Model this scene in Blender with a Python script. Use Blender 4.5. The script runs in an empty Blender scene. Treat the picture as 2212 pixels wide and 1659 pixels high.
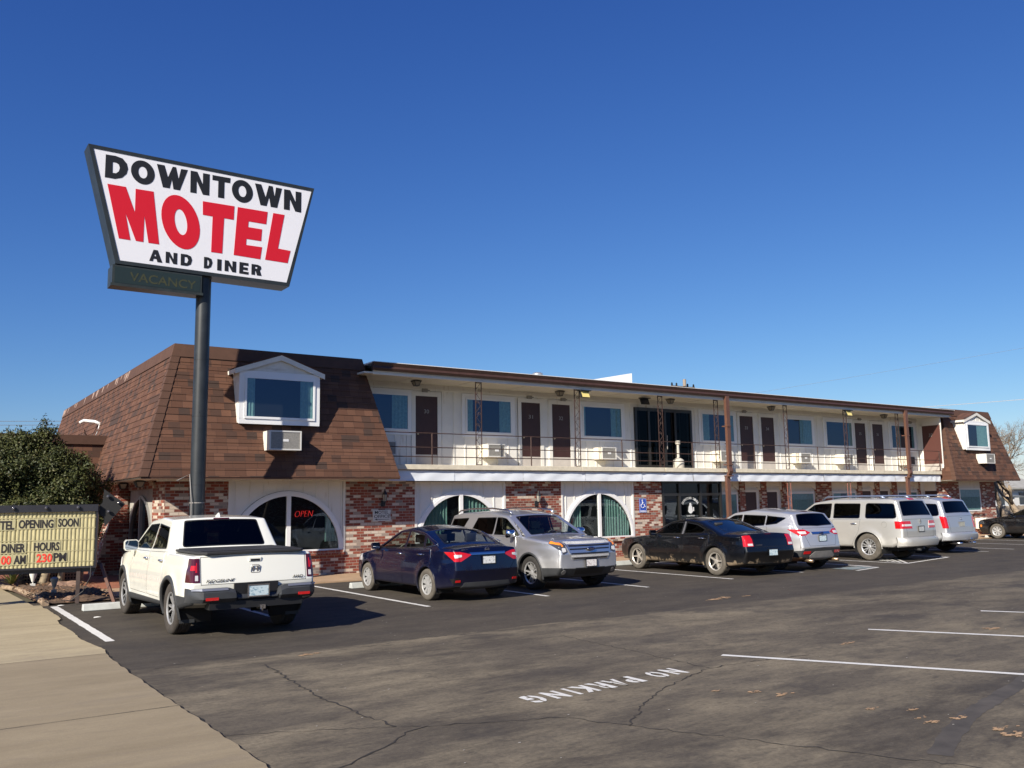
import bpy, bmesh, math, random
import numpy as np
from mathutils import Vector, Matrix
random.seed(7); np.random.seed(7)
SC = bpy.context.scene; COL = SC.collection
# ------------------------------------------------------------ camera, sky, sun
cam_d = bpy.data.cameras.new('camera'); cam = bpy.data.objects.new('camera', cam_d); COL.objects.link(cam)
cam_d.sensor_width = 36; cam_d.lens = 36*1920/2212; cam_d.clip_end = 3000; cam_d.clip_start = .1
r_ = Vector((.8246198,-.5654785,-.0153702)); u_ = Vector((-.0623952,-.1179268,.9910601)); f_ = Vector((.5622358,.8162887,.1325279))
cam.matrix_world = Matrix(((r_.x,u_.x,-f_.x,0),(r_.y,u_.y,-f_.y,0),(r_.z,u_.z,-f_.z,1.85),(0,0,0,1)))
SC.camera = cam
SUN = Vector((-1.5,-.75,1.0)).normalized()
w = bpy.data.worlds.new('World'); SC.world = w; w.use_nodes = True
nt = w.node_tree; bg = nt.nodes['Background']
sky = nt.nodes.new('ShaderNodeTexSky'); sky.sky_type = 'NISHITA'; sky.sun_disc = False
sky.sun_elevation = math.asin(SUN.z); sky.sun_rotation = math.atan2(SUN.x, SUN.y)
sky.altitude = 0; sky.air_density = 1.0; sky.dust_density = .25; sky.ozone_density = 6.0
sr_ = nt.nodes.new('ShaderNodeSeparateColor'); cr_ = nt.nodes.new('ShaderNodeCombineColor'); nt.links.new(sky.outputs[0], sr_.inputs[0])
for i_,(k_,g_) in enumerate(((1.55,1.42),(1.21,1.21),(1.11,.84))):   # deeper, cleaner winter blue: k*(c*sky)^g/c
    m1=nt.nodes.new('ShaderNodeMath'); m1.operation='MULTIPLY'; m1.inputs[1].default_value=.0878; nt.links.new(sr_.outputs[i_],m1.inputs[0])
    m2=nt.nodes.new('ShaderNodeMath'); m2.operation='POWER'; m2.inputs[1].default_value=g_; nt.links.new(m1.outputs[0],m2.inputs[0])
    m3=nt.nodes.new('ShaderNodeMath'); m3.operation='MULTIPLY'; m3.inputs[1].default_value=k_/.0878; nt.links.new(m2.outputs[0],m3.inputs[0]); nt.links.new(m3.outputs[0],cr_.inputs[i_])
nt.links.new(cr_.outputs[0], bg.inputs[0]); bg.inputs[1].default_value = .06
sl = bpy.data.lights.new('sun','SUN'); so = bpy.data.objects.new('sun', sl); COL.objects.link(so)
sl.energy = 5.0; sl.angle = math.radians(.5); sl.color = (1,.92,.79)
so.rotation_euler = SUN.to_track_quat('Z','Y').to_euler()
SC.view_settings.view_transform = 'Standard'; SC.view_settings.look = 'None'
SC.view_settings.exposure = .55; SC.view_settings.gamma = 1
SC.cycles.max_bounces = 8; SC.cycles.transparent_max_bounces = 12; SC.cycles.caustics_reflective = False
# ------------------------------------------------------------ materials
def newmat(name):
    m = bpy.data.materials.new(name); m.use_nodes = True
    return m, m.node_tree, m.node_tree.nodes['Principled BSDF']
def N(t, typ, **kw):
    n = t.nodes.new(typ)
    for k,v in kw.items():
        if k[0]=='i' and k[1:].isdigit(): n.inputs[int(k[1:])].default_value = v
        else: setattr(n,k,v)
    return n
def mix(t, fac, a, b, blend='MIX'):
    n = t.nodes.new('ShaderNodeMix'); n.data_type='RGBA'; n.blend_type=blend
    for s,v in ((0,fac),(6,a),(7,b)):
        if hasattr(v,'is_linked'): t.links.new(v, n.inputs[s])
        elif s==0: n.inputs[0].default_value = v
        else: n.inputs[s].default_value = (*v,1)
    return n.outputs[2]
def noise(t, scale, detail=3, rough=.55, co=None, stretch=None):
    n = N(t,'ShaderNodeTexNoise'); n.inputs['Scale'].default_value=scale; n.inputs['Detail'].default_value=detail; n.inputs['Roughness'].default_value=rough
    if co is None: co = N(t,'ShaderNodeTexCoord').outputs['Object']
    if stretch:
        m = N(t,'ShaderNodeMapping'); m.inputs['Scale'].default_value = stretch[:3]
        if len(stretch)>3: m.inputs['Location'].default_value = (stretch[3],)*3
        t.links.new(co,m.inputs[0]); co = m.outputs[0]
    t.links.new(co, n.inputs['Vector']); return n.outputs['Fac']
def ramp(t, fac, p0, p1, v0=0, v1=1):
    n = N(t,'ShaderNodeMapRange'); n.inputs[1].default_value=p0; n.inputs[2].default_value=p1; n.inputs[3].default_value=v0; n.inputs[4].default_value=v1
    t.links.new(fac,n.inputs[0]); return n.outputs[0]
def bump(t, bs, h, strength=.3, dist=.01):
    b = N(t,'ShaderNodeBump'); b.inputs['Strength'].default_value=strength; b.inputs['Distance'].default_value=dist
    t.links.new(h,b.inputs['Height']); t.links.new(b.outputs[0], bs.inputs['Normal'])
MATS = {}
def P(name, col, rough=.6, metal=0, var=0, vs=3, b=0, bsc=40, coat=0, spec=.5, emit=None, dirt=None, stretch=None):
    if name in MATS: return MATS[name]
    m,t,bs = newmat(name)
    bs.inputs['Base Color'].default_value=(*col,1); bs.inputs['Roughness'].default_value=rough; bs.inputs['Metallic'].default_value=metal
    bs.inputs['Coat Weight'].default_value=coat; bs.inputs['Coat Roughness'].default_value=.03; bs.inputs['Specular IOR Level'].default_value=spec
    c = None
    if var:
        f = noise(t, vs, 6, .62, stretch=stretch)
        c = mix(t, ramp(t,f,.3,.7), tuple(x*(1-var) for x in col), tuple(min(1,x*(1+var)) for x in col))
    if dirt: # (colour, scale, threshold, stretch)
        f = noise(t, dirt[1], 7, .65, stretch=dirt[3] if len(dirt)>3 else None)
        c = mix(t, ramp(t,f,dirt[2],dirt[2]+.14), c if c is not None else col, dirt[0])
    if c is not None: t.links.new(c, bs.inputs['Base Color'])
    if b: bump(t, bs, noise(t,bsc,4), b, .01)
    if emit: bs.inputs['Emission Color'].default_value=(*emit[0],1); bs.inputs['Emission Strength'].default_value=emit[1]
    MATS[name]=m; return m
def glass(name, tint=(.5,.55,.55), refl=.12, rcol=(1,1,1), rough=.0):
    if name in MATS: return MATS[name]
    m,t,bs = newmat(name); out = t.nodes['Material Output']; t.nodes.remove(bs)
    tr = N(t,'ShaderNodeBsdfTransparent'); tr.inputs[0].default_value=(*tint,1)
    gl = N(t,'ShaderNodeBsdfGlossy'); gl.inputs['Roughness'].default_value=rough; gl.inputs['Color'].default_value=(*rcol,1)
    lw = N(t,'ShaderNodeLayerWeight'); lw.inputs[0].default_value=.5
    pw = N(t,'ShaderNodeMath',operation='POWER'); pw.inputs[1].default_value=5; t.links.new(lw.outputs['Facing'],pw.inputs[0])
    mr = ramp(t, pw.outputs[0], 0, 1, refl, 1)
    mx = N(t,'ShaderNodeMixShader'); t.links.new(mr,mx.inputs[0]); t.links.new(tr.outputs[0],mx.inputs[1]); t.links.new(gl.outputs[0],mx.inputs[2])
    t.links.new(mx.outputs[0], out.inputs[0]); MATS[name]=m; return m
def brickmat(name, bw, bh, cols, mortar, msize, off=.5, b=.5, extra=None, rough=.85, sq=None, exm=.22):
    m,t,bs = newmat(name); uv = N(t,'ShaderNodeTexCoord').outputs['UV']
    br = N(t,'ShaderNodeTexBrick'); br.offset=off
    if sq: br.squash=sq[0]; br.squash_frequency=sq[1]
    br.inputs['Color1'].default_value=(0,0,0,1); br.inputs['Color2'].default_value=(1,1,1,1); br.inputs['Mortar'].default_value=(0,0,0,1)
    br.inputs['Scale'].default_value=1; br.inputs['Mortar Size'].default_value=msize; br.inputs['Mortar Smooth'].default_value=.1
    br.inputs['Brick Width'].default_value=bw; br.inputs['Row Height'].default_value=bh
    t.links.new(uv, br.inputs['Vector'])
    cr = N(t,'ShaderNodeValToRGB'); cr.color_ramp.interpolation='CONSTANT'
    e = cr.color_ramp.elements; 
    while len(e)<len(cols): e.new(.5)
    for i,(p,c) in enumerate(cols): e[i].position=p; e[i].color=(*c,1)
    t.links.new(br.outputs['Color'], cr.inputs[0])
    c = mix(t, ramp(t,noise(t,9,5,.7,co=uv),.45,.8,0,exm), cr.outputs[0], (.5,.42,.36) if extra is None else extra)
    c = mix(t, ramp(t,noise(t,60,3,.6,co=uv),.35,.7,0,.35), c, tuple(.5*x for x in cols[0][1]))
    c = mix(t, br.outputs['Fac'], c, mortar); t.links.new(c, bs.inputs['Base Color'])
    bs.inputs['Roughness'].default_value=rough
    h = ramp(t, br.outputs['Fac'], 0,1,1,0); 
    mm = N(t,'ShaderNodeMath',operation='ADD'); t.links.new(h,mm.inputs[0]); t.links.new(ramp(t,noise(t,50,4,co=uv),0,1,0,.4),mm.inputs[1])
    bump(t, bs, mm.outputs[0], b, .006); MATS[name]=m; return m
RED=(.24,.048,.028); RED2=(.30,.075,.04); RED3=(.15,.036,.025)
M_BRICK = brickmat('brick', .215,.076,[(0,RED),(.24,RED2),(.38,(.62,.52,.42)),(.48,RED3),(.60,(.22,.19,.17)),(.66,RED),(.80,(.66,.58,.48)),(.92,(.34,.28,.235))],(.36,.29,.235),.006)
M_SHING = brickmat('shingle', .255,.186,[(0,(.098,.043,.025)),(.2,(.126,.057,.033)),(.42,(.068,.034,.023)),(.55,(.104,.045,.026)),(.75,(.145,.066,.039)),(.9,(.050,.030,.023))],(.045,.022,.016),.0035,off=.37,b=.35,extra=(.13,.065,.04),rough=.92,sq=(1.2,3))
M_CAP = P('ridge_cap',(.085,.041,.026),.85,var=.15,vs=4,b=.2,bsc=60)
M_WHITE = P('white_paint',(.74,.71,.64),.55,var=.06,vs=2,b=.05,bsc=20,dirt=((.5,.45,.37),1.3,.58,(.6,.6,2.5)))
M_VINYL = P('white_vinyl',(.8,.8,.8),.35)
M_CREAM = P('cream_siding',(.74,.725,.68),.6,var=.05,vs=2,dirt=((.5,.44,.36),2.2,.6,(2.5,2.5,.35)))
M_FASC = P('fascia_metal',(.76,.79,.83),.45,var=.03,vs=1,dirt=((.6,.58,.52),1.2,.62,(1,1,2)))
M_BROWN = P('brown_metal',(.065,.034,.025),.42,var=.15,vs=5)
M_RAIL = P('rail_iron',(.055,.028,.022),.6,var=.3,vs=12)
M_DOOR = P('door_brown',(.048,.02,.017),.5,var=.1,vs=6)
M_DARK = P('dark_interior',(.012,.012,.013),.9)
M_CURT = P('curtain_teal',(.30,.50,.44),.8,var=.2,vs=14)
M_PANE = glass('window_glass',(.62,.68,.72),.11,(.42,.58,.85))
M_PANED = glass('window_glass_dark',(.5,.55,.55),.05,(.7,.8,.9))
M_LIP = P('slab_concrete',(.68,.61,.47),.75,var=.12,vs=5,b=.2,bsc=30,dirt=((.36,.27,.18),3,.6,(1,1,3)))
M_SOFF = P('soffit_paint',(.62,.58,.5),.7,var=.04,vs=2)
M_BLACKM = P('black_metal',(.02,.022,.024),.38,var=.25,vs=4)
M_BLACK = P('black_paint',(.012,.012,.013),.5)
M_GREY = P('grey_grille',(.24,.23,.21),.6,var=.2,vs=30)
M_ACW = P('unit_housing',(.76,.70,.58),.5,var=.06,vs=6,dirt=((.5,.33,.2),3,.62))
M_ROOF = P('roof_membrane',(.8,.8,.78),.5)
M_NUM = P('number_metal',(.30,.28,.26),.4)
# ------------------------------------------------------------ mesh helpers
ORG = {}
def tag(o, label=None, cat=None, group=None, kind=None):
    if label: o['label']=label
    if cat: o['category']=cat
    if group: o['group']=group
    if kind: o['kind']=kind
    return o
def thing(name, loc, label, cat, group=None, rz=0, local=False):
    o = bpy.data.objects.new(name, None); COL.objects.link(o); o.empty_display_size=.2
    o.location = loc; o.rotation_euler=(0,0,rz)
    ORG[o.name] = Vector((0,0,0)) if local else Vector(loc)
    return tag(o,label,cat,group)
class MB:
    def __init__(s): s.v=[]; s.f=[]; s.m=[]; s.mi=0
    def add(s, vs, fs):
        o=len(s.v); s.v += [tuple(v) for v in vs]; s.f += [tuple(i+o for i in f) for f in fs]; s.m += [s.mi]*len(fs); return s
    def box(s,x0,x1,y0,y1,z0,z1):
        return s.add([(x0,y0,z0),(x1,y0,z0),(x1,y1,z0),(x0,y1,z0),(x0,y0,z1),(x1,y0,z1),(x1,y1,z1),(x0,y1,z1)],
                     [(0,3,2,1),(4,5,6,7),(0,1,5,4),(1,2,6,5),(2,3,7,6),(3,0,4,7)])
    def quad(s,*p): return s.add(p,[tuple(range(len(p)))])
    def prism(s, pts, d):   # pts: planar polygon, d: extrusion vector
        n=len(pts); d=Vector(d); a=[Vector(p) for p in pts]; b=[p+d for p in a]
        return s.add(a+b,[tuple(range(n))[::-1], tuple(range(n,2*n))]+[(i,(i+1)%n,n+(i+1)%n,n+i) for i in range(n)])
    def tube(s, path, r, n=8, cap=True):
        path=[Vector(p) for p in path]; rs = r if isinstance(r,(list,tuple)) else [r]*len(path)
        vs=[]; prev=None
        for i,p in enumerate(path):
            d=(path[min(i+1,len(path)-1)]-path[max(i-1,0)])
            if d.length<1e-9: d=Vector((0,0,1))
            d.normalize()
            a = prev if prev is not None else (Vector((0,0,1)) if abs(d.z)<.9 else Vector((1,0,0)))
            x=d.cross(a).cross(d); 
            if x.length<1e-6: x=d.orthogonal()
            x.normalize(); prev=x; y=d.cross(x)
            for k in range(n):
                t=2*math.pi*k/n; vs.append(p+(x*math.cos(t)+y*math.sin(t))*rs[i])
        fs=[(i*n+k,i*n+(k+1)%n,(i+1)*n+(k+1)%n,(i+1)*n+k) for i in range(len(path)-1) for k in range(n)]
        if cap: fs += [tuple(range(n))[::-1], tuple(range((len(path)-1)*n,len(path)*n))]
        return s.add(vs,fs)
    def lathe(s, prof, c, axis='z', n=16, ang0=0, cap=True):   # prof [(r,h)]
        c=Vector(c); vs=[]
        for (r,h) in prof:
            for k in range(n):
                t=2*math.pi*k/n+ang0; a,b=r*math.cos(t),r*math.sin(t)
                vs.append(c+Vector({'z':(a,b,h),'y':(a,h,b),'x':(h,a,b)}[axis]))
        fs=[(i*n+k,i*n+(k+1)%n,(i+1)*n+(k+1)%n,(i+1)*n+k) for i in range(len(prof)-1) for k in range(n)]
        if cap: fs += [tuple(range(n))[::-1], tuple(range((len(prof)-1)*n,len(prof)*n))]
        return s.add(vs,fs)
    def sphere(s,c,r,n=10,sc=(1,1,1)):
        prof=[(max(1e-4,r*math.sin(math.pi*i/n)),-r*math.cos(math.pi*i/n)) for i in range(n+1)]
        o=len(s.v); s.lathe(prof,(0,0,0),'z',n*2)
        for i in range(o,len(s.v)):
            v=s.v[i]; s.v[i]=(c[0]+v[0]*sc[0],c[1]+v[1]*sc[1],c[2]+v[2]*sc[2])
        return s
    def build(s, name, mat, parent=None, smooth=False, bevel=0, label=None, sub=False, weld=True, smooth_angle=None):
        me=bpy.data.meshes.new(name); org = ORG.get(parent.name, Vector()) if parent else Vector()
        if parent and parent.name not in ORG: org=Vector()
        me.from_pydata([(v[0]-org.x,v[1]-org.y,v[2]-org.z) for v in s.v],[],s.f)
        for m in (mat if isinstance(mat,(list,tuple)) else [mat]): me.materials.append(m)
        me.polygons.foreach_set('material_index', s.m)
        if weld or bevel:
            bm=bmesh.new(); bm.from_mesh(me)
            if weld: bmesh.ops.remove_doubles(bm, verts=bm.verts, dist=1e-5)
            bmesh.ops.recalc_face_normals(bm, faces=bm.faces)
            if bevel: bmesh.ops.bevel(bm, geom=[e for e in bm.edges if len(e.link_faces)==2 and e.calc_face_angle(0)>.6], offset=bevel, segments=2, affect='EDGES', profile=.5, clamp_overlap=True)
            bm.to_mesh(me); bm.free()
        # metric box UVs
        uvl=me.uv_layers.new(name='uv'); nl=len(me.loops)
        co=np.empty(len(me.vertices)*3); me.vertices.foreach_get('co',co); co=co.reshape(-1,3)+np.array(org)
        li=np.empty(nl,dtype=np.int32); me.loops.foreach_get('vertex_index',li)
        pn=np.empty(len(me.polygons)*3); me.polygons.foreach_get('normal',pn); pn=np.abs(pn.reshape(-1,3))
        lt=np.empty(len(me.polygons),dtype=np.int32); me.polygons.foreach_get('loop_total',lt)
        pi=np.repeat(np.arange(len(lt)),lt); c=co[li]; q=pn[pi]
        hor=q[:,2]>.8; xs=q[:,0]>q[:,1]
        uvs=np.where(hor[:,None],c[:,[0,1]],np.where(xs[:,None],c[:,[1,2]],c[:,[0,2]]))
        uvl.data.foreach_set('uv',uvs.astype(np.float32).ravel())
        if smooth or smooth_angle:
            me.polygons.foreach_set('use_smooth',[True]*len(me.polygons))
            if smooth_angle:
                try: me.set_sharp_from_angle(angle=math.radians(smooth_angle))
                except Exception: pass
        o=bpy.data.objects.new(name,me); COL.objects.link(o)
        if parent: o.parent=parent; ORG[o.name]=org
        else: ORG[o.name]=Vector()
        if label: o['label']=label
        return o
def rbox(*a): return MB().box(*a)
def struct(o, kind='structure'): o['kind']=kind; return o
_tc={}
def text_polys(s, extr=.004, bold=0, shear=0):
    cu=bpy.data.curves.new('t','FONT'); cu.body=s; cu.extrude=extr; cu.offset=bold; cu.shear=shear; cu.resolution_u=3; cu.align_x='CENTER'
    o=bpy.data.objects.new('t',cu); COL.objects.link(o); dg=bpy.context.evaluated_depsgraph_get()
    me=bpy.data.meshes.new_from_object(o.evaluated_get(dg)); vs=[tuple(v.co) for v in me.vertices]; fs=[tuple(p.vertices) for p in me.polygons]
    bpy.data.objects.remove(o); bpy.data.curves.remove(cu); bpy.data.meshes.remove(me); return vs,fs
def add_text(mb, s, c, du, dv, w, h, bold=0, shear=0, thick=.004):
    """text centred at c, u direction du, up direction dv, fitted to w x h"""
    vs,fs=text_polys(s,.5,bold,shear); xs=[v[0] for v in vs]; ys=[v[1] for v in vs]
    x0,x1,y0,y1=min(xs),max(xs),min(ys),max(ys); c=Vector(c);du=Vector(du).normalized();dv=Vector(dv).normalized(); dn=du.cross(dv)
    W = w if w else h*(x1-x0)/(y1-y0)
    out=[c+du*((v[0]-(x0+x1)/2)/(x1-x0)*W)+dv*((v[1]-(y0+y1)/2)/(y1-y0)*h)+dn*(v[2]*2*thick) for v in vs]
    mb.add(out,fs); return mb
def shape_polys(loops, extr):
    cu=bpy.data.curves.new('t','CURVE'); cu.dimensions='2D'; cu.fill_mode='BOTH'; cu.extrude=extr
    for lp in loops:
        sp=cu.splines.new('POLY'); sp.points.add(len(lp)-1); sp.use_cyclic_u=True
        for i,(x,y) in enumerate(lp): sp.points[i].co=(x,y,0,1)
    o=bpy.data.objects.new('t',cu); COL.objects.link(o); dg=bpy.context.evaluated_depsgraph_get()
    me=bpy.data.meshes.new_from_object(o.evaluated_get(dg)); vs=[tuple(v.co) for v in me.vertices]; fs=[tuple(p.vertices) for p in me.polygons]
    bpy.data.objects.remove(o); bpy.data.curves.remove(cu); bpy.data.meshes.remove(me); return vs,fs

# ------------------------------------------------------------ ground
def ground():
    m,t,bs=newmat('asphalt'); oc=N(t,'ShaderNodeTexCoord').outputs['Object']
    big=noise(t,.22,5,.6,co=oc,stretch=(.7,1.6,1)); mid=noise(t,1.3,7,.72,co=oc,stretch=(.6,1.7,1)); fine=noise(t,26,4,.7,co=oc); sp=noise(t,120,2,.5,co=oc)
    sep=N(t,'ShaderNodeSeparateXYZ'); t.links.new(oc,sep.inputs[0])
    yy=N(t,'ShaderNodeMath',operation='ADD'); t.links.new(sep.outputs[1],yy.inputs[0]); t.links.new(ramp(t,mid,.2,.8,-.35,.35),yy.inputs[1])
    new=ramp(t,yy.outputs[0],11.15,11.3)          # newer, darker surface along the stalls
    c=mix(t,ramp(t,big,.35,.65),(.062,.051,.039),(.118,.099,.075))
    c=mix(t,ramp(t,mid,.38,.7,0,.75),c,(.165,.138,.102))
    far=ramp(t,sep.outputs[0],9,16,1,.55)
    dm=N(t,'ShaderNodeMath',operation='MULTIPLY'); t.links.new(ramp(t,noise(t,.42,7,.72,co=oc,stretch=(.8,2.2,1,7.3)),.44,.66,0,.95),dm.inputs[0]); t.links.new(far,dm.inputs[1])
    c=mix(t,dm.outputs[0],c,(.27,.225,.155))       # tan dust
    cn=mix(t,ramp(t,mid,.4,.75),(.050,.042,.035),(.086,.073,.058))
    c=mix(t,ramp(t,new,0,1,0,.85),c,cn)
    g7=noise(t,7,6,.75,co=oc,stretch=(.8,1.5,1)); c=mix(t,ramp(t,g7,.5,.68,0,.5),c,(.036,.031,.028)); c=mix(t,ramp(t,noise(t,11,6,.78,co=oc,stretch=(.7,1.4,1,5)),.56,.7,0,.45),c,(.19,.165,.13))
    c=mix(t,ramp(t,fine,.4,.75,0,.45),c,(.03,.028,.027)); c=mix(t,ramp(t,sp,.62,.75,0,.5),c,(.2,.185,.165))
    dk=noise(t,.55,5,.7,co=oc,stretch=(1,1.4,1,31)); c=mix(t,ramp(t,dk,.54,.66,0,.6),c,(.042,.037,.035))
    t.links.new(c,bs.inputs['Base Color']); bs.inputs['Roughness'].default_value=.88; bs.inputs['Specular IOR Level'].default_value=.25
    h=mix(t,.5,fine,sp); bump(t,bs,h,.5,.012)
    m_asph=m
    mb=MB(); mb.quad((2.2,-60,0),(140,-60,0),(140,20.9,0),(2.2,20.9,0)); struct(mb.build('parking_lot',m))
    mb=MB(); mb.quad((44.6,20.9,0),(140,20.9,0),(140,60,0),(44.6,60,0)); struct(mb.build('side_lot',m))
    # terrain sheet to the horizon
    g=P('dry_grass',(.10,.085,.05),.95,var=.35,vs=.6,b=.3,bsc=8)
    mb=MB(); mb.quad((-900,-900,-.03),(1500,-900,-.03),(1500,1500,-.03),(-900,1500,-.03)); struct(mb.build('ground',g))
    mb=MB(); mb.quad((-26,-200,-.012),(-8,-200,-.012),(-8,200,-.012),(-26,200,-.012)); struct(mb.build('road',P('road_asphalt',(.06,.056,.053),.9,var=.2,vs=2)))
    # concrete sidewalk / drive with irregular edge
    m,t,bs=newmat('tan_concrete'); oc=N(t,'ShaderNodeTexCoord').outputs['Object']
    a=noise(t,.9,6,.65,co=oc,stretch=(.5,1.8,1)); f=noise(t,30,5,.7,co=oc); s=noise(t,110,2,.5,co=oc)
    sep=N(t,'ShaderNodeSeparateXYZ'); t.links.new(oc,sep.inputs[0])
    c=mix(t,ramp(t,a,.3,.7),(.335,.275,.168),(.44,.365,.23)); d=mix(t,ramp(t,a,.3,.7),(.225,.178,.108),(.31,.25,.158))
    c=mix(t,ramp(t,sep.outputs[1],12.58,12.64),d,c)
    st=noise(t,.7,6,.7,co=oc,stretch=(.35,3.2,1,3)); c=mix(t,ramp(t,st,.56,.7,0,.35),c,(.19,.155,.12))
    st=noise(t,.5,6,.7,co=oc,stretch=(1,1,1,13)); c=mix(t,ramp(t,st,.55,.72,0,.3),c,(.2,.16,.125))
    c=mix(t,ramp(t,noise(t,6,7,.75,co=oc,stretch=(.5,1.6,1,9)),.5,.72,0,.35),c,(.17,.135,.095))
    c=mix(t,ramp(t,f,.45,.8,0,.35),c,(.2,.155,.11)); c=mix(t,ramp(t,s,.63,.75,0,.4),c,(.55,.48,.38))
    t.links.new(c,bs.inputs['Base Color']); bs.inputs['Roughness'].default_value=.9; bump(t,bs,f,.25,.008)
    M_CONC=m; MATS['conc']=m
    ex=[]; y=19.75
    rnd=random.Random(3); x=2.45
    while y>-20:
        tgt=2.42 if y>17 else 2.29; x=tgt+.55*(x-tgt)+rnd.uniform(-.018,.018); ex.append((x+(.09*math.exp(-((y-13)/.5)**2)) ,y)); y-=rnd.uniform(.08,.22)
    mb=MB()
    for (a,b) in zip(ex,ex[1:]): mb.quad((-8,a[1],.02),(-8,b[1],.02),(b[0],b[1],.02),(a[0],a[1],.02))
    mb.quad((-8,30,.02),(-8,19.75,.02),(2.3,19.75,.02),(2.0,30,.02))
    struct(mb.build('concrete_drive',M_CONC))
    # dark broken joint where the slab meets the asphalt
    dk=P('joint_dark',(.018,.016,.014),.95); mb=MB()
    for (a,b) in zip(ex,ex[1:]):
        if a[1]<12.9 or rnd.random()<.45:
            w0=.015+.02*rnd.random(); mb.quad((a[0]-.004,a[1],.008),(b[0]-.004,b[1],.008),(b[0]+w0,b[1],.008),(a[0]+w0*rnd.uniform(.5,1.3),a[1],.008))
    for (y0,x0,x1) in ((12.6,-1,2.36),(8.9,-2,2.3),(16.3,-1,2.35)):
        xx=x0
        while xx<x1:
            nx=min(x1,xx+.3); ww=.006 if y0==12.6 else .004; mb.quad((xx,y0-ww,.024),(nx,y0-ww+rnd.uniform(-.004,.004),.024),(nx,y0+ww,.024),(xx,y0+ww,.024)); xx=nx
    struct(mb.build('slab_joint',dk))
    # motel walk
    wk=P('walk_concrete',(.40,.27,.165),.85,var=.18,vs=2,b=.2,bsc=30)
    mb=rbox(3.9,44.6,20.6,23.6,-.02,.03); struct(mb.build('sidewalk',wk))
    red=P('red_paving',(.30,.115,.065),.85,var=.25,vs=3,b=.2,bsc=30)
    mb=rbox(-3,5.4,24.6,46,-.02,.035); mb.box(3.9,5.4,22.6,24.6,-.02,.0345); struct(mb.build('red_walkway',red))
    # planting bed
    soil=P('soil',(.105,.066,.042),.98,var=.5,vs=6,b=1,bsc=18)
    nx,ny=26,44; vs=[];fs=[]
    for j in range(ny+1):
        for i in range(nx+1):
            x=2.45+(1.5-.0)*i/nx+ (0 if j>4 else .0); y=19.85+(24.7-19.85)*j/ny
            edge=min(i,nx-i,j,ny-j)/3; z=.03+min(1,edge)*(.07+.05*math.sin(x*5+y*3)+rnd.uniform(-.025,.03)); vs.append((x-(.2*(j/ny)),y,z))
    for j in range(ny):
        for i in range(nx): a=j*(nx+1)+i; fs.append((a,a+1,a+nx+2,a+nx+1))
    mb=MB(); mb.add(vs,fs); struct(mb.build('planting_bed',soil,smooth=True))
    mb=MB(); mb.quad((-8,24.6,.0),(2.3,24.6,.0),(2.3,46,.0),(-8,46,.0))
    # leaf litter and small rubble: countless
    lit=P('leaf_litter',(.23,.13,.07),.95,var=.5,vs=20); mb=MB()
    for k in range(900):
        x=rnd.uniform(2.3,3.9); y=rnd.uniform(19.7,24.8); s=rnd.uniform(.012,.04); z=.1+.05*rnd.random(); a=rnd.uniform(0,6.3); tl=rnd.uniform(-.02,.02)
        mb.quad((x+s*math.cos(a),y+s*math.sin(a),z+tl),(x-s*math.sin(a)*.6,y+s*math.cos(a)*.6,z),(x-s*math.cos(a),y-s*math.sin(a),z-tl),(x+s*math.sin(a)*.6,y-s*math.cos(a)*.6,z+.01))
    struct(mb.build('leaf_litter',lit,weld=False),'stuff')
    # cracks
    def crack(pts,w0,nm='asphalt_crack',z=.004,mat=None,jit=.03):
        path=[]
        for a,b in zip(pts,pts[1:]):
            n=max(2,int(math.dist(a,b)/.07))
            for k in range(n):
                t_=k/n; path.append((a[0]+(b[0]-a[0])*t_+rnd.uniform(-jit,jit),a[1]+(b[1]-a[1])*t_+rnd.uniform(-jit,jit)))
        path.append(pts[-1]); mb=MB(); L=[];R=[]
        for i,p in enumerate(path):
            q=path[min(i+1,len(path)-1)]; o=path[max(0,i-1)]; d=Vector((q[0]-o[0],q[1]-o[1])); d.normalize(); n_=Vector((-d.y,d.x)); ww=w0*.5*rnd.uniform(.3,1.4) if w0<.05 else w0*rnd.uniform(.85,1.05)
            L.append((p[0]+n_.x*ww,p[1]+n_.y*ww,z)); R.append((p[0]-n_.x*ww,p[1]-n_.y*ww,z))
        for i in range(len(path)-1): mb.quad(L[i],R[i],R[i+1],L[i+1])
        struct(mb.build(nm,mat or P('crack_dark',(.030,.026,.023),.95)))
    crack([(3.7,10.6),(3.59,9.4),(3.51,8.5),(3.53,7.76),(3.57,6.98)],.02)
    crack([(3.57,6.98),(3.81,6.83),(4.42,6.58),(4.89,6.36),(5.08,5.91),(5.4,5.25),(5.81,4.38),(6.14,3.66),(6.6,2.6)],.011)
    crack([(2.5,6.0),(2.76,6.17),(3.05,6.38),(3.28,6.51),(3.54,6.76),(3.8,6.84)],.017)
    crack([(2.6,11.2),(3.83,11.5),(4.25,11.07),(4.76,10.98),(6.13,11.22),(7.79,11.12),(9.5,11.18),(12,11.6)],.011)
    crack([(2.3,7.6),(2.89,7.34),(3.57,6.98)],.009)
    crack([(5.12,5.8),(5.75,6.3),(6.51,6.78),(7.54,7.17),(8.24,7.17),(9.05,7.01)],.014)
    crack([(7.79,10.2),(7.68,8.83),(7.54,7.17)],.011)
    crack([(9.5,11.18),(11.5,9.6),(13,9.2)],.008)
    seal=P('sealed_patch',(.070,.060,.051),.9,var=.4,vs=2.5)
    for b in ([(6.3,3.8),(6.9,4.05),(7.67,4.32),(9.42,4.72),(12,5.6)],): crack(b,.09,'sealed_crack',.0025,seal,.004)
    # dried mud / leaf stains
    stm=P('orange_mud',(.42,.27,.15),.95,var=.25,vs=25); 
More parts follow.
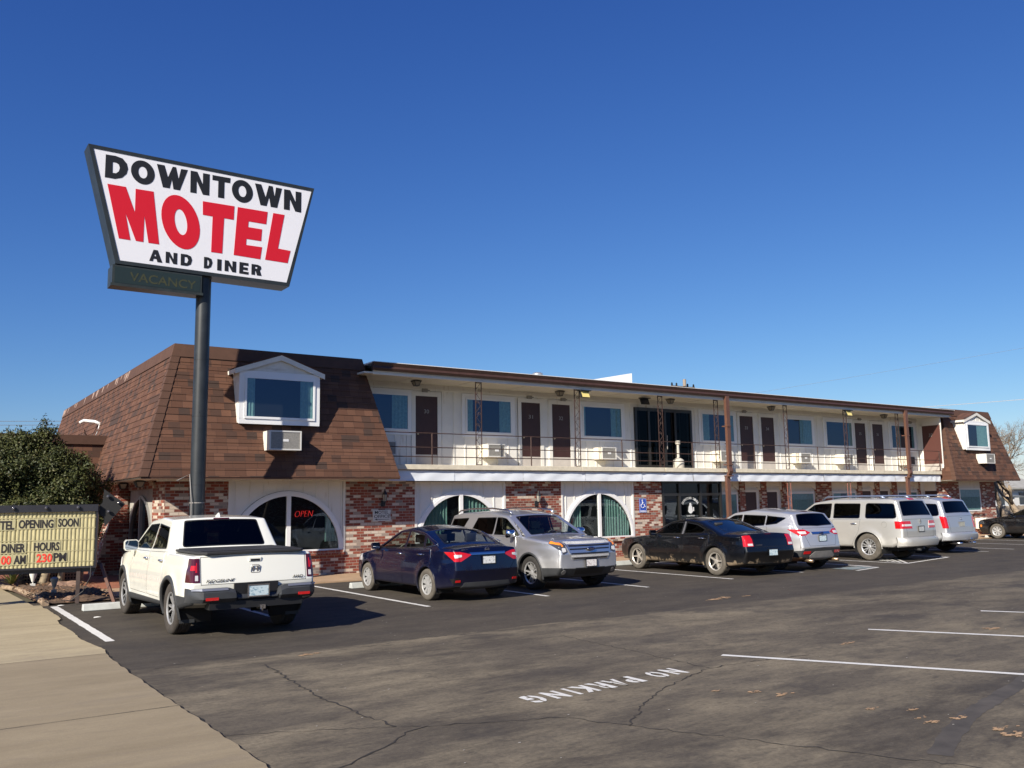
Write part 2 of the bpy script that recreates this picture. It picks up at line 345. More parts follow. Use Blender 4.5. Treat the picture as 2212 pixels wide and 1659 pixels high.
    for (x,y,s) in ((4.35,10.94,.11),(10.14,7.26,.1),(12.75,6.75,.14),(6.96,6.05,.07),(7.07,5.8,.08),(7.19,4.95,.06),(7.42,4.71,.06),(7.47,4.32,.09),(7.15,4.36,.07),(7.39,3.91,.09),(7.31,3.76,.12),(13.02,11.95,.2),(12.65,11.9,.16),(13.6,11.9,.1),(7.2,4.5,.05),(6.7,6.3,.05)):
        mb=MB()
        for q in range(16):
            cx,cy,rr=x+rnd.gauss(0,s*.7),y+rnd.gauss(0,s*.25),s*rnd.uniform(.08,.36); ph=rnd.uniform(0,6)
            mb.quad(*[(cx+rr*(1+.35*math.sin(3*k_+ph))*math.cos(k_)*1.1,cy+rr*(.55+.3*math.sin(5*k_+ph))*math.sin(k_),.0052+q*.00012) for k_ in [j*math.pi/6 for j in range(12)]])
        struct(mb.build('mud_stain',stm))
    # specks of litter: light grit scattered over the lot
    mb=MB()
    for k in range(260):
        x=rnd.uniform(2.6,24); y=rnd.uniform(3,15); s=rnd.uniform(.006,.016); mb.quad((x-s,y,.006),(x,y-s*.6,.006),(x+s,y,.006),(x,y+s*.7,.006))
    struct(mb.build('grit',P('grit',(.45,.42,.37),.9)),'stuff')
    # painted lines
    lm,t,bs=newmat('line_paint'); n1=noise(t,14,5,.75); c=mix(t,ramp(t,n1,.6,.72),(.66,.65,.62),(.2,.185,.17)); c=mix(t,ramp(t,noise(t,3,4,.6),.5,.8,0,.4),c,(.4,.37,.33)); t.links.new(c,bs.inputs['Base Color']); bs.inputs['Roughness'].default_value=.8
    MATS['line']=lm
    def line(x0,y0,x1,y1,w=.1,nm='parking_line'):
        d=Vector((x1-x0,y1-y0)).normalized(); n_=Vector((-d.y,d.x))*w/2; mb=MB(); n=max(1,int(math.dist((x0,y0),(x1,y1))/.12)); 
        P_=[]
        for k in range(n+1):
            a=k/n; px,py=x0+(x1-x0)*a,y0+(y1-y0)*a; j=rnd.uniform(.88,1.08); P_.append(((px+n_.x*j,py+n_.y*j,.0045),(px-n_.x*j,py-n_.y*j,.0045)))
        for a,b in zip(P_,P_[1:]): mb.quad(a[0],a[1],b[1],b[0])
        struct(mb.build(nm,lm))
    line(2.62,19.5,2.6,13.85,.13)
    for x,a,b in ((5.36,14.5,20.2),(8.1,14.53,20.2),(10.78,14.5,20.2),(13.47,14.5,20.2),(16.25,14.6,20.2),(18.95,14.7,20.2),(26.6,15.3,20.2),(30.0,15.8,20.2),(31.85,15.9,20.2),(35.0,16.3,20.5),(37.9,16.8,20.5)): line(x,a,x,b)
    line(23.35,14.6,23.35,20.2); line(21.8,14.7,21.8,20.2)
    # accessible bay hatching
    for k in range(6): line(23.5+.1*k,14.7+k*.25,25.0,16.0+k*.3,.08,'hatch_line')
    line(23.35,14.62,26.6,15.25,.09,'hatch_line')
    bl=P('blue_paint',(.12,.19,.21),.85,dirt=((.30,.29,.27),7,.45)); mb=MB(); mb.quad((20.45,14.35,.0047),(21.5,14.35,.0047),(21.5,14.95,.0047),(20.45,14.95,.0047)); struct(mb.build('accessible_marking',bl))
    line(20.3,14.1,21.6,14.35,.09); line(21.6,14.35,21.75,15.3,.09)
    # near-side stalls
    for (x0,y0,x1,y1) in ((8.27,7.66,11.7,1.3),(11.42,7.81,15.1,1.2),(14.56,7.88,18.2,1.4),(17.9,7.8,21.6,1.4)): line(x0,y0,x1,y1,.1)
    # stencilled words read from the far side
    mb=MB(); 
    xs=[('N',7.09),('O',6.83),('P',6.425),('A',6.21),('R',5.985),('K',5.755),('I',5.585),('N',5.37),('G',5.105)]
    for s_,cx in xs: add_text(mb,s_,(cx,7.285-(7.1-cx)*.085,.0052),(-1,0,0),(0,-1,0),.045 if s_=='I' else .185,.32,bold=.045,thick=.0002)
    struct(mb.build('no_parking_marking',lm))
    mb=MB()
    for s_,cx in xs:
        y=7.285-(7.1-cx)*.085
        if s_ in 'OPRAG': mb.quad((cx-.012,y-.17,.0062),(cx+.012,y-.17,.0062),(cx+.012,y+.17,.0062),(cx-.012,y+.17,.0062))
        if s_ in 'KNA': mb.quad((cx-.06,y-.01,.0062),(cx-.035,y-.01,.0062),(cx-.035,y+.012,.0062),(cx-.06,y+.012,.0062))
    struct(mb.build('stencil_gap',m_asph))
    # stencil bridges
    # concrete wheel stops
    wm=P('stop_concrete',(.50,.52,.50),.8,var=.15,vs=5,b=.3,bsc=25)
    for x,y,L,lab in ((3.85,18.25,1.85,'pale concrete wheel stop in front of the white pickup truck'),(9.45,18.85,1.9,'pale concrete wheel stop in front of the dark blue sedan'),(40.45,20.85,1.9,'pale concrete wheel stop by the front wheel of the black car at the far right'),(17.4,19.95,1.85,'pale concrete wheel stop just ahead of the muddy black sedan')):
        mb=MB(); a=L/2; mb.prism([(x-a,y-.09,.005),(x-a,y-.055,.125),(x-a,y+.055,.125),(x-a,y+.09,.005)],(L,0,0))
        tag(mb.build('wheel_stop',wm,bevel=.012),lab,'wheel stop','concrete wheel stops at the heads of the bays')
ground()
# ------------------------------------------------------------ motel building
YW,YU,YE=22.74,23.6,21.8
B=thing('motel_building',(24,23,0),'long two storey brick motel with brown mansard ends, arched windows and white balcony walkway','building')
def part(mb,name,mat,**k): return mb.build(name,mat,B,**k)
# core mass
mb=MB(); mb.box(5.62,24.95,22.95,40,0,2.95); mb.box(24.95,44.0,23.72,40,0,2.95); mb.box(5.9,44.0,23.68,40,2.95,5.7); mb.box(39.3,44.0,22.9,23.72,0,2.95); mb.box(5.9,10.7,22.9,23.7,2.95,5.6); mb.box(40.3,44.1,22.9,23.7,2.95,5.6)
part(mb,'core_wall',M_DARK)
# brick, front ground floor
mb=MB()
for a,b in ((5.36,6.9),(10.08,12.22),(15.35,17.5),(20.6,21.93)): mb.box(a,b,YW,22.95,.0,2.5)
for a,b in ((6.9,10.08),(12.22,15.35),(17.5,20.6)): mb.box(a,b,YW+.004,22.95,0,.6)
mb.box(5.36,5.6,22.95,24.0,0,2.5)
part(mb,'brick_wall',M_BRICK)
for a,b in ((6.9,10.08),(12.22,15.35),(17.5,20.6)):
    x=a+.02; mb=MB()
    while x<b-.05: mb.box(x,min(x+.068,b-.01),YW-.07,YW,.55,.67); x+=.076
    part(mb,'brick_sill',M_BRICK)
# recessed ground floor brick, arched white panels, doors
mb=MB(); RB=((24.97,25.2),(26.64,26.95),(27.88,28.2),(29.17,29.51),(31.32,32.31),(34.14,34.44),(35.4,35.72),(36.68,37.04),(38.81,39.15))
for a,b in RB: part(rbox(a,b,23.38,23.72,.03,2.95),'brick_pier',M_BRICK)
mb.box(39.3,41.0,YW,22.9,0,2.5); mb.box(42.9,44.2,YW,22.9,0,2.5); mb.box(41.0,42.9,YW+.004,22.9,0,1.05); mb.box(39.3,39.5,22.9,23.38,0,2.95)
part(mb,'end_brick_wall',M_BRICK)
mb=MB(); mb.box(41.0,42.95,YW-.1,YW,1.0,1.1); part(mb,'brick_sill',M_BRICK)
mb=MB(); mb.box(25.2,39.3,23.5,23.7,.03,2.95)
spans=((25.2,26.64),(26.95,27.88),(28.2,29.17),(29.51,31.32),(32.31,34.14),(34.44,35.4),(35.72,36.68),(37.04,38.81))
for a,b in spans:  # shallow arched heads
    n=10; top=2.62
    pts=[(a,23.42,top)]+[(a+(b-a)*k/n,23.42,2.2+.18*math.sin(math.pi*k/n)**.6) for k in range(n+1)]+[(b,23.42,top)]
    mb.prism(pts,(0,.08,0))
part(mb,'recess_wall',M_CREAM)
# board-and-batten panels with arched openings
def arch_panel(x0,x1,cx,R,zc,y,zt=2.5):
    mb=MB(); n=28; o=y+.03
    arc=[(cx+R*math.cos(math.pi*k/n),zc+R*math.sin(math.pi*k/n)) for k in range(n+1)]   # right to left
    for i in range(n):
        (xa,za),(xb,zb)=arc[i],arc[i+1]; mb.quad((xa,o,za),(xa,o,zt),(xb,o,zt),(xb,o,zb))
    mb.quad((x1,o,.6),(x1,o,zt),(arc[0][0],o,zt),(arc[0][0],o,.6)); mb.quad((arc[-1][0],o,.6),(arc[-1][0],o,zt),(x0,o,zt),(x0,o,.6))
    x=x0+.2
    while x<x1-.1:
        dz=zc+math.sqrt(max(0,(R+.02)**2-(x-cx)**2)) if abs(x-cx)<R+.02 else .6
        mb.box(x-.018,x+.018,o-.018,o,dz,zt); x+=.36
    mb.box(x0,x0+.07,y-.012,o,.6,zt); mb.box(x1-.07,x1,y-.012,o,.6,zt)
    part(mb,'batten_panel',M_CREAM)
def arch_window(cx,R,zc,y,dark=False,curt=()):
    mb=MB(); n=32; f=.085; yf=y-.03
    for (Ra,Rb,ya,yb) in ((R,R-f,yf,y+.04),(R+.0,R+.05,y-.015,y+.04)):
        for i in range(n):
            t0,t1=math.pi*i/n,math.pi*(i+1)/n
            q=lambda r,t,yy:(cx+r*math.cos(t),yy,zc+r*math.sin(t))
            mb.add([q(Ra,t0,ya),q(Ra,t1,ya),q(Rb,t1,ya),q(Rb,t0,ya),q(Ra,t0,yb),q(Ra,t1,yb),q(Rb,t1,yb),q(Rb,t0,yb)],[(0,1,2,3),(0,1,5,4),(3,2,6,7)])
    mb.box(cx-.055,cx+.055,yf-.012,y+.04,zc,zc+R-.02); mb.box(cx-R,cx+R,yf-.006,y+.04,zc-.075,zc+.01)
    w_=part(mb,'arched_window',M_VINYL)
    r=R-f+.01; arc=[(cx+r*math.cos(math.pi*k/n),zc+r*math.sin(math.pi*k/n)) for k in range(n+1)]
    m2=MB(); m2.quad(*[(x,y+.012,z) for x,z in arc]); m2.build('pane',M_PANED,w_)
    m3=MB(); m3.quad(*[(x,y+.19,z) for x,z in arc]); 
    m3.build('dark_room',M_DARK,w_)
    for (a,b,zb) in curt:
        mc=MB(); nn=int((b-a)/.012); prev=None
        for i in range(nn+1):
            x=a+(b-a)*i/nn; 
            if abs(x-cx)>=r: prev=None; continue
            zt=zc+math.sqrt(r*r-(x-cx)**2)-.01; yy=y+.11+.03*math.sin(x*55+math.sin(x*9)); 
            if prev: mc.quad((prev[0],prev[1],zb),(x,yy,zb),(x,yy,zt),(prev[0],prev[1],prev[2]))
            prev=(x,yy,zt)
        mc.build('curtain',M_CURT,w_,smooth=True)
    return w_
arch_panel(6.9,10.08,8.48,1.56,.7,YW); arch_panel(12.22,15.35,13.76,1.53,.7,YW); arch_panel(17.5,20.6,19.07,1.53,.7,YW)
arch_window(8.48,1.5,.7,YW+.0,curt=((9.55,9.95,.9),))
arch_window(13.76,1.48,.7,YW+.0,curt=((12.3,13.35,.7),(13.95,15.2,.7)))
arch_window(19.07,1.48,.7,YW+.0,curt=((17.6,18.35,.7),(19.35,20.5,.7)))
# beam under eave
mb=MB(); mb.box(5.2,11.9,YW-.06,22.95,2.5,2.62); mb.box(5.2,44.3,YW-.02,22.95,2.6,2.8); mb.box(39.2,44.3,YW-.05,22.95,2.5,2.62); part(mb,'wall_plate',M_CREAM)
# glazed diner entrance
mb=MB()
for x in (21.95,22.75,23.80,24.85): mb.box(x-.045,x+.045,22.70,22.80,.03,2.52)
for z in (.05,2.05,2.47): mb.box(21.95,24.85,22.715,22.79,z-.045,z+.045)
mb.box(21.95,24.85,22.715,22.79,.25,.32)
e=part(mb,'glass_entrance',P('dark_bronze',(.02,.019,.018),.35))
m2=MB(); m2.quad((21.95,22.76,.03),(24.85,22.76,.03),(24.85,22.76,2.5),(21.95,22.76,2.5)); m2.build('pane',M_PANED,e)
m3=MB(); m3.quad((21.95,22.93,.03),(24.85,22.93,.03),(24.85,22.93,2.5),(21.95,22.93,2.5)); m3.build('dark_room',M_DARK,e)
mb=MB()
for i,ch in enumerate('DOWNTOWN DINER'):
    if ch==' ': continue
    a=math.radians(155-130*i/13); c=(23.28+.42*math.cos(a),22.735,1.62+.3*math.sin(a)); add_text(mb,ch,c,(math.sin(a),0,-math.cos(a)*.75),(math.cos(a)*.75,0,math.sin(a)),.055,.085,bold=.01,thick=.001)
mb.prism([(23.28+.13*math.cos(t)*(1 if math.sin(t)<0 else .8),22.735,1.52+(.17 if math.sin(t)>0 else .14)*math.sin(t)) for t in [k*math.pi/8 for k in range(16)]],(0,-.002,0))
mb.prism([(23.22,22.735,1.68),(23.34,22.735,1.68),(23.31,22.735,1.75),(23.25,22.735,1.75)],(0,-.002,0)); mb.box(23.41,23.46,22.733,22.735,1.46,1.6)
add_text(mb,'GOOD FOOD',(23.28,22.735,1.3),(1,0,0),(0,0,1),.4,.045,thick=.001); mb.box(23.06,23.5,22.733,22.735,1.12,1.2)
mb.build('door_lettering',P('decal_white',(.75,.76,.74),.5),e)
# walkway slab, fascia
mb=MB(); 
segs=[(10.9,18.05),(18.06,21.72),(21.76,24.7),(24.72,36.1),(36.12,38.95)]
for a,b in segs: mb.box(a,b,22.33,YU,2.83,2.97)
part(mb,'walkway_slab',M_LIP,bevel=.008)
mb=MB(); rnd=random.Random(5); x=10.9
while x<38.9:      # dented sheet metal, in lengths
    L=min(2.45,38.93-x); n=20; g=[]
    for j in range(6):
        row=[]
        for i in range(n+1):
            d=.012*math.sin(i*.9+x)*math.sin(j*.7)+rnd.uniform(-.006,.006)*(j in(1,2,3)); 
            if rnd.random()<.03: d+=.018
            row.append((x+(L-.008)*i/n,22.40+d+.006*(j/5),2.51+.3*j/5))
        g.append(row)
    for j in range(5):
        for i in range(n): mb.quad(g[j][i],g[j][i+1],g[j+1][i+1],g[j+1][i])
    x+=L
part(mb,'balcony_fascia',M_FASC,smooth=True)
mb=MB(); mb.box(10.9,38.93,22.44,23.7,2.52,2.82); part(mb,'walkway_soffit',M_SOFF)
mb=MB(); mb.box(10.95,38.9,22.36,22.40,2.805,2.83); part(mb,'drip_edge',P('drip_grey',(.3,.27,.23),.7))
# upper wall with battens
mb=MB(); mb.box(10.6,39.35,YU,YU+.07,2.97,5.47)
x=10.8
while x<39.2: mb.box(x-.02,x+.02,YU-.022,YU,2.98,5.3); x+=.405
mb.box(10.6,39.3,YU-.03,YU,5.28,5.34); mb.box(10.6,39.3,YU-.03,YU,3.0,3.04)
part(mb,'upper_wall',M_CREAM)
mb=MB(); mb.box(39.3,39.34,22.42,YU+.05,2.97,5.5); mb.box(39.27,39.3,23.32,23.40,2.97,5.2); mb.box(39.27,39.3,22.45,23.40,5.13,5.2)
part(mb,'end_wall',M_CREAM)
# soffit + roof edge + gutter + roof
mb=MB(); mb.box(10.4,40.0,22.28,YU,5.47,5.52)
for x in range(12,40,2): mb.box(x-.006,x+.006,22.3,YU,5.462,5.47)
part(mb,'soffit',M_SOFF)
mb=MB(); mb.box(10.66,39.8,22.25,22.29,5.45,5.57); part(mb,'roof_trim',M_WHITE)
mb=MB(); mb.prism([(10.62,22.16,5.56),(10.62,22.13,5.62),(10.62,22.16,5.68),(10.62,22.12,5.78),(10.62,22.27,5.78),(10.62,22.27,5.56)],(29.4,0,0)); part(mb,'gutter',M_BROWN)
mb=MB(); mb.box(10.64,40.2,22.20,40,5.775,5.81); part(mb,'roof',M_ROOF)
# mansard
def mansard(name,x0b,x0t,x1b,x1t,yb,yt,z0,z1,yback,nc=18,right_slope=True,short=None):
    """courses as stepped strips; front face, left face"""
    M=MB(); lerp=lambda a,b,t:a+(b-a)*t
    for i in range(nc):
        t0,t1=i/nc,(i+1)/nc+.012; za,zb=lerp(z0,z1,t0),lerp(z0,z1,t1); ya,yb_=lerp(yb,yt,t0)-.014,lerp(yb,yt,t1)+.002
        xa,xb=lerp(x0b,x0t,t0)-.014,lerp(x0b,x0t,t1)+.002; ra,rb=lerp(x1b,x1t,t0),lerp(x1b,x1t,t1)
        M.quad((xa,ya,za),(ra,ya,za),(rb,yb_,zb),(xb,yb_,zb)); M.quad((xa,ya,za),(ra,ya,za),(ra,ya+.016,za),(xa,ya+.016,za))
        M.quad((xa,yback,za),(xa,ya,za),(xb,yb_,zb),(xb,yback,zb)); M.quad((xa,yback,za),(xa,ya,za),(xa+.016,ya,za),(xa+.016,yback,za))
        M.quad((ra,ya,za),(ra,YU,za),(rb,YU,zb),(rb,yb_,zb))
    return part(M,name,M_SHING,weld=False)
Z0,Z1=2.58,5.64; T=lambda a,b,z:(a+(b-a)*(z-2.58)/(5.94-2.58))
mansard('mansard_roof',4.58,T(4.58,5.53,Z1),11.27,T(11.27,10.59,Z1),YE,T(YE,22.9,Z1),Z0,Z1,40.8)
mansard('mansard_roof',39.14,T(39.14,40.2,Z1),44.88,T(44.88,44.47,Z1),YE,T(YE,22.9,Z1),Z0,Z1,22.95)
mb=MB()   # smooth band on top and hip caps
def band(xb,xt,rb,rt,yback,end=True):
    z=Z1-.03; f=lambda a,b,zz:T(a,b,zz)
    x0,x1_,r0,r1,y0,y1=f(xb,xt,z)-.03,xt-.03,f(rb,rt,z)+.02,rt+.02,f(YE,22.9,z)-.03,22.9-.03
    mb.quad((x0,y0,z),(r0,y0,z),(r1,y1,5.95),(x1_,y1,5.95)); mb.quad((x0,yback,z),(x0,y0,z),(x1_,y1,5.95),(x1_,yback,5.95)); mb.quad((x0,y0,z),(r0,y0,z),(r0,y0+.04,z),(x0,y0+.04,z)); mb.quad((x0,yback,z),(x0,y0,z),(x0+.04,y0,z),(x0+.04,yback,z))
    mb.quad((x1_,y1,5.95),(r1,y1,5.95),(r1,yback if end else 24,5.952),(x1_,yback if end else 24,5.952)); mb.quad((r0,y0,z),(r0,24,z),(r1,24,5.95),(r1,y1,5.95))
band(4.58,5.53,11.27,10.59,40.8,False); part(mb,'ridge_band',M_CAP,weld=False)
mb=MB(); band(39.14,40.2,44.88,44.47,24); part(mb,'ridge_band',M_CAP,weld=False)
for (xb,xt) in ((4.58,5.53),(39.14,40.2)):
    n=16; mb=MB()
    for i in range(n):
        z0,z1=Z0+(Z1-Z0)*i/n,Z0+(Z1-Z0)*(i+1.08)/n; p=lambda z,dx,dy,o:(T(xb,xt,z)+dx-o,T(YE,22.9,z)+dy-o,z)
        o0,o1=.034,.02
        mb.quad(p(z0,.20,-.0,o0),p(z1,.20,0,o1),p(z1,0,0,o1),p(z0,0,0,o0)); mb.quad(p(z0,0,0,o0),p(z1,0,0,o1),p(z1,0,.2,o1),p(z0,0,.2,o0)); mb.quad(p(z0,.2,0,o0),p(z0,0,0,o0),p(z0,.03,.03,o0),p(z0,.2,.03,o0))
    part(mb,'hip_cap',M_CAP,weld=False)
mb=MB(); mb.box(4.62,11.25,YE+.02,YW,2.55,2.58); mb.box(4.62,5.4,YW,40,2.55,2.58); mb.box(39.16,44.86,YE+.02,YW,2.55,2.58); part(mb,'eave_soffit',M_SOFF)
mb=MB(); mb.box(4.6,11.26,YE+.0,YE+.025,2.53,2.6); mb.box(39.15,44.87,YE+.0,YE+.025,2.53,2.6); part(mb,'eave_trim',M_CAP)
mb=MB(); mb.box(5.5,10.6,22.9,40.8,5.8,5.94); mb.box(40.2,44.45,22.95,40,5.7,5.94); part(mb,'roof_deck',M_ROOF)
# white streaks of sealant on the left ridge
mb=MB(); rnd=random.Random(11)
for k in range(26):
    y=rnd.uniform(27,40.6); zt=5.93; zb=zt-rnd.uniform(.12,.3)
    mb.quad((T(4.58,5.53,zt)-.036,y,zt),(T(4.58,5.53,zb)-.036,y+.03,zb),(T(4.58,5.53,zb)-.036,y+rnd.uniform(.06,.14),zb),(T(4.58,5.53,zt)-.036,y+rnd.uniform(.1,.35),zt))
part(mb,'sealant_streak',P('sealant',(.36,.25,.2),.8))
# side wall (left end): brick, arched door, flared pier
mb=MB(); mb.box(5.36,5.6,24.0,26.95,2.35,2.55); mb.box(5.36,5.6,27.0,40,0,2.55)
mb.prism([(5.36,26.95,.03),(4.55,26.95,.03),(5.17,26.95,2.5),(5.36,26.95,2.5)],(0,.9,0)); mb.prism([(5.36,31.5,.03),(4.5,31.5,.03),(5.15,31.5,2.5),(5.36,31.5,2.5)],(0,.9,0))
part(mb,'side_brick_wall',M_BRICK)
mb=MB(); o=5.42; cy,zc,Ry,Rz=25.5,.9,1.32,1.3; n=20
arc=[(cy+Ry*math.cos(math.pi*k/n),zc+Rz*math.sin(math.pi*k/n)) for k in range(n+1)]
for (a,b) in zip(arc,arc[1:]): mb.quad((o,a[0],a[1]),(o,a[0],2.5),(o,b[0],2.5),(o,b[0],b[1]))
mb.quad((o,26.95,.03),(o,26.95,2.5),(o,arc[0][0],2.5),(o,arc[0][0],.03)); mb.quad((o,24.0,.03),(o,24.0,2.5),(o,arc[-1][0],2.5),(o,arc[-1][0],.03))
part(mb,'side_panel',P('shaded_panel',(.42,.40,.36),.7,var=.15,vs=4))  # white panel; eave and tree shade is put into its greyer colour
mb=MB()
for (a,b) in zip(arc,arc[1:]):
    s=.93; a2=(cy+(a[0]-cy)*s,zc+(a[1]-zc)*s); b2=(cy+(b[0]-cy)*s,zc+(b[1]-zc)*s)
    mb.add([(o-.04,*a),(o-.04,*b),(o-.04,*b2),(o-.04,*a2),(o+.05,*a),(o+.05,*b),(o+.05,*b2),(o+.05,*a2)],[(0,1,2,3),(0,1,5,4),(3,2,6,7)])
mb.box(o-.05,o+.05,cy-.05,cy+.05,.05,zc+Rz-.05); mb.box(o-.04,o+.05,cy-Ry,cy-Ry+.09,.05,zc); mb.box(o-.04,o+.05,cy+Ry-.09,cy+Ry,.05,zc)
w_=part(mb,'arched_entrance',P('aluminium_frame',(.3,.3,.29),.4,.3))
mb=MB(); mb.quad(*([(o+.02,a[0],a[1]) for a in arc]+[(o+.02,cy-Ry,.05),(o+.02,cy+Ry,.05)])); mb.build('pane',M_PANED,w_)
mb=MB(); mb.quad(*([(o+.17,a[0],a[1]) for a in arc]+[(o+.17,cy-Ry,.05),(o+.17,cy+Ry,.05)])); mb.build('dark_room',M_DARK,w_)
# porch roof projecting from the left slope
mb=MB()
for i in range(8):
    z0,z1=2.6+i*.15,2.6+(i+1)*.15+.01; y0=28.1+.03*i*.6; mb.quad((1.5,y0-.012,z0),(4.95,y0-.012,z0),(4.95,y0+.006,z1),(1.5,y0+.006,z1))
mb.box(1.5,5.1,28.24,34.0,2.6,3.9); part(mb,'porch_roof',M_SHING,weld=False)
mb=MB(); mb.box(1.45,5.0,28.15,34.1,3.72,3.98); mb.box(1.47,4.95,28.02,28.1,2.5,2.62); part(mb,'porch_cap',M_CAP)
# windows
def window(x0,x1,z0,z1,y,casing=.13,par=None,curt=(),pane=None,fr=.05):
    mb=MB(); c=casing
    if c:
        mb.box(x0-c,x1+c,y-.035,y,z1,z1+c); mb.box(x0-c,x1+c,y-.035,y,z0-c,z0); mb.box(x0-c,x0,y-.035,y,z0,z1); mb.box(x1,x1+c,y-.035,y,z0,z1)
    f=fr; a,b=y-.06,y-.001
    mb.box(x0,x1,a,b,z1-f,z1); mb.box(x0,x1,a,b,z0,z0+f); mb.box(x0,x0+f,a,b,z0+f,z1-f); mb.box(x1-f,x1,a,b,z0+f,z1-f)
    w_=mb.build('window',M_VINYL,par or B,bevel=.004)
    if par is None or par==B: pass
    d = w_ if (par is None) else par
    m2=MB(); m2.quad((x0+f,y-.05,z0+f),(x1-f,y-.05,z0+f),(x1-f,y-.05,z1-f),(x0+f,y-.05,z1-f)); m2.build('pane',pane or M_PANE,d)
    for (p,q) in curt:
        mc=MB(); a_=x0+f+(x1-x0-2*f)*p; b_=x0+f+(x1-x0-2*f)*q; nn=max(4,int((b_-a_)/.012))
        for i in range(nn):
            xa,xb=a_+(b_-a_)*i/nn,a_+(b_-a_)*(i+1)/nn; g=lambda x:y-.036+.007*math.sin(x*62+math.sin(x*7)*2); mc.quad((xa,g(xa),z0+f),(xb,g(xb),z0+f),(xb,g(xb),z1-f),(xa,g(xa),z1-f))
        mc.build('curtain',M_CURT,d,smooth=True)
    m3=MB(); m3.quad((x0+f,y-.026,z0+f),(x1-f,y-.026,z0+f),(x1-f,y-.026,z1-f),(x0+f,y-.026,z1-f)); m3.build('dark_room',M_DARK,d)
    return w_
UW=[(11.0,12.47,((.62,1),)),(14.46,16.2,((0,.13),(.74,1))),(19.13,20.92,((0,.05),(.72,1))),(24.9,26.7,((0,.22),(.72,1))),(29.85,31.5,((.5,1),)),(32.4,34.25,((.86,1),)),(37.15,39.0,((.25,.4),(.9,1)))]
for a,b,cu in UW: window(a,b,4.03,5.13,YU,curt=cu)
for a,b,cu in ((25.3,26.55,((.2,1),)),(29.6,31.2,((0,1),)),(32.4,34.05,((0,.35),(.6,1))),(37.15,38.7,((.4,1),))): window(a,b,.75,2.1,23.48,casing=.04,curt=cu,fr=.06)
window(41.02,42.87,1.12,2.2,YW+.05,casing=.0,curt=((0,1),),fr=.06)
mb=MB(); mb.box(41.0,42.9,YW+.02,YW+.12,2.2,2.55); part(mb,'window_header',M_CREAM)
def door(x0,x1,z0,z1,y,num,kick=.33,casing=.13,nz=.78):
    mb=rbox(x0,x1,y-.025,y,z0+kick,z1); d=part(mb,'room_door',M_DOOR)
    c=casing; m2=MB(); m2.box(x0-c,x0,y-.045,y,z0,z1+c); m2.box(x1,x1+c,y-.045,y,z0,z1+c); m2.box(x0,x1,y-.045,y,z1,z1+c); m2.build('door_frame',M_CREAM,d)
    if kick: m3=rbox(x0,x1,y-.032,y,z0+.02,z0+kick); m3.build('kick_panel',P('kick_panel',(.5,.46,.42),.5,var=.1),d)
    m5=rbox(x0,x1,y-.05,y,z0-.0,z0+.02); m5.build('threshold',M_BLACKM,d)
    m4=MB(); m4.sphere((x0+.07,y-.06,z0+.95),.03,6); m4.build('door_knob',P('knob',(.5,.45,.35),.3,.8),d,smooth=True)
    if num:
        m6=MB(); add_text(m6,num,((x0+x1)/2,y-.032,z0+(z1-z0)*nz),(1,0,0),(0,0,1),.17,.12,bold=.0,thick=.003); m6.build('room_number',M_NUM,d)
for x,nn in ((12.69,'30'),(16.58,'31'),(17.83,'32'),(27.02,'33'),(28.28,'34'),(34.44,'35'),(35.74,'36')): door(x,x+.76+(.02 if x>20 else 0),3.0,5.1,YU,nn)
for x,nn in ((26.98,'45'),(28.22,'46'),(34.46,'47'),(35.76,'48')): door(x,x+.66,.05,2.12,23.48,nn,kick=0,casing=.09,nz=.6)
# end doors facing along the walkway
for z0,z1,x in ((3.0,5.1,39.3),):
    mb=rbox(x-.03,x,22.46,23.32,z0+.33,z1); d=part(mb,'room_door',P('door_red',(.10,.038,.03),.5))
    m6=MB(); add_text(m6,'37',(x-.035,22.9,4.66),(0,-1,0),(0,0,1),.2,.15,bold=.01,thick=.003); m6.build('room_number',M_NUM,d)
    m3=rbox(x-.035,x,22.5,23.32,z0+.02,z0+.33); m3.build('kick_panel',MATS['kick_panel'],d)
mb=rbox(39.22,39.3,22.85,23.37,.05,2.1); part(mb,'room_door',M_DOOR)
mb=rbox(38.9,39.3,23.375,23.5,.05,2.95); mb.box(39.22,39.3,22.85,23.375,2.1,2.95); part(mb,'recess_end_wall',M_CREAM)
# glass doors on the walkway
mb=MB(); bz=MATS['dark_bronze']
for x in (21.56,22.18,22.98,23.5,24.31): mb.box(x-.05,x+.05,YU-.07,YU+.0,3.0,5.17)
for z in (3.06,5.12): mb.box(21.52,24.35,YU-.065,YU,z-.06,z+.06)
e=part(mb,'glass_door',bz)
m2=MB(); m2.quad((21.55,YU-.04,3.0),(24.3,YU-.04,3.0),(24.3,YU-.04,5.15),(21.55,YU-.04,5.15)); m2.build('pane',glass('smoked_glass',(.1,.11,.12),.015,(.45,.55,.65)),e)
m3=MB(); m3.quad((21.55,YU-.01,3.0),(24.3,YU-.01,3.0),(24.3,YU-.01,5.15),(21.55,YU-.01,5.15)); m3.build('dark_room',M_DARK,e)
m4=MB(); m4.tube([(23.0,YU-.12,3.7),(23.0,YU-.12,4.2)],.015); m4.build('pull_handle',M_NUM,e)
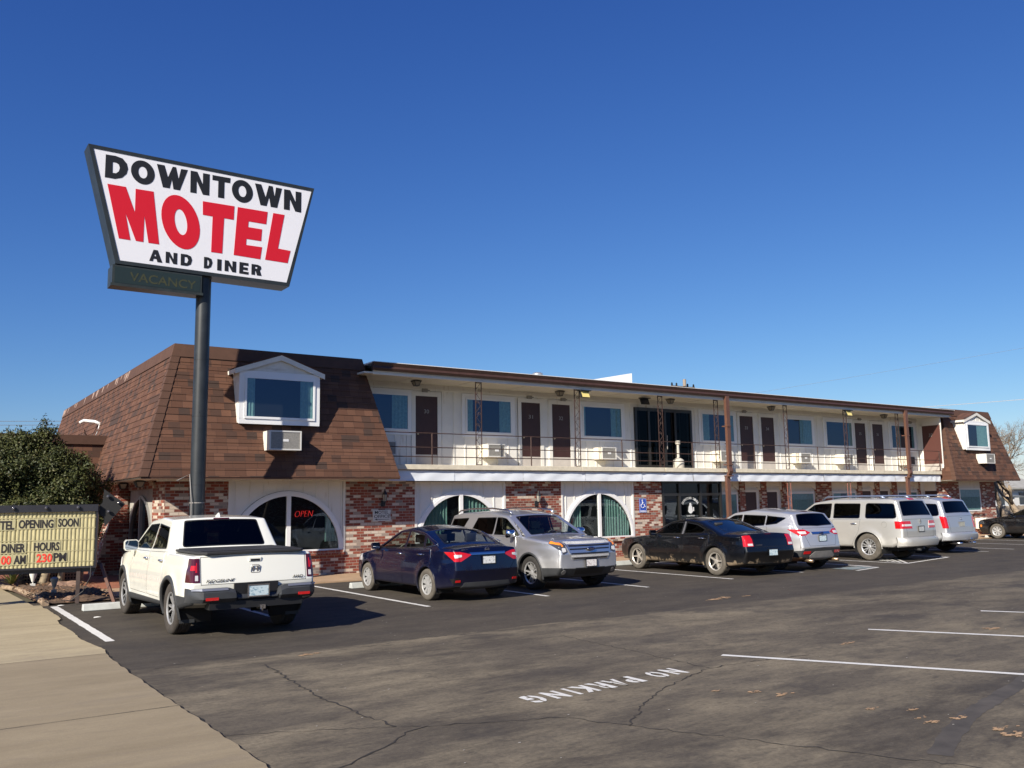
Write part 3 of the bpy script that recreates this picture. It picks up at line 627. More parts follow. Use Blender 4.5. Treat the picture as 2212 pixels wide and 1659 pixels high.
# dormers
def dormer(x0,x1,zb,zt,yf,zpk,ov=.17,curt=((0,.12),(.8,1))):
    sl=lambda z:T(YE,22.9,z)-.01
    mb=MB(); fy=yf+.03
    mb.prism([(x0,fy,zb),(x1,fy,zb),(x1,fy,zt),((x0+x1)/2,fy,zpk-.12),(x0,fy,zt)],(0,.06,0))
    for x in (x0,x1-.04): mb.prism([(x,fy+.06,zb),(x,max(fy+.07,sl(zb)+.02),zb),(x,sl(zt+.05)+.05,zt+.02),(x,fy+.06,zt+.02)],(.04,0,0))
    for x in (x0+.35,(x0+x1)/2-.35,(x0+x1)/2,(x0+x1)/2+.35,x1-.35): mb.box(x-.015,x+.015,fy-.012,fy,zt-.02,zt+.08+ .3*(1-abs(x-(x0+x1)/2)/((x1-x0)/2)))
    d=part(mb,'dormer',M_WHITE)
    mr=MB(); xm=(x0+x1)/2; yb=22.7
    for sx,xe in ((-1,x0-ov),(1,x1+ov)):
        mr.prism([(xe,fy-.08,zt+.0),(xm,fy-.08,zpk),(xm,fy-.08,zpk-.13),(xe,fy-.08,zt-.13)],(0,.04,0))
        mr.prism([(xe,fy-.05,zt-.1),(xe,fy-.05,zt+.0),(xe,sl(zt)+.1,zt+.0),(xe,sl(zt)+.1,zt-.1)],(-sx*.03,0,0))
    mr.build('gable_trim',M_WHITE,d)
    mt=MB()
    for sx,xe in ((-1,x0-ov),(1,x1+ov)): mt.prism([(xe,fy-.09,zt+.012),(xe,yb-.2,zt+.012),(xm,yb+.1,zpk+.012),(xm,fy-.09,zpk+.012)],(0,0,.02))
    mt.build('dormer_roof',M_SHING,d)
    window(x0+.12,x1-.12,zb+.1,zt-.16,fy,casing=.13,par=d,curt=curt,fr=.06)
dormer(6.91,9.02,3.95,5.3,22.07,5.72,ov=.13); dormer(40.75,42.83,3.99,5.36,22.07,5.74,ov=.13,curt=((.45,1),))
# railing
mb=MB(); 
for z in (3.2,3.47,3.88): mb.tube([(11.0,22.45,z),(24.6,22.45,z)],.014,6); mb.tube([(24.9,22.45,z),(39.1,22.45,z)],.014,6)
for x in (12.63,16.15,19.89,23.2,26.5,30.27,34.0,37.46,39.05): mb.tube([(x,22.45,2.97),(x,22.45,3.88)],.021,6)
part(mb,'balcony_railing',M_RAIL,smooth_angle=40)
mb=MB()
def orn(x,z0,z1,y=22.45):
    mb=MB(); h=.1
    for s in (-h,h): mb.box(x+s-.011,x+s+.011,y-.011,y+.011,z0,z1)
    z=z0+.08; k=0; st=.345
    while z+st<z1:
        s=1 if k%2==0 else -1
        pts=[]                      # C-scroll ended in two curls, alternately flipped
        for q in range(15):
            a=q/14*math.pi*2.6; r=.052*(1-.7*q/14); pts.append((x+s*(.03-r*math.cos(a)),y,z+.09+r*math.sin(a)*1.0))
        pts=pts[::-1]; mb.tube(pts+[(x-s*.02,y,z+.02),(x-s*.082,y,z-.03)],.0065,4)
        mb.tube([(x-s*.085,y,z+.14),(x+s*.085,y,z+.34)],.0065,4)
        z+=st; k+=1
    for zz in (z0+.02,z1-.02): mb.box(x-h,x+h,y-.02,y+.02,zz-.012,zz+.012)
    part(mb,'ornamental_post',M_RAIL)
for x in (14.23,18.01,21.71,24.5,28.39,32.18,35.9): orn(x,2.97,5.47)
M_RAIL=P('rail_pink',(.28,.12,.09),.6,var=.2,vs=8)
for x in (28.39,32.18): orn(x,.03,2.52)
M_RAIL=MATS['rail_iron']
for x in (24.79,36.16):
    mb=MB()
    def seg(p,q,hx=.085,hy=.055):
        vs=[]; 
        for c in (p,q): vs+=[(c[0]-hx,c[1]-hy,c[2]),(c[0]+hx,c[1]-hy,c[2]),(c[0]+hx,c[1]+hy,c[2]),(c[0]-hx,c[1]+hy,c[2])]
        mb.add(vs,[(0,1,2,3),(4,5,6,7),(0,1,5,4),(1,2,6,5),(2,3,7,6),(3,0,4,7)])
    seg((x,22.18,5.6),(x,22.18,3.0)); seg((x,22.18,3.0),(x+.0,22.14,2.88)); seg((x,22.14,2.88),(x,22.20,2.76)); seg((x,22.2,2.76),(x,22.3,2.62)); seg((x,22.3,2.62),(x,22.3,.05))
    for z in (4.5,3.1,2.7,1.2): mb.box(x-.1,x+.1,22.1,22.37,z-.02,z+.02)
    part(mb,'downspout',P('downspout_brown',(.13,.062,.042),.45,var=.12))
# roof-top items
o=MB(); o.prism([(23.2,28,6.0),(23.3,28,6.83),(25.5,28,7.25),(25.5,28,6.0)],(0,5,0)); part(o,'parapet_wall',P('parapet_white',(.85,.84,.8),.6))
# ------------------------------------------------------------ fittings: each can be lifted away
def ac(x0,x1,z0,z1,y0,y1,label,housing=None,grille='grille',dark=False):
    t_=thing('air_conditioner',((x0+x1)/2,y1,z0),label,'air conditioner','air conditioners through the walls')
    mb=MB(); mb.box(x0,x1,y0+.02,y1,z0,z1); mb.build('housing',housing or M_ACW,t_,bevel=.006)
    mb=MB(); f=.035; mb.box(x0,x1,y0,y0+.02,z1-f,z1); mb.box(x0,x1,y0,y0+.02,z0,z0+f); mb.box(x0,x0+f,y0,y0+.02,z0+f,z1-f); mb.box(x1-f,x1,y0,y0+.02,z0+f,z1-f); mb.build('front_frame',P('unit_frame',(.62,.61,.58),.5),t_)
    mb=MB(); mb.quad((x0+f,y0+.012,z0+f),(x1-f,y0+.012,z0+f),(x1-f,y0+.012,z1-f),(x0+f,y0+.012,z1-f))
    if dark: 
        for k in range(6): mb.box(x0+f,x0+.12,y0+.0,y0+.01,z0+.05+k*.055,z0+.07+k*.055)
    mb.build('grille',M_BLACKM if dark else M_GREY,t_)
    if not dark:
        mb=rbox((x0+x1)/2-.06,(x0+x1)/2+.08,y0+.004,y0+.012,(z0+z1)/2-.03,(z0+z1)/2+.03); mb.build('badge',P('badge_white',(.75,.75,.75),.4),t_)
    return t_
for x,lab,dk in ((11.2,'air conditioner half hidden behind the slanted edge of the brown mansard roof',0),(15.0,'cream air conditioner on the walkway wall just left of door 31',0),(19.6,'cream air conditioner under the wide dark window between door 32 and the glass doors',0),(25.42,'cream air conditioner just right of the glass doors and behind the brown downspout',0),(30.1,'cream air conditioner on the walkway wall right of door 34',0),(32.95,'cream air conditioner on the walkway wall left of door 35',0),(37.6,'older air conditioner with black front at the far end of the walkway',1)):
    ac(x,x+.64,3.27,3.68,23.13,YU-.005,lab,dark=bool(dk))
ac(7.55,8.38,3.25,3.74,21.63,T(YE,22.9,3.6),'white air conditioner on the brown shingles under the large left dormer',housing=M_WHITE)
ac(41.62,42.38,3.33,3.78,21.65,T(YE,22.9,3.6),'white air conditioner on the brown shingles under the small right dormer',housing=M_WHITE)
ac(42.2,43.0,.3,.8,22.2,YW-.005,'large white air conditioner low on the brick wall at the far right corner',housing=M_WHITE)
def lantern_c(x,y,z,label):
    mb=MB(); n=4; mb.lathe([(.05,0),(.17,-.02),(.17,-.045)],(x,y,z),'z',4,math.pi/4)
    for k in range(4):
        a=math.pi/4+k*math.pi/2; mb.tube([(x+.145*math.cos(a),y+.145*math.sin(a),z-.045),(x+.085*math.cos(a),y+.085*math.sin(a),z-.17)],.012,4)
    mb.lathe([(.09,-.165),(.09,-.18)],(x,y,z),'z',4,math.pi/4)
    o=tag(mb.build('ceiling_lantern',M_BLACKM),label,'lantern','black lanterns under the soffits')
    m2=MB(); m2.lathe([(.13,-.045),(.075,-.165)],(x,y,z),'z',4,math.pi/4); m2.build('glass_shade',P('lantern_glass',(.28,.25,.2),.25),o)
for x,lab in ((12.36,'black lantern under the soffit left of door 30'),(17.67,'black lantern under the soffit between doors 31 and 32'),(22.66,'black lantern under the soffit above the walkway glass doors'),(28.14,'black lantern under the soffit just right of the first brown downspout'),(35.66,'black lantern under the soffit above doors 35 and 36')): lantern_c(x,22.9,5.47,lab)
lantern_c(4.95,23.6,2.55,'black lantern under the left eave nearest the corner of the building'); lantern_c(4.95,25.6,2.55,'black lantern under the left eave over the side entrance')
def lantern_w(x,z,label):
    y=YW; mb=MB(); mb.box(x-.05,x+.05,y-.03,y,z-.25,z-.08); mb.tube([(x,y-.03,z-.2),(x,y-.14,z-.22),(x,y-.15,z-.12)],.012,5)
    mb.lathe([(.045,-.12),(.05,-.1)],(x,y-.15,z),'z',6); mb.lathe([(.085,.08),(.07,.11),(.025,.19),(.012,.24)],(x,y-.15,z),'z',6)
    for k in range(6): a=k*math.pi/3; mb.tube([(x+.046*math.cos(a),y-.15+.046*math.sin(a),z-.1),(x+.078*math.cos(a),y-.15+.078*math.sin(a),z+.08)],.006,4)
    o=tag(mb.build('wall_lantern',M_BLACKM),label,'lantern','black lanterns on the brick piers')
    m2=MB(); m2.lathe([(.042,-.1),(.073,.08)],(x,y-.15,z),'z',6); m2.build('glass_shade',P('lantern_glass2',(.35,.33,.28),.2),o)
lantern_w(11.2,2.05,'black wall lantern on the brick above the motel office sign'); lantern_w(16.5,1.98,'black wall lantern on the sunlit brick pier between the two curtained arched windows')
def flood(x,y,z,col,lab):
    t_=thing('floodlight',(x,y,z),lab,'floodlight'); mb=MB(); mb.prism([(x-.17,y-.1,z-.18),(x+.17,y-.1,z-.18),(x+.17,y-.02,z+.03),(x-.17,y-.02,z+.03)],(0,.08,.0)); mb.box(x-.2,x+.2,y-.12,y+.08,z+.03,z+.06); mb.build('housing',M_BLACKM,t_)
    m2=MB(); m2.prism([(x-.15,y-.108,z-.17),(x+.15,y-.108,z-.17),(x+.15,y-.03,z+.02),(x-.15,y-.03,z+.02)],(0,-.006,0)); m2.build('lens',col,t_)
yl=P('yellow_lens',(.75,.62,.22),.3); flood(18.2,22.3,5.38,yl,'yellow lensed floodlight at the soffit edge by door 32'); flood(32.2,22.3,5.38,yl,'yellow lensed floodlight at the soffit edge over the window left of door 35'); flood(21.3,22.8,5.36,M_BLACKM,'black twin floodlight under the soffit left of the walkway glass doors')
for x,lab in ((13.0,'small grey junction box high on the wall over door 30'),(16.9,'small grey junction box by the lantern over door 31'),(18.3,'small grey junction box high on the wall just left of the yellow lensed floodlight'),(27.3,'small grey junction box high on the wall to the right of the first brown downspout'),(34.8,'small grey junction box high on the wall left of the lantern before the second downspout'),(38.7,'small grey junction box high on the wall over the last walkway window')):
    mb=MB(); mb.box(x-.09,x+.09,YU-.08,YU-.03,5.22,5.33); mb.tube([(x+.07,YU-.06,5.28),(x+.16,YU-.06,5.28)],.02,6); tag(mb.build('junction_box',P('box_grey',(.25,.24,.22),.6)),lab,'junction box','junction boxes on the walkway wall')
# motel office sign
t_=thing('office_sign',(11.17,YW,1.55),'small hand painted motel office sign with a left arrow on the shaded brick','sign')
mb=rbox(10.9,11.44,YW-.03,YW-.002,1.4,1.71); mb.build('board',P('board_white',(.62,.62,.58),.6,dirt=((.3,.3,.28),6,.55)),t_)
mb=MB(); add_text(mb,'MOTEL',(11.165,YW-.032,1.645),(1,0,0),(0,0,1),.42,.085,bold=.004,thick=.002); add_text(mb,'OFFICE',(11.17,YW-.032,1.535),(1,0,0),(0,0,1),.48,.085,bold=.004,thick=.002)
mb.box(11.0,11.4,YW-.034,YW-.031,1.445,1.457); mb.prism([(10.95,YW-.031,1.451),(11.02,YW-.031,1.475),(11.02,YW-.031,1.428)],(0,-.003,0)); mb.build('lettering',M_BLACK,t_)
# accessible parking sign
t_=thing('accessible_parking_sign',(21,YW,1.69),'blue accessible parking sign with wheelchair symbol on the brick pier','sign')
mb=rbox(20.84,21.16,YW-.02,YW-.003,1.45,1.93); mb.build('plate',P('sign_blue',(.03,.08,.42),.4),t_,bevel=.003)
mb=MB(); x,z,y=21.0,1.72,YW-.022; wv=P('sign_white',(.82,.83,.85),.4)
mb.lathe([(.025,0),(.025,.002)],(x-.03,y-.002,z+.15),'y',12)
mb.tube([(x-.03,y,z+.12),(x-.02,y,z+.02),(x+.05,y,z+.02),(x+.085,y,z-.07),(x+.11,y,z-.065)],.011,6); mb.tube([(x-.03,y,z+.075),(x+.04,y,z+.075)],.009,6)
mb.tube([(x-.02+.075*math.cos(a),y,z-.03+.075*math.sin(a)) for a in [math.radians(130+k*20) for k in range(11)]],.009,6)
add_text(mb,'PARKING',(x,y,1.5),(1,0,0),(0,0,1),.25,.055,bold=.015,thick=.0015)
for (a,b,c,d) in ((20.85,21.15,1.46,1.466),(20.85,21.15,1.914,1.92),(20.85,20.856,1.466,1.914),(21.144,21.15,1.466,1.914)): mb.box(a,b,y-.002,y,c,d)
mb.build('symbol',wv,t_)
# neon open sign
t_=thing('open_sign',(8.93,YW,1.64),'red neon open sign behind the first arched window','neon sign')
mb=MB(); add_text(mb,'OPEN',(8.93,YW+.05,1.65),(1,0,.03),(0,0,1),.5,.15,bold=-.035,shear=.25,thick=.006); mb.build('lettering',P('neon_red',(.6,.02,.02),.4,emit=((1,.04,.03),1.1)),t_)
mb=MB(); mb.box(8.7,9.16,YW+.07,YW+.075,1.53,1.54); mb.build('bracket',M_BLACKM,t_)
# ashtray urn on the walkway
mb=MB(); mb.lathe([(.19,0),(.2,.02),(.2,.28),(.16,.33),(.06,.38),(.05,.42),(.045,.85),(.09,.88),(.09,.98),(.05,1.0)],(22.95,22.9,2.97),'z',20)
tag(mb.build('cigarette_receptacle',P('urn_beige',(.5,.47,.41),.5,var=.05),smooth_angle=40),'beige long necked cigarette receptacle on the walkway by the glass doors','ashtray')
# roof vents and pole beyond
for x,y,z in ((19.05,26,5.8),):
    mb=MB(); mb.lathe([(.12,0),(.12,.6),(.2,.62),(.2,.72),(.14,.76)],(x,y,z),'z',14); tag(mb.build('roof_vent',P('galvanised',(.55,.56,.56),.35,.7),smooth_angle=35),'short round metal vent cap rising above the roof edge','vent')
t_=thing('utility_pole',(45.8,45,0),'utility pole whose crossarm and insulators just show above the roof','utility pole')
wd=P('pole_wood',(.12,.085,.06),.9,var=.3,vs=6); mb=MB(); mb.tube([(45.8,45,0),(45.8,45,9.9)],.14,8); mb.build('pole',wd,t_)
mb=rbox(44.7,47.0,44.94,45.06,9.78,9.92); mb.build('crossarm',wd,t_)
for x in (44.75,45.2,46.3,46.9): m2=MB(); m2.lathe([(.05,0),(.08,.05),(.05,.1),(.07,.15),(.03,.22)],(x,45,9.92),'z',8); m2.build('insulator',M_BLACKM,t_)
mb=MB(); mb.tube([(45.8,44.8,9.9),(45.8,44.8,10.4)],.12,8); mb.build('transformer',P('trafo',(.3,.25,.2),.6),t_)
# satellite / mast bracket on the left slope
t_=thing('dish_bracket',(4.9,30.6,4.1),'white bent satellite bracket fixed on the left brown roof slope','satellite bracket')
mb=MB(); mb.tube([(4.97,30.7,4.0),(4.75,30.65,4.22),(4.72,30.62,4.35)],.02,6); mb.build('mast',M_BROWN,t_)
mb=MB(); mb.tube([(5.14,30.4,4.52),(5.0,30.55,4.6),(4.7,30.7,4.63),(4.6,30.75,4.56)],.05,8); mb.tube([(5.14,30.4,4.52),(5.1,30.38,4.3),(5.05,30.4,4.15)],.04,8); mb.build('arm',M_ROOF,t_,smooth=True)

# ------------------------------------------------------------ vehicles
def fillet(pts, n=5, closed=True):
    out=[]; m=len(pts)
    for i in range(m):
        p=Vector(pts[i][:2]); r=pts[i][2] if len(pts[i])>2 else .05
        a=Vector(pts[i-1][:2]); b=Vector(pts[(i+1)%m][:2]); u=(a-p); v=(b-p); lu,lv=u.length,v.length; u/=lu; v/=lv
        ang=math.acos(max(-1,min(1,u.dot(v)))); 
        if ang>math.pi-.02: out.append(tuple(p)); continue
        d=min(r/math.tan(ang/2), lu*.48, lv*.48); A_=p+u*d; B_=p+v*d
        for k in range(n+1):
            t=k/n; q=A_*(1-t)**2+p*2*t*(1-t)+B_*t*t; out.append((q.x,q.y))
    return out
def resample(poly, mx=.09):
    out=[]
    for i,p in enumerate(poly):
        q=poly[(i+1)%len(poly)]; L=math.dist(p,q); n=max(1,int(math.ceil(L/mx)))
        for k in range(n): out.append((p[0]+(q[0]-p[0])*k/n,p[1]+(q[1]-p[1])*k/n))
    return [p for i,p in enumerate(out) if math.dist(p,out[i-1])>1e-4]
def area(P_): return sum(P_[i-1][0]*P_[i][1]-P_[i][0]*P_[i-1][1] for i in range(len(P_)))/2
def ccw(P_): return list(P_) if area(P_)>0 else list(P_)[::-1]
def insetpoly(P_, d):
    P_=ccw(P_); n=len(P_); out=[]
    for i in range(n):
        a,b,c=Vector(P_[i-1][:2]),Vector(P_[i][:2]),Vector(P_[(i+1)%n][:2]); e1=(b-a).normalized(); e2=(c-b).normalized()
        n1=Vector((-e1.y,e1.x)); n2=Vector((-e2.y,e2.x)); k=n1+n2; k/=max(.12,k.dot(n1)); out.append((b.x+k.x*d,b.y+k.y*d))
    return out
def rnd_poly(P_, r): return ccw(fillet([(p[0],p[1],r) for p in ccw(P_)],3))
def split(poly, cs, a, b):
    """poly verts, cs 2d coords; left of a->b is inside"""
    n=len(poly); s=[(b[0]-a[0])*(c[1]-a[1])-(b[1]-a[1])*(c[0]-a[0]) for c in cs]
    if all(v>=-1e-9 for v in s): return (poly,cs),None
    if all(v<=1e-9 for v in s): return None,(poly,cs)
    I=([],[]);O=([],[])
    for i in range(n):
        j=(i+1)%n; p,q=poly[i],poly[j]
        if s[i]>=0: I[0].append(p);I[1].append(cs[i])
        if s[i]<=0: O[0].append(p);O[1].append(cs[i])
        if s[i]*s[j]<0:
            t=s[i]/(s[i]-s[j]); m=tuple(x+(y-x)*t for x,y in zip(p,q)); mc=tuple(x+(y-x)*t for x,y in zip(cs[i],cs[j])); I[0].append(m);I[1].append(mc);O[0].append(m);O[1].append(mc)
    return (I if len(I[0])>2 else None),(O if len(O[0])>2 else None)
def clip(faces, Q, cf, flt=None):
    Q=ccw(Q); x0=min(q[0] for q in Q);x1=max(q[0] for q in Q);y0=min(q[1] for q in Q);y1=max(q[1] for q in Q); ins=[];out=[]
    for f in faces:
        if flt and not flt(f): out.append(f); continue
        cs=[cf(v) for v in f]
        if max(c[0] for c in cs)<x0 or min(c[0] for c in cs)>x1 or max(c[1] for c in cs)<y0 or min(c[1] for c in cs)>y1: out.append(f); continue
        cur=(f,cs)
        for i in range(len(Q)):
            I,O=split(cur[0],cur[1],Q[i],Q[(i+1)%len(Q)])
            if O: out.append(O[0])
            cur=I
            if cur is None: break
        if cur: ins.append(cur[0])
    return ins,out
XZ=lambda v:(v[0],v[2]); YZ=lambda v:(v[1],v[2]); TY=lambda v:(v[3],v[1])
class Car:
    def __init__(s, spec, name, loc, rz, label, cat, scale=(.985,.955,.955), group=None):
        s.sp=spec; s.root=thing(name,loc,label,cat,group,rz=rz,local=True); s.root.scale=scale
        s.W=spec['W']; s.e=spec.get('e',.055); s.c=spec.get('c',.03)
        sil=ccw(fillet([(p[0],p[1],p[2] if len(p)>2 else .08) for p in spec['sil']])); sil=resample(sil)
        # start at the lowest front point so that t runs over hood, roof, tail
        i0=max(range(len(sil)),key=lambda i:sil[i][0]-2.2*sil[i][1]); sil=sil[i0:]+sil[:i0]
        s.sil=sil; n=len(sil); s.t=[0]
        for i in range(1,n+1): s.t.append(s.t[-1]+math.dist(sil[i-1],sil[i%n]))
        nr=[]
        for i in range(n):
            a,b=sil[i-1],sil[(i+1)%n]; d=Vector((b[0]-a[0],b[1]-a[1])).normalized(); nr.append((d.y,-d.x))
        for _ in range(2): nr=[tuple(Vector((nr[i-1][0]+2*nr[i][0]+nr[(i+1)%n][0],nr[i-1][1]+2*nr[i][1]+nr[(i+1)%n][1])).normalized()) for i in range(n)]
        s.nr=nr; e,c=s.e,s.c
        inn=[(p[0]-q[0]*(c+e),p[1]-q[1]*(c+e)) for p,q in zip(sil,nr)]
        s.inn=inn; s.PAN=[]; s.SKIN=[];s.FIL=[];s.SIDE=[]
        K=9; vs=[-1+2*k/K for k in range(K+1)]
        def skin(i,v):
            j=i%n; y=(s.f(*inn[j])-e)*v; o=c*v*v; p=sil[j];q=nr[j]; return (p[0]-q[0]*o,y,p[1]-q[1]*o,s.t[i])
        def fil(i,k):
            j=i%n; th=math.pi/2*k/3; p,q=inn[j],nr[j]; return (p[0]+q[0]*e*math.sin(th),s.f(*p)-e*(1-math.cos(th)),p[1]+q[1]*e*math.sin(th),s.t[i])
        for i in range(n):
            for k in range(K): s.SKIN.append([skin(i,vs[k]),skin(i,vs[k+1]),skin(i+1,vs[k+1]),skin(i+1,vs[k])])
            for k in range(3): s.FIL.append([fil(i,k),fil(i,k+1),fil(i+1,k+1),fil(i+1,k)])
        xs=sorted(set([round(p[0],4) for p in inn])); xs=[xs[0]]+[x for a,x in zip(xs,xs[1:]) if x-a>.0015]
        full=[]
        for a,b in zip(xs,xs[1:]):
            m=max(1,int((b-a)/.07)); full+=[a+(b-a)*k/m for k in range(m)]
        full.append(xs[-1]); cols=[]; R=16
        for x in full:
            zz=[]; xx=min(max(x,xs[0]+1e-5),xs[-1]-1e-5)
            for a,b in zip(inn,inn[1:]+inn[:1]):
                if (a[0]-xx)*(b[0]-xx)<=0 and abs(a[0]-b[0])>1e-9: zz.append(a[1]+(b[1]-a[1])*(xx-a[0])/(b[0]-a[0]))
            if len(zz)<2: cols.append(cols[-1] if cols else None); continue
            lo,hi=min(zz),max(zz); bt=s.belt(x)
            ks=[]
            if hi>bt+.12: ks=[lo+(bt-lo)*k/10 for k in range(10)]+[bt+(hi-bt)*k/(R-10) for k in range(R-9)]
            else: ks=[lo+(hi-lo)*k/R for k in range(R+1)]
            cols.append([(x,s.f(x,z),z,0) for z in ks])
        cols=[c_ for c_ in cols if c_]
        for A_,B_ in zip(cols,cols[1:]):
            for k in range(R): s.SIDE.append([A_[k],B_[k],B_[k+1],A_[k+1]])
    def belt(s,x):
        b=s.sp['belt']; return b[0]+b[1]*x
    def f(s,x,z):
        sp=s.sp; w=s.W/2; xF,xR=sp['front'],sp['rear']; a,b=sp.get('plan',((1.2,.16),(1.2,.10)))
        if x>xF-a[0]: w-=a[1]*((x-(xF-a[0]))/a[0])**2.4
        if x<xR+b[0]: w-=b[1]*(((xR+b[0])-x)/b[0])**2.6
        zm=sp.get('zmax',.62)
        if z<zm: w-=.05*((zm-z)/.4)**2
        bt=s.belt(x); 
        if z>zm: w-=.035*(min(z,bt)-zm)/(max(.1,bt-zm))
        if z>bt:
            h=z-bt; w-=math.tan(math.radians(sp.get('tumble',17)))*h + .03*(1-math.exp(-h/.05))
        w+=.012*math.tanh((sp.get('crease',.8)-z)/.02)*.5
        for ax in (sp['ax'][0],sp['ax'][1]):
            d=math.hypot(x-ax,z-sp['r']); R=sp['r']+.06
            w+=sp.get('flare',.02)*math.exp(-((d-R)/.09)**2)
        return max(w,.05)
    def part(s,faces,name,mat,mirror=False,off=0,thick=0,smooth=True,parent=None,tid=None):
        mb=MB(); 
        for f in faces: mb.add([v[:3] for v in f],[tuple(range(len(f)))])
        if mirror:
            for f in faces: mb.add([(v[0],-v[1],v[2]) for v in f][::-1],[tuple(range(len(f)))])
        if not mb.f: return None
        if off or thick:
            bm=bmesh.new(); vm={}
            for f in mb.f:
                vv=[]
                for i in f:
                    k=tuple(round(c,4) for c in mb.v[i])
                    if k not in vm: vm[k]=bm.verts.new(mb.v[i])
                    if vm[k] not in vv: vv.append(vm[k])
                if len(vv)>2:
                    try: bm.faces.new(vv)
                    except ValueError: pass
            bm.normal_update()
            cen=Vector((0,0,.7))
            for f in bm.faces:
                c_=f.calc_center_median(); o=Vector((c_.x*.12,c_.y,c_.z-.7)) if abs(f.normal.y)>.6 else c_-Vector((c_.x*.3,0,.7))
                if f.normal.dot(o)<0: f.normal_flip()
            bm.normal_update(); 
            for v in bm.verts: v.co+=v.normal*off
            if thick:
                be=[e for e in bm.edges if len(e.link_faces)==1]; nm={v.index:v.normal.copy() for v in bm.verts}; bm.verts.index_update(); nd={v:v.normal.copy() for v in bm.verts}
                r=bmesh.ops.extrude_edge_only(bm,edges=be); 
                for el in r['geom']:
                    if isinstance(el,bmesh.types.BMVert):
                        best=min((v for e in el.link_edges for v in [e.other_vert(el)] if v in nd),key=lambda v:(v.co-el.co).length,default=None)
                        if best: el.co-=nd[best]*thick
            m2=MB(); bm.verts.index_update(); m2.v=[tuple(v.co) for v in bm.verts]; m2.f=[tuple(v.index for v in f.verts) for f in bm.faces]; m2.m=[0]*len(m2.f); bm.free(); mb=m2
        return mb.build(name,mat,parent or s.root,smooth=smooth,smooth_angle=35 if smooth else None)
    # --- cutting tools
    def cut_side(s,Q,name,mat,trim=None,tw=.018,rr=.03,off=-.006):
        Q0=Q; Q=rnd_poly(Q,rr); ins,s.SIDE=clip(s.SIDE,Q,XZ)
        if trim:
            I=rnd_poly(insetpoly(Q0,tw),max(.006,rr-tw)); pane,ring=clip(ins,I,XZ); 
            for sy in (1,-1):
                tr=lambda F:[[ (v[0],v[1]*sy,v[2],0) for v in f] for f in F]
                w_=s.part(tr(ring),name+'_frame',trim,off=.002); s.part(tr(pane),name,mat,off=off,parent=w_)
        else:
            for sy in (1,-1): s.part([[ (v[0],v[1]*sy,v[2],0) for v in f] for f in ins],name,mat,off=off)
    def door(s,Q,mat,handle=None,hm=None):
        ins,s.SIDE=clip(s.SIDE,Q,XZ); I=insetpoly(Q,.006); d,gap=clip(ins,I,XZ); s.GAP+=gap
        for sy in (1,-1):
            o=s.part([[ (v[0],v[1]*sy,v[2],0) for v in f] for f in d],'door',mat)
            if handle:
                x,z=handle; y=s.f(x,z); mb=MB(); mb.tube([(x+.1,sy*(y-.002),z),(x+.08,sy*(y+.03),z),(x,sy*(y+.037),z+.003),(x-.08,sy*(y+.03),z),(x-.1,sy*(y-.002),z)],[.012,.016,.017,.016,.012],8); mb.build('handle',hm or M_CHROME,o,smooth=True)
    def cut_skin(s,Q,name,mat,trim=None,tw=.02,rr=.05,off=-.006):
        Q0=Q; Q=rnd_poly(Q,rr); ins,s.SKIN=clip(s.SKIN,Q,TY); I=rnd_poly(insetpoly(Q0,tw),max(.006,rr-tw)); pane,ring=clip(ins,I,TY)
        w_=s.part(ring,name+'_frame',trim or M_TRIM,off=.002); s.part(pane,name,mat,off=off,parent=w_); return w_
    def panel(s,Q,name,mat,cf=YZ,flt=None,gap=.007):
        ins,s.SKIN=clip(s.SKIN,Q,cf,flt); I=insetpoly(Q,gap); d,g=clip(ins,I,cf); s.GAP+=g; s.PAN+=d; return s.part(d,name,mat)
    def T(s,x,z,): 
        i=min(range(len(s.sil)),key=lambda i:math.hypot(s.sil[i][0]-x,s.sil[i][1]-z)); return s.t[i]
    def overlay(s,name,mat,side=None,skin=None,rear=True,off=.008,thick=.012,both=True,one=None,parent=None):
        """proud piece following the skin; side polygon in x,z (takes the rounded edge too), skin polygon in y,z"""
        out=[]
        for sy in ((1,-1) if both else (one or 1,)):
            F=[]
            if side:
                a,_=clip(s.SIDE+s.FIL,side,XZ); F+=[[ (v[0],v[1]*sy,v[2],v[3]) for v in f] for f in a]
            if skin:
                lim=(lambda f:f[0][0]<0) if rear else (lambda f:f[0][0]>0)
                a,_=clip([f for f in s.SKIN+s.PAN if lim(f)],[(y*sy,z) for y,z in skin],YZ); F+=a
            out.append(s.part(F,name,mat,off=off,thick=thick,parent=parent))
        return out
    def overlay_c(s,name,mat,skin,rear=True,off=.008,thick=.012,parent=None):
        lim=(lambda f:f[0][0]<0) if rear else (lambda f:f[0][0]>0)
        a,_=clip([f for f in s.SKIN+s.PAN if lim(f)],skin,YZ); return s.part(a,name,mat,off=off,thick=thick,parent=parent)
    def skin_x(s,y,z,rear=True):
        best=None
        for f in s.SKIN+s.PAN:
            c_=[sum(v[k] for v in f)/len(f) for k in range(3)]
            if (c_[0]<0)==rear:
                d=(c_[1]-y)**2+(c_[2]-z)**2
                if best is None or d<best[0]: best=(d,c_[0])
        return best[1]
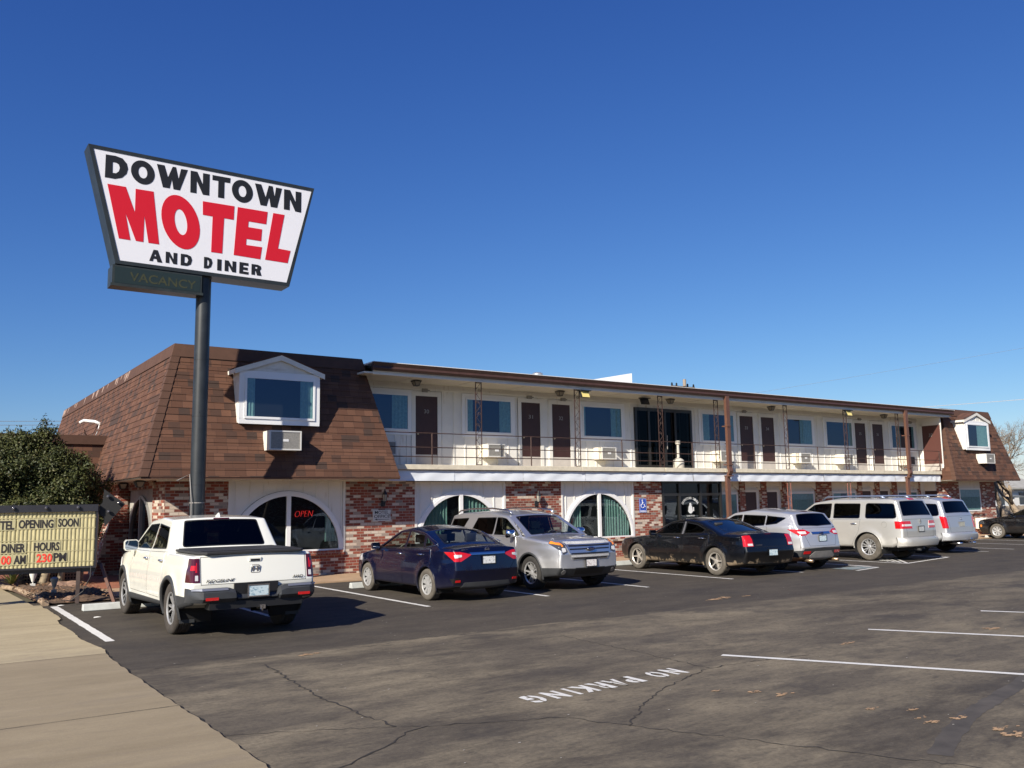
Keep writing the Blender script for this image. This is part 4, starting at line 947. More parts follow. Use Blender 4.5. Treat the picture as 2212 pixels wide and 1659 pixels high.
    def arches(s,trim=None,tw=.05):
        sp=s.sp; R=sp['r']+.055
        for ax in sp['ax']:
            Q=[(ax+R*math.cos(a),sp['r']+R*math.sin(a)) for a in [2*math.pi*k/32 for k in range(32)]]; Q2=[q for q in Q]
            _,s.SIDE=clip(s.SIDE,Q2,XZ); low=[(ax-R*.98,-.1),(ax+R*.98,-.1),(ax+R*.98,sp['r']),(ax-R*.98,sp['r'])]
            _,s.SIDE=clip(s.SIDE,low,XZ); _,s.FIL=clip(s.FIL,low,XZ,lambda f:f[0][2]<.6); _,s.FIL=clip(s.FIL,Q2,XZ,lambda f:f[0][2]<.6)
            zb=s.sp.get('zb',.22)
            for sy in (1,-1):
                mb=MB(); th=[math.radians(-25+230*k/24) for k in range(25)]
                for a,b in zip(th,th[1:]):
                    q=lambda t,r,dy:(ax+r*math.cos(t),sy*(s.f(ax+r*math.cos(t),max(.2,sp['r']+r*math.sin(t)))+dy),sp['r']+r*math.sin(t))
                    mb.quad(q(a,R,-.002),q(b,R,-.002),(q(b,R,0)[0],sy*.45,q(b,R,0)[2]),(q(a,R,0)[0],sy*.45,q(a,R,0)[2]))
                    mb.quad(q(a,R,-.36),q(b,R,-.36),(ax,sy*.5,sp['r']),(ax,sy*.5,sp['r']))
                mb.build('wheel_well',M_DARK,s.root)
                mb=MB()
                w_=tw if trim else .016
                for a,b in zip(th,th[1:]):
                    if sp['r']+R*math.sin(a)<zb-.02 or sp['r']+R*math.sin(b)<zb-.02: continue
                    o=.014 if trim else .004
                    mb.add([q(a,R-.004,o),q(b,R-.004,o),q(b,R+w_,o),q(a,R+w_,o),q(a,R-.004,-.02),q(b,R-.004,-.02),q(b,R+w_+.004,-.004),q(a,R+w_+.004,-.004)],[(0,1,2,3),(0,1,5,4),(3,2,6,7)])
                mb.build('arch_trim',trim or s.paint,s.root,smooth=True)
    def finish(s,paint,low=None):
        bot=[f for f in s.SKIN if all(v[2]<s.sp.get('zb',.22)+.14 for v in f) and abs(f[0][2]-f[2][2])<.03 and abs(f[0][0]-f[2][0])>.01]
        ids=set(id(f) for f in bot); top=[f for f in s.SKIN if id(f) not in ids]
        mb=MB()
        for F,mir in ((s.SIDE,1),(s.FIL,1),(top,0)):
            for f in F:
                mb.add([v[:3] for v in f],[tuple(range(len(f)))])
                if mir: mb.add([(v[0],-v[1],v[2]) for v in f][::-1],[tuple(range(len(f)))])
        nb=len(mb.f)
        mb.mi=1
        for f in bot: mb.add([v[:3] for v in f],[tuple(range(len(f)))])
        for f in s.GAP:
            fl=abs(f[0][1])>.2 and False
            mb.add([(v[0]*.999,v[1]*.992,v[2]) for v in f],[tuple(range(len(f)))])
            if f[0][3]==0: mb.add([(v[0]*.999,-v[1]*.992,v[2]) for v in f][::-1],[tuple(range(len(f)))])
        b=mb.build('body',[paint,M_DARK],s.root,smooth=True,smooth_angle=38); return b
    def wheels(s,proto,yc):
        k=0
        for ax in s.sp['ax']:
            for sy in (1,-1):
                w_=proto if k==0 else proto.copy()
                if k: 
                    COL.objects.link(w_)
                    for c_ in proto.children: d=c_.copy(); COL.objects.link(d); d.parent=w_
                w_.parent=s.root; w_.location=(ax,sy*yc,s.sp['r']); w_.rotation_euler=(0,random.uniform(0,6),0 if sy>0 else math.pi); w_.rotation_mode='YXZ' if False else 'XYZ'; k+=1
    def interior(s,seat,x0=.7,x1=-1.2,zf=.45,zs=1.0,w=.62,steer=True,rows=((.0),(-.95)),dash=True):
        mb=MB(); mb.box(x1-.3,x0+.35,-w,w,.3,zf); 
        if dash: mb.box(x0,x0+.42,-w,w,zf,s.belt(x0)-.03)
        mb.box(x1-.45,x1-.2,-w,w,zf,s.belt(x1)-.06); mb.build('cabin_floor',M_DARK,s.root)
        for rx in rows:
            for y in (-.36,.36):
                mb=MB(); hh=s.belt(rx)+.12
                mb.prism([(rx+.4,y-.24,zf),(rx+.45,y-.24,zf+.15),(rx-.02,y-.24,zf+.13),(rx-.16,y-.24,hh),(rx-.26,y-.24,hh),(rx-.12,y-.24,zf)],(0,.48,0)); mb.prism([(rx-.17,y-.12,hh+.03),(rx-.19,y-.12,hh+.2),(rx-.27,y-.12,hh+.2),(rx-.26,y-.12,hh+.03)],(0,.24,0)); mb.box(rx-.22,rx-.2,y-.03,y+.03,hh-.02,hh+.05)
                mb.build('seat',seat,s.root,bevel=.025,smooth=True)
        if steer:
            mb=MB(); c_=Vector((x0-.12,.36,s.belt(x0)-.05)); pts=[c_+Vector((.07*math.sin(a)*-1,.18*math.cos(a),.165*math.sin(a))) for a in [2*math.pi*k/20 for k in range(21)]]; mb.tube(pts,.016,6); mb.tube([c_,c_+Vector((.15,0,-.08))],.02,6); mb.tube([c_+Vector((0,-.17,0)),c_+Vector((0,.17,0))],.012,5); mb.build('steering_wheel',P('steering_grey',(.2,.19,.17),.5),s.root,smooth=True)
    def mirror(s,x,z,mat,cap=None,size=(.1,.2,.15)):
        for sy in (1,-1):
            y=s.f(x,z); mb=MB(); w_,h_=size[1]*.5,size[2]*.5; xc,yc,zc=x-.02,sy*(y+.13),z+.03; xr=xc-size[0]*.45
            K=((-1,-.75),(-.8,-1),(.8,-1),(1,-.6),(1,.6),(.75,1),(-.7,1),(-1,.7)); rings=[]
            for dx,sc in ((0,1),(.04,1.03),(.09,.92),(.13,.62),(.145,.2)): rings.append([(xr+dx,yc+sy*a*w_*sc,zc+b*h_*sc) for a,b in K])
            n=len(K); mb.add([v for r in rings for v in r],[(i*n+k,i*n+(k+1)%n,(i+1)*n+(k+1)%n,(i+1)*n+k) for i in range(len(rings)-1) for k in range(n)]+[tuple(range(n)),tuple(range(len(rings)*n-n,len(rings)*n))])
            mb.tube([(x+.02,sy*(y-.02),z-.04),(x,sy*(y+.1),z)],.022,6)
            o=mb.build('side_mirror',mat,s.root,smooth_angle=45)
            mb=MB(); mb.quad(*[(xr-.004,yc+sy*a*w_*.88,zc+b*h_*.85) for a,b in K]); mb.build('mirror_glass',M_MIRR,o)
    def plate(s,y,z,mat,rear=True,x=None,wdt=.305,h=.155,frame=None):
        x=(s.skin_x(y,z,rear) if x is None else x)+(-.012 if rear else .012); d=-1 if rear else 1
        mb=MB(); mb.box(x-.004,x+.004,y-wdt/2,y+wdt/2,z-h/2,z+h/2); o=mb.build('license_plate',mat,s.root,bevel=.002)
        if frame:
            mb=MB(); xx=x+d*.006
            for a in ((-wdt/2-.012,wdt/2+.012,-h/2-.012,-h/2+.004),(-wdt/2-.012,wdt/2+.012,h/2-.004,h/2+.012),(-wdt/2-.012,-wdt/2+.004,-h/2,h/2),(wdt/2-.004,wdt/2+.012,-h/2,h/2)): mb.box(xx-.004,xx+.004,y+a[0],y+a[1],z+a[2],z+a[3])
            mb.build('plate_frame',frame,o)
def car_paint(name,col,metal=.0,rough=.3,coat=1.0,dirt=None,flake=0,film=.3,mud=None):
    if name in MATS: return MATS[name]
    m=P(name,col,rough,metal,coat=coat,dirt=dirt); 
    t=m.node_tree; bs=t.nodes['Principled BSDF']
    if flake: bs.inputs['Roughness'].default_value=rough
    # road film low on the body
    oc=N(t,'ShaderNodeTexCoord').outputs['Object']; sep=N(t,'ShaderNodeSeparateXYZ'); t.links.new(oc,sep.inputs[0])
    n_=noise(t,5,5,.7,co=oc); ad=N(t,'ShaderNodeMath',operation='ADD'); t.links.new(sep.outputs[2],ad.inputs[0]); t.links.new(ramp(t,n_,.2,.8,-.15,.15),ad.inputs[1])
    fac=ramp(t,ad.outputs[0],.2,.55,film,0)
    t.links.new(ramp(t,ad.outputs[0],.2,.8,.35,0),N(t,'NodeReroute').inputs[0])
    cur=bs.inputs['Base Color'].links[0].from_socket if bs.inputs['Base Color'].is_linked else col
    c=mix(t,fac,cur,tuple(.6*x+.4*y for x,y in zip(col,(.24,.2,.15))))
    if mud:
        mm=N(t,'ShaderNodeMath',operation='ADD'); t.links.new(sep.outputs[2],mm.inputs[0]); t.links.new(ramp(t,noise(t,4.5,7,.72,co=oc),.3,.7,.22,-.18),mm.inputs[1]); c=mix(t,ramp(t,mm.outputs[0],mud,mud+.07,.9,0),c,(.25,.19,.125))
    t.links.new(c,bs.inputs['Base Color'])
    t.links.new(ramp(t,ad.outputs[0],.3,.8,min(1,rough+.25),rough),bs.inputs['Roughness']); t.links.new(ramp(t,ad.outputs[0],.3,.7,coat*.4,coat),bs.inputs['Coat Weight'])
    return m
M_CHROME=P('chrome',(.78,.78,.8),.12,1.0); M_TRIM=P('black_trim',(.012,.012,.013),.35); M_MIRR=P('mirror_silver',(.4,.43,.46),.04,1.0)
M_TIRE=P('tyre_rubber',(.03,.028,.026),.85,var=.3,vs=9,b=.3,bsc=60); M_TIRED=P('tyre_dusty',(.10,.088,.072),.92,var=.35,vs=7,b=.3,bsc=60)
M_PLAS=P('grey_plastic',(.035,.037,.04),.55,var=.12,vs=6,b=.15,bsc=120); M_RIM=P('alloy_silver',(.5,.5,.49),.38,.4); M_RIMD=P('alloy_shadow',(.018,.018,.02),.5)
M_HUBCAP=P('hubcap_silver',(.42,.42,.41),.42,.3)
G_DARK=glass('privacy_glass',(.012,.014,.016),.045,(.5,.55,.62)); G_CLEAR=glass('clear_glass',(.66,.70,.68),.05,(.42,.46,.5)); G_MID=glass('tinted_glass',(.12,.13,.135),.045,(.42,.46,.5)); G_WS=glass('windshield_glass',(.55,.6,.6),.05,(.42,.46,.52))
M_LRED=P('lamp_red',(.50,.008,.01),.12,coat=1); M_LDRED=P('lamp_dark_red',(.07,.002,.004),.1,coat=1); M_LWHT=P('lamp_clear',(.62,.62,.62),.12,coat=1); M_LORG=P('lamp_amber',(.85,.25,.02),.15,coat=1); M_LDK=P('lamp_dark',(.05,.05,.055),.08,coat=1)
def platemat(nm,a,b): return P(nm,a,.4,dirt=(b,22,.52,(1,1.0,1.6)))
PL_BLUE=platemat('plate_blue',(.55,.66,.70),(.12,.26,.36)); PL_WHITE=platemat('plate_white',(.72,.73,.72),(.12,.12,.14)); PL_W2=platemat('plate_white_red',(.75,.72,.7),(.15,.05,.05))
M_EXH=P('exhaust_pipe',(.4,.28,.18),.35,.8)
def wheel(r,w,rim_r,style,n=5,spoke=None,back=None,tyre=None):
    spoke=spoke or M_RIM; back=back or M_RIMD
    mb=MB(); mb.lathe([(.02,-.02),(rim_r*.62,-.02),(rim_r*.62,-.0),(.02,.0)],(0,w*.12,0),'y',24); root=mb.build('wheel',P('brake_disc',(.14,.13,.12),.5,.6),None)
    mb=MB(); h=w/2; n_=40
    prof=[(rim_r-.012,-h*.9),(rim_r+.02,-h),(r-.035,-h*1.02),(r-.012,-h*.92),(r,-h*.72)]
    for g in (-.45,-.15,.15,.45): prof+=[(r,h*(g-.07)),(r-.008,h*(g-.05)),(r-.008,h*(g+.05)),(r,h*(g+.07))]
    prof+=[(r,h*.72),(r-.012,h*.92),(r-.035,h*1.02),(r-(r-rim_r)*.5,h*1.04),(rim_r+.02,h),(rim_r-.012,h*.9)]
    mb.lathe(prof,(0,0,0),'y',n_,cap=False); t_=mb.build('tyre',tyre or M_TIRE,root,smooth_angle=45)
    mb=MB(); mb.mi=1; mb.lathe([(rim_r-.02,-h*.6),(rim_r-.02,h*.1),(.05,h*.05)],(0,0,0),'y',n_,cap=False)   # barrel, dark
    mb.mi=0; mb.lathe([(rim_r-.028,h*.7),(rim_r-.004,h*.84),(rim_r-.0,h*.92),(rim_r-.012,h*.93),(rim_r-.03,h*.80)],(0,0,0),'y',n_,cap=False)
    mb.lathe([(.055,h*.2),(.06,h*.62),(.04,h*.7),(.01,h*.71)],(0,0,0),'y',20)
    def sp(a0,a1,w0,w1,yo=0):
        def pt(rr,a,ww,y): 
            x,z=rr*math.cos(a),rr*math.sin(a); px,pz=-math.sin(a)*ww,math.cos(a)*ww; return (x+px,y,z+pz)
        vs=[pt(.045,a0,-w0,h*.6+yo),pt(.045,a0,w0,h*.6+yo),pt(rim_r-.02,a1,w1,h*.74+yo),pt(rim_r-.02,a1,-w1,h*.74+yo)]
        vs+=[pt(.045,a0,-w0*1.2,h*.25),pt(.045,a0,w0*1.2,h*.25),pt(rim_r-.02,a1,w1*1.25,h*.4),pt(rim_r-.02,a1,-w1*1.25,h*.4)]
        mb.add(vs,[(0,1,2,3),(0,1,5,4),(1,2,6,5),(2,3,7,6),(3,0,4,7)])
    for k in range(n):
        a=2*math.pi*k/n
        if style=='single': sp(a,a,.016,.016)
        elif style=='wide': sp(a,a,.02,.055)
        elif style=='cap': sp(a,a,.022,.036); 
        elif style=='double': d=.38*math.pi/n; sp(a-d*.55,a-d*1.05,.010,.012); sp(a+d*.55,a+d*1.05,.010,.012)
    if style=='cap': mb.lathe([(.04,h*.55),(rim_r*.30,h*.66),(rim_r*.22,h*.7),(.02,h*.7)],(0,0,0),'y',24); mb.lathe([(rim_r*.86,h*.7),(rim_r-.01,h*.82),(rim_r*.97,h*.9),(rim_r*.9,h*.8)],(0,0,0),'y',n_,cap=False)
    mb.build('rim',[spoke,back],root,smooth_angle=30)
    return root
# ---- 1 white pickup
def pickup():
    pnt=car_paint('paint_ivory',(.80,.795,.72),0,.26,film=.15)
    sp=dict(W=1.96,sil=[(2.38,.30,.08),(2.55,.55,.12),(2.52,.92,.16),(2.28,1.08,.2),(1.28,1.20,.2),(.48,1.72,.35),(-.25,1.785,.8),(-.93,1.745,.10),(-1.20,1.27,.05),(-1.32,1.235,.1),(-2.58,1.235,.07),(-2.66,.80,.1),(-2.63,.50,.1),(-2.1,.40,.1),(2.0,.27,.1)],
        ax=(1.60,-1.60),r=.388,belt=(1.175,0),front=2.55,rear=-2.66,plan=((1.2,.2),(.55,.07)),tumble=15,zb=.27,zmax=.75,crease=1.02,flare=.018,c=.03,e=.05)
    c=Car(sp,'pickup_truck',(4.36,15.68,0),math.pi/2,'ivory white crew cab pickup truck with black bed cover parked in the nearest bay','pickup truck',scale=(1.025,.965,.97)); c.paint=pnt; c.GAP=[]
    c.arches(trim=M_PLAS,tw=.055)
    c.cut_side([(1.10,1.215),(-.13,1.235),(-.15,1.655),(.40,1.63)],'side_window',G_MID,M_TRIM); c.cut_side([(-.19,1.235),(-1.04,1.26),(-.84,1.60),(-.19,1.655)],'side_window',G_DARK,M_TRIM)
    c.door([(1.02,.5),(-.17,.5),(-.17,1.2),(1.02,1.185)],pnt,(-.02,1.08)); c.door([(-.2,.5),(-.95,.5),(-1.12,.78),(-1.12,1.22),(-.2,1.2)],pnt,(-.98,1.08))
    T=c.T
    c.cut_skin([(T(1.24,1.22),-.66),(T(1.24,1.22),.66),(T(.52,1.70),.58),(T(.52,1.70),-.58)],'windshield',G_WS)
    t0,t1=T(-.96,1.72),T(-1.17,1.31); c.cut_skin([(t0,-.60),(t0,.60),(t1,.68),(t1,-.68)],'rear_window',G_DARK)
    c.panel([(-.80,.79),(.80,.79),(.80,1.19),(-.80,1.19)],'tailgate',pnt,YZ,lambda f:f[0][0]<-2.4,.008)
    for sy in (1,-1):
        c.overlay('taillight',M_LDRED,side=[(-2.80,.83),(-2.42,.83),(-2.44,1.17),(-2.8,1.17)],skin=[(.815,.83),(1.2,.83),(1.2,1.17),(.815,1.17)],both=False,one=sy)
        c.overlay('reverse_lamp',M_LWHT,skin=[(.84,.855),(.9,.855),(.9,.93),(.84,.93)],both=False,one=sy,off=.012); c.overlay('brake_lamp',M_LRED,skin=[(.85,.97),(.91,.97),(.91,1.11),(.85,1.11)],both=False,one=sy,off=.012); c.overlay('brake_lamp',M_LRED,side=[(-2.60,1.0),(-2.54,1.0),(-2.54,1.07),(-2.60,1.07)],both=False,one=sy,off=.012)
        c.overlay('headlight',M_LWHT,side=[(2.05,.84),(2.6,.84),(2.6,1.0),(2.12,1.0)],rear=False,both=False,one=sy)
        c.overlay('sill_cladding',M_PLAS,side=[(1.16,.2),(-1.16,.2),(-1.16,.46),(1.16,.44)],both=False,one=sy,off=.015,thick=.03)
        c.overlay('rear_cladding',M_PLAS,side=[(-2.02,.2),(-2.8,.2),(-2.8,.62),(-1.98,.62)],both=False,one=sy,off=.012,thick=.03)
    b=c.finish(pnt); c.interior(P('seat_dark',(.03,.03,.03),.8),.75,-.9,.5,rows=(.1,-.72),w=.66)
    R=c.root
    # bed cover with raised rim
    mb=MB(); mb.prism([(-1.22,-.80,1.222),(-1.22,.80,1.222),(-2.5,.80,1.222),(-2.62,.72,1.222),(-2.62,-.72,1.222),(-2.5,-.80,1.222)],(0,0,.036)); mb.box(-2.45,-1.25,-.76,.76,1.258,1.270); mb.build('bed_cover',P('vinyl_black',(.022,.022,.024),.75,b=.2,bsc=90),R,bevel=.012)
    # rear bumper with step pockets
    bp=MB()
    prof=[(-2.55,.545),(-2.76,.545),(-2.82,.60),(-2.82,.69),(-2.76,.745),(-2.55,.745)]
    ys=[-.97,-.93,-.80,-.42,-.34,-.30,.30,.34,.42,.80,.93,.97]; xs=[.28,.16,.03,0,.0,.05,.05,.0,0,.03,.16,.28]; zt=[0,0,0,0,-.03,-.11,-.11,-.03,0,0,0,0]
    ring=[]
    for y,dx,dz in zip(ys,xs,zt): ring.append([(x+dx*(1 if x<-2.56 else .5),y,z+(dz if z>.6 else 0)) for x,z in prof])
    m=len(prof); vs=[v for r in ring for v in r]; bp.add(vs,[(i*m+k,i*m+(k+1)%m,(i+1)*m+(k+1)%m,(i+1)*m+k) for i in range(len(ring)-1) for k in range(m)]+[tuple(range(m)),tuple(range((len(ring)-1)*m,len(ring)*m))])
    bu=bp.build('rear_bumper',P('bumper_dark',(.04,.043,.048),.42,var=.15,vs=5),R,smooth_angle=30)
    for sy in (1,-1):
        mb=MB(); mb.add([(-2.80,sy*.45,.715),(-2.775,sy*.82,.715),(-2.65,sy*.94,.715),(-2.63,sy*.94,.738),(-2.76,sy*.82,.748),(-2.775,sy*.45,.748)],[(0,1,4,5),(1,2,3,4)]); mb.v=[(v[0]-.006,v[1],v[2]+.003) for v in mb.v]; mb.build('chrome_strip',P('dull_chrome',(.30,.31,.34),.3,.6),bu,smooth=False)
        mb=rbox(-2.84,-2.82,min(sy*.60,sy*.78),max(sy*.60,sy*.78),.585,.625); mb.build('reflector',M_LRED,bu)
    mb=rbox(-2.70,-2.66,-.33,.33,.60,.80); mb.build('plate_recess',M_BLACK,R)
    rbox(-2.74,-2.5,-.7,.7,.44,.55).build('lower_valance',M_BLACK,R)
    c.plate(0,.685,PL_BLUE,x=-2.77,frame=M_CHROME)
    mb=MB(); mb.tube([(-2.6,-.05,.40),(-2.82,-.05,.40),(-2.84,-.05,.46)],.014,5); mb.box(-2.76,-2.6,-.12,-.04,.41,.47); mb.build('hitch',M_CHROME,R)
    xr=c.skin_x(0,1.0)-.012
    xt=-2.612
    mb=MB(); E=Vector((-.17,0,1)).normalized()
    tx=lambda z:-2.580-(1.235-z)*.184-.0035
    mb=MB(); vs_,fs_=text_polys('H',.5,.03); xs_=[v[0] for v in vs_]; ys_=[v[1] for v in vs_]
    mb.add([(tx(1.0)-.006-v[2]*.006,-((v[0]-(min(xs_)+max(xs_))/2)/(max(xs_)-min(xs_))*.085),.99+((v[1]-(min(ys_)+max(ys_))/2)/(max(ys_)-min(ys_))*.075)) for v in vs_],fs_)
    loop=fillet([(-.07,-.055,.02),(.07,-.055,.02),(.058,.058,.02),(-.058,.058,.02)],3); mb.tube([(tx(1.0)-.007,y,.99+z) for y,z in loop+loop[:1]],.006,5,cap=False); em=mb.build('tailgate_emblem',M_CHROME,R)
    mb=MB(); add_text(mb,'RIDGELINE',(tx(.84)+.003,.52,.845),(0,-1,0),(0,0,1),.42,.045,bold=.01,shear=.3,thick=.001); add_text(mb,'AWD',(tx(.84)+.007,-.66,.845),(0,-1,0),(0,0,1),.17,.045,bold=.01,shear=.3,thick=.001); mb.build('badge_lettering',P('badge_dark',(.12,.12,.12),.3,.8),R,weld=False)
    mb=rbox(tx(1.13)-.012,-2.58,-.10,.10,1.095,1.16); mb.build('tailgate_handle',pnt,R,bevel=.01); rbox(tx(1.13)-.016,tx(1.13)-.008,-.07,.07,1.105,1.135).build('handle_recess',M_TRIM,R)
    mb=MB(); mb.prism([(-.62,-.012,1.76),(-.86,-.012,1.75),(-.80,-.012,1.82)],(0,.024,0)); mb.build('roof_antenna',pnt,R,bevel=.006)
    c.overlay_c('high_brake_lamp',M_LDRED,[(-.13,1.712),(.13,1.712),(.13,1.73),(-.13,1.73)],off=.006)
    c.mirror(.85,1.24,pnt,size=(.12,.24,.19)); c.mirror
    for sy in (1,-1): mb=rbox(-2.02,-2.0,min(sy*.70,sy*.94),max(sy*.72,sy*.92),.20,.5); mb.build('mud_flap',M_PLAS,R)
    c.wheels(wheel(.388,.25,.25,'double',5,spoke=P('alloy_grey',(.36,.36,.36),.38,.4),tyre=P('tyre_brown',(.05,.042,.035),.9,var=.3,vs=8,b=.3,bsc=60)),.83)
pickup()
# ---- 2 dark blue sedan
def sedan_blue():
    pnt=car_paint('paint_navy',(.002,.0032,.019),.1,.2,coat=.8,film=.08)
    sp=dict(W=1.76,sil=[(2.08,.20,.06),(2.27,.42,.1),(2.24,.68,.14),(1.98,.85,.25),(1.08,1.0,.3),(.18,1.42,.45),(-.35,1.49,.7),(-.98,1.42,.6),(-1.78,1.105,.25),(-2.20,1.085,.06),(-2.29,.95,.12),(-2.33,.62,.1),(-2.22,.26,.1),(-1.8,.2,.1)],
        ax=(1.35,-1.35),r=.315,belt=(.965,-.022),front=2.27,rear=-2.33,plan=((1.1,.24),(.9,.17)),tumble=21,zb=.2,zmax=.55,crease=.80,flare=.022,c=.05,e=.06)
    c=Car(sp,'sedan_car',(9.42,16.83,0),math.pi/2,'dark blue four door sedan parked beside the ivory pickup truck','car'); c.paint=pnt; c.GAP=[]; T=c.T
    c.arches()
    tm=M_TRIM
    c.cut_side([(.98,.99),(-.27,1.02),(-.29,1.375),(.14,1.345)],'side_window',G_CLEAR,tm); c.cut_side([(-.34,1.02),(-1.10,1.05),(-1.0,1.30),(-.34,1.375)],'side_window',G_CLEAR,tm); c.cut_side([(-1.14,1.055),(-1.55,1.11),(-1.09,1.275)],'quarter_window',G_CLEAR,tm,tw=.012,rr=.015)
    c.door([(.92,.30),(-.30,.30),(-.30,.995),(.92,.96)],pnt,(-.16,.90)); c.door([(-.33,.30),(-.93,.30),(-1.13,.62),(-1.2,1.02),(-.33,.995)],pnt,(-1.05,.91))
    c.cut_skin([(T(1.02,1.03),-.64),(T(1.02,1.03),.64),(T(.24,1.40),.53),(T(.24,1.40),-.53)],'windshield',G_WS)
    t0,t1=T(-1.03,1.40),T(-1.70,1.135); c.cut_skin([(t0,-.50),(t0,.50),(t1,.62),(t1,-.62)],'rear_window',G_CLEAR,rr=.08)
    c.panel([(-.50,.60),(.50,.60),(.66,.78),(.66,1.065),(-.66,1.065),(-.66,.78)],'boot_lid',pnt,YZ,lambda f:f[0][0]<-2.1)
    for sy in (1,-1):
        a=c.overlay('taillight',M_LRED,side=[(-2.5,.80),(-2.22,.80),(-1.93,.985),(-2.5,.99)],skin=[(.38,.93),(.62,.80),(1.0,.80),(1.0,.99),(.62,.985)],both=False,one=sy)
        c.overlay('reverse_lamp',M_LWHT,side=[(-2.5,.87),(-2.22,.87),(-2.2,.93),(-2.5,.94)],skin=[(.60,.89),(.72,.87),(.72,.93),(.60,.93)],both=False,one=sy,off=.013)
        c.overlay('rear_reflector',M_LRED,skin=[(.62,.40),(.76,.40),(.76,.44),(.62,.44)],both=False,one=sy,off=.012); c.overlay('headlight',M_LWHT,side=[(1.7,.68),(2.4,.62),(2.4,.78),(1.75,.82)],rear=False,both=False,one=sy)
        c.overlay('bumper_vent',M_TRIM,side=[(-2.5,.37),(-2.2,.37),(-2.12,.47),(-2.5,.47)],skin=[(.60,.37),(.9,.37),(.9,.48),(.66,.48)],both=False,one=sy,off=.003,thick=.006)
    c.overlay_c('lower_bumper',P('bumper_grey',(.05,.052,.055),.6,var=.2,vs=5),[(-.62,.24),(.62,.24),(.52,.39),(-.52,.39)],off=.006); c.overlay_c('chrome_strip',M_CHROME,[(-.40,.925),(.40,.925),(.42,.965),(-.42,.965)],off=.018,thick=.02)
    b=c.finish(pnt); c.interior(P('seat_charcoal',(.035,.035,.038),.8),.6,-1.1,.42,rows=(.0,-.85),w=.58)
    c.plate(0,.82,PL_WHITE,frame=M_TRIM); x=c.skin_x(0,1.02)-.02
    mb=MB(); mb.tube([(x,.045*math.cos(a),1.02+.045*math.sin(a)) for a in [2*math.pi*k/20 for k in range(21)]],.006,5); mb.box(x-.006,x+.003,-.055,.055,1.012,1.028); mb.build('boot_emblem',M_CHROME,c.root)
    mb=MB(); add_text(mb,'SENTRA',(c.skin_x(.42,1.03)-.012,.46,1.02),(0,-1,0),(0,0,1),.24,.03,bold=.01,thick=.003); mb.build('badge_lettering',M_CHROME,c.root,weld=False)
    c.mirror(.86,1.0,pnt,size=(.11,.19,.14)); c.wheels(wheel(.315,.2,.21,'cap',9,spoke=M_HUBCAP,tyre=M_TIRED),.78)
    for sy in (1,-1):
        mb=MB(); pts=[(.98,.985),(-.3,1.012),(-1.12,1.043),(-1.56,1.10),(-1.62,1.14),(-1.30,1.24),(-1.05,1.325),(-.6,1.375)]; mb.tube([(x,sy*(c.f(x,z)+.004),z) for x,z in pts],.007,5); mb.build('window_chrome',M_CHROME,c.root,smooth=True)
sedan_blue()
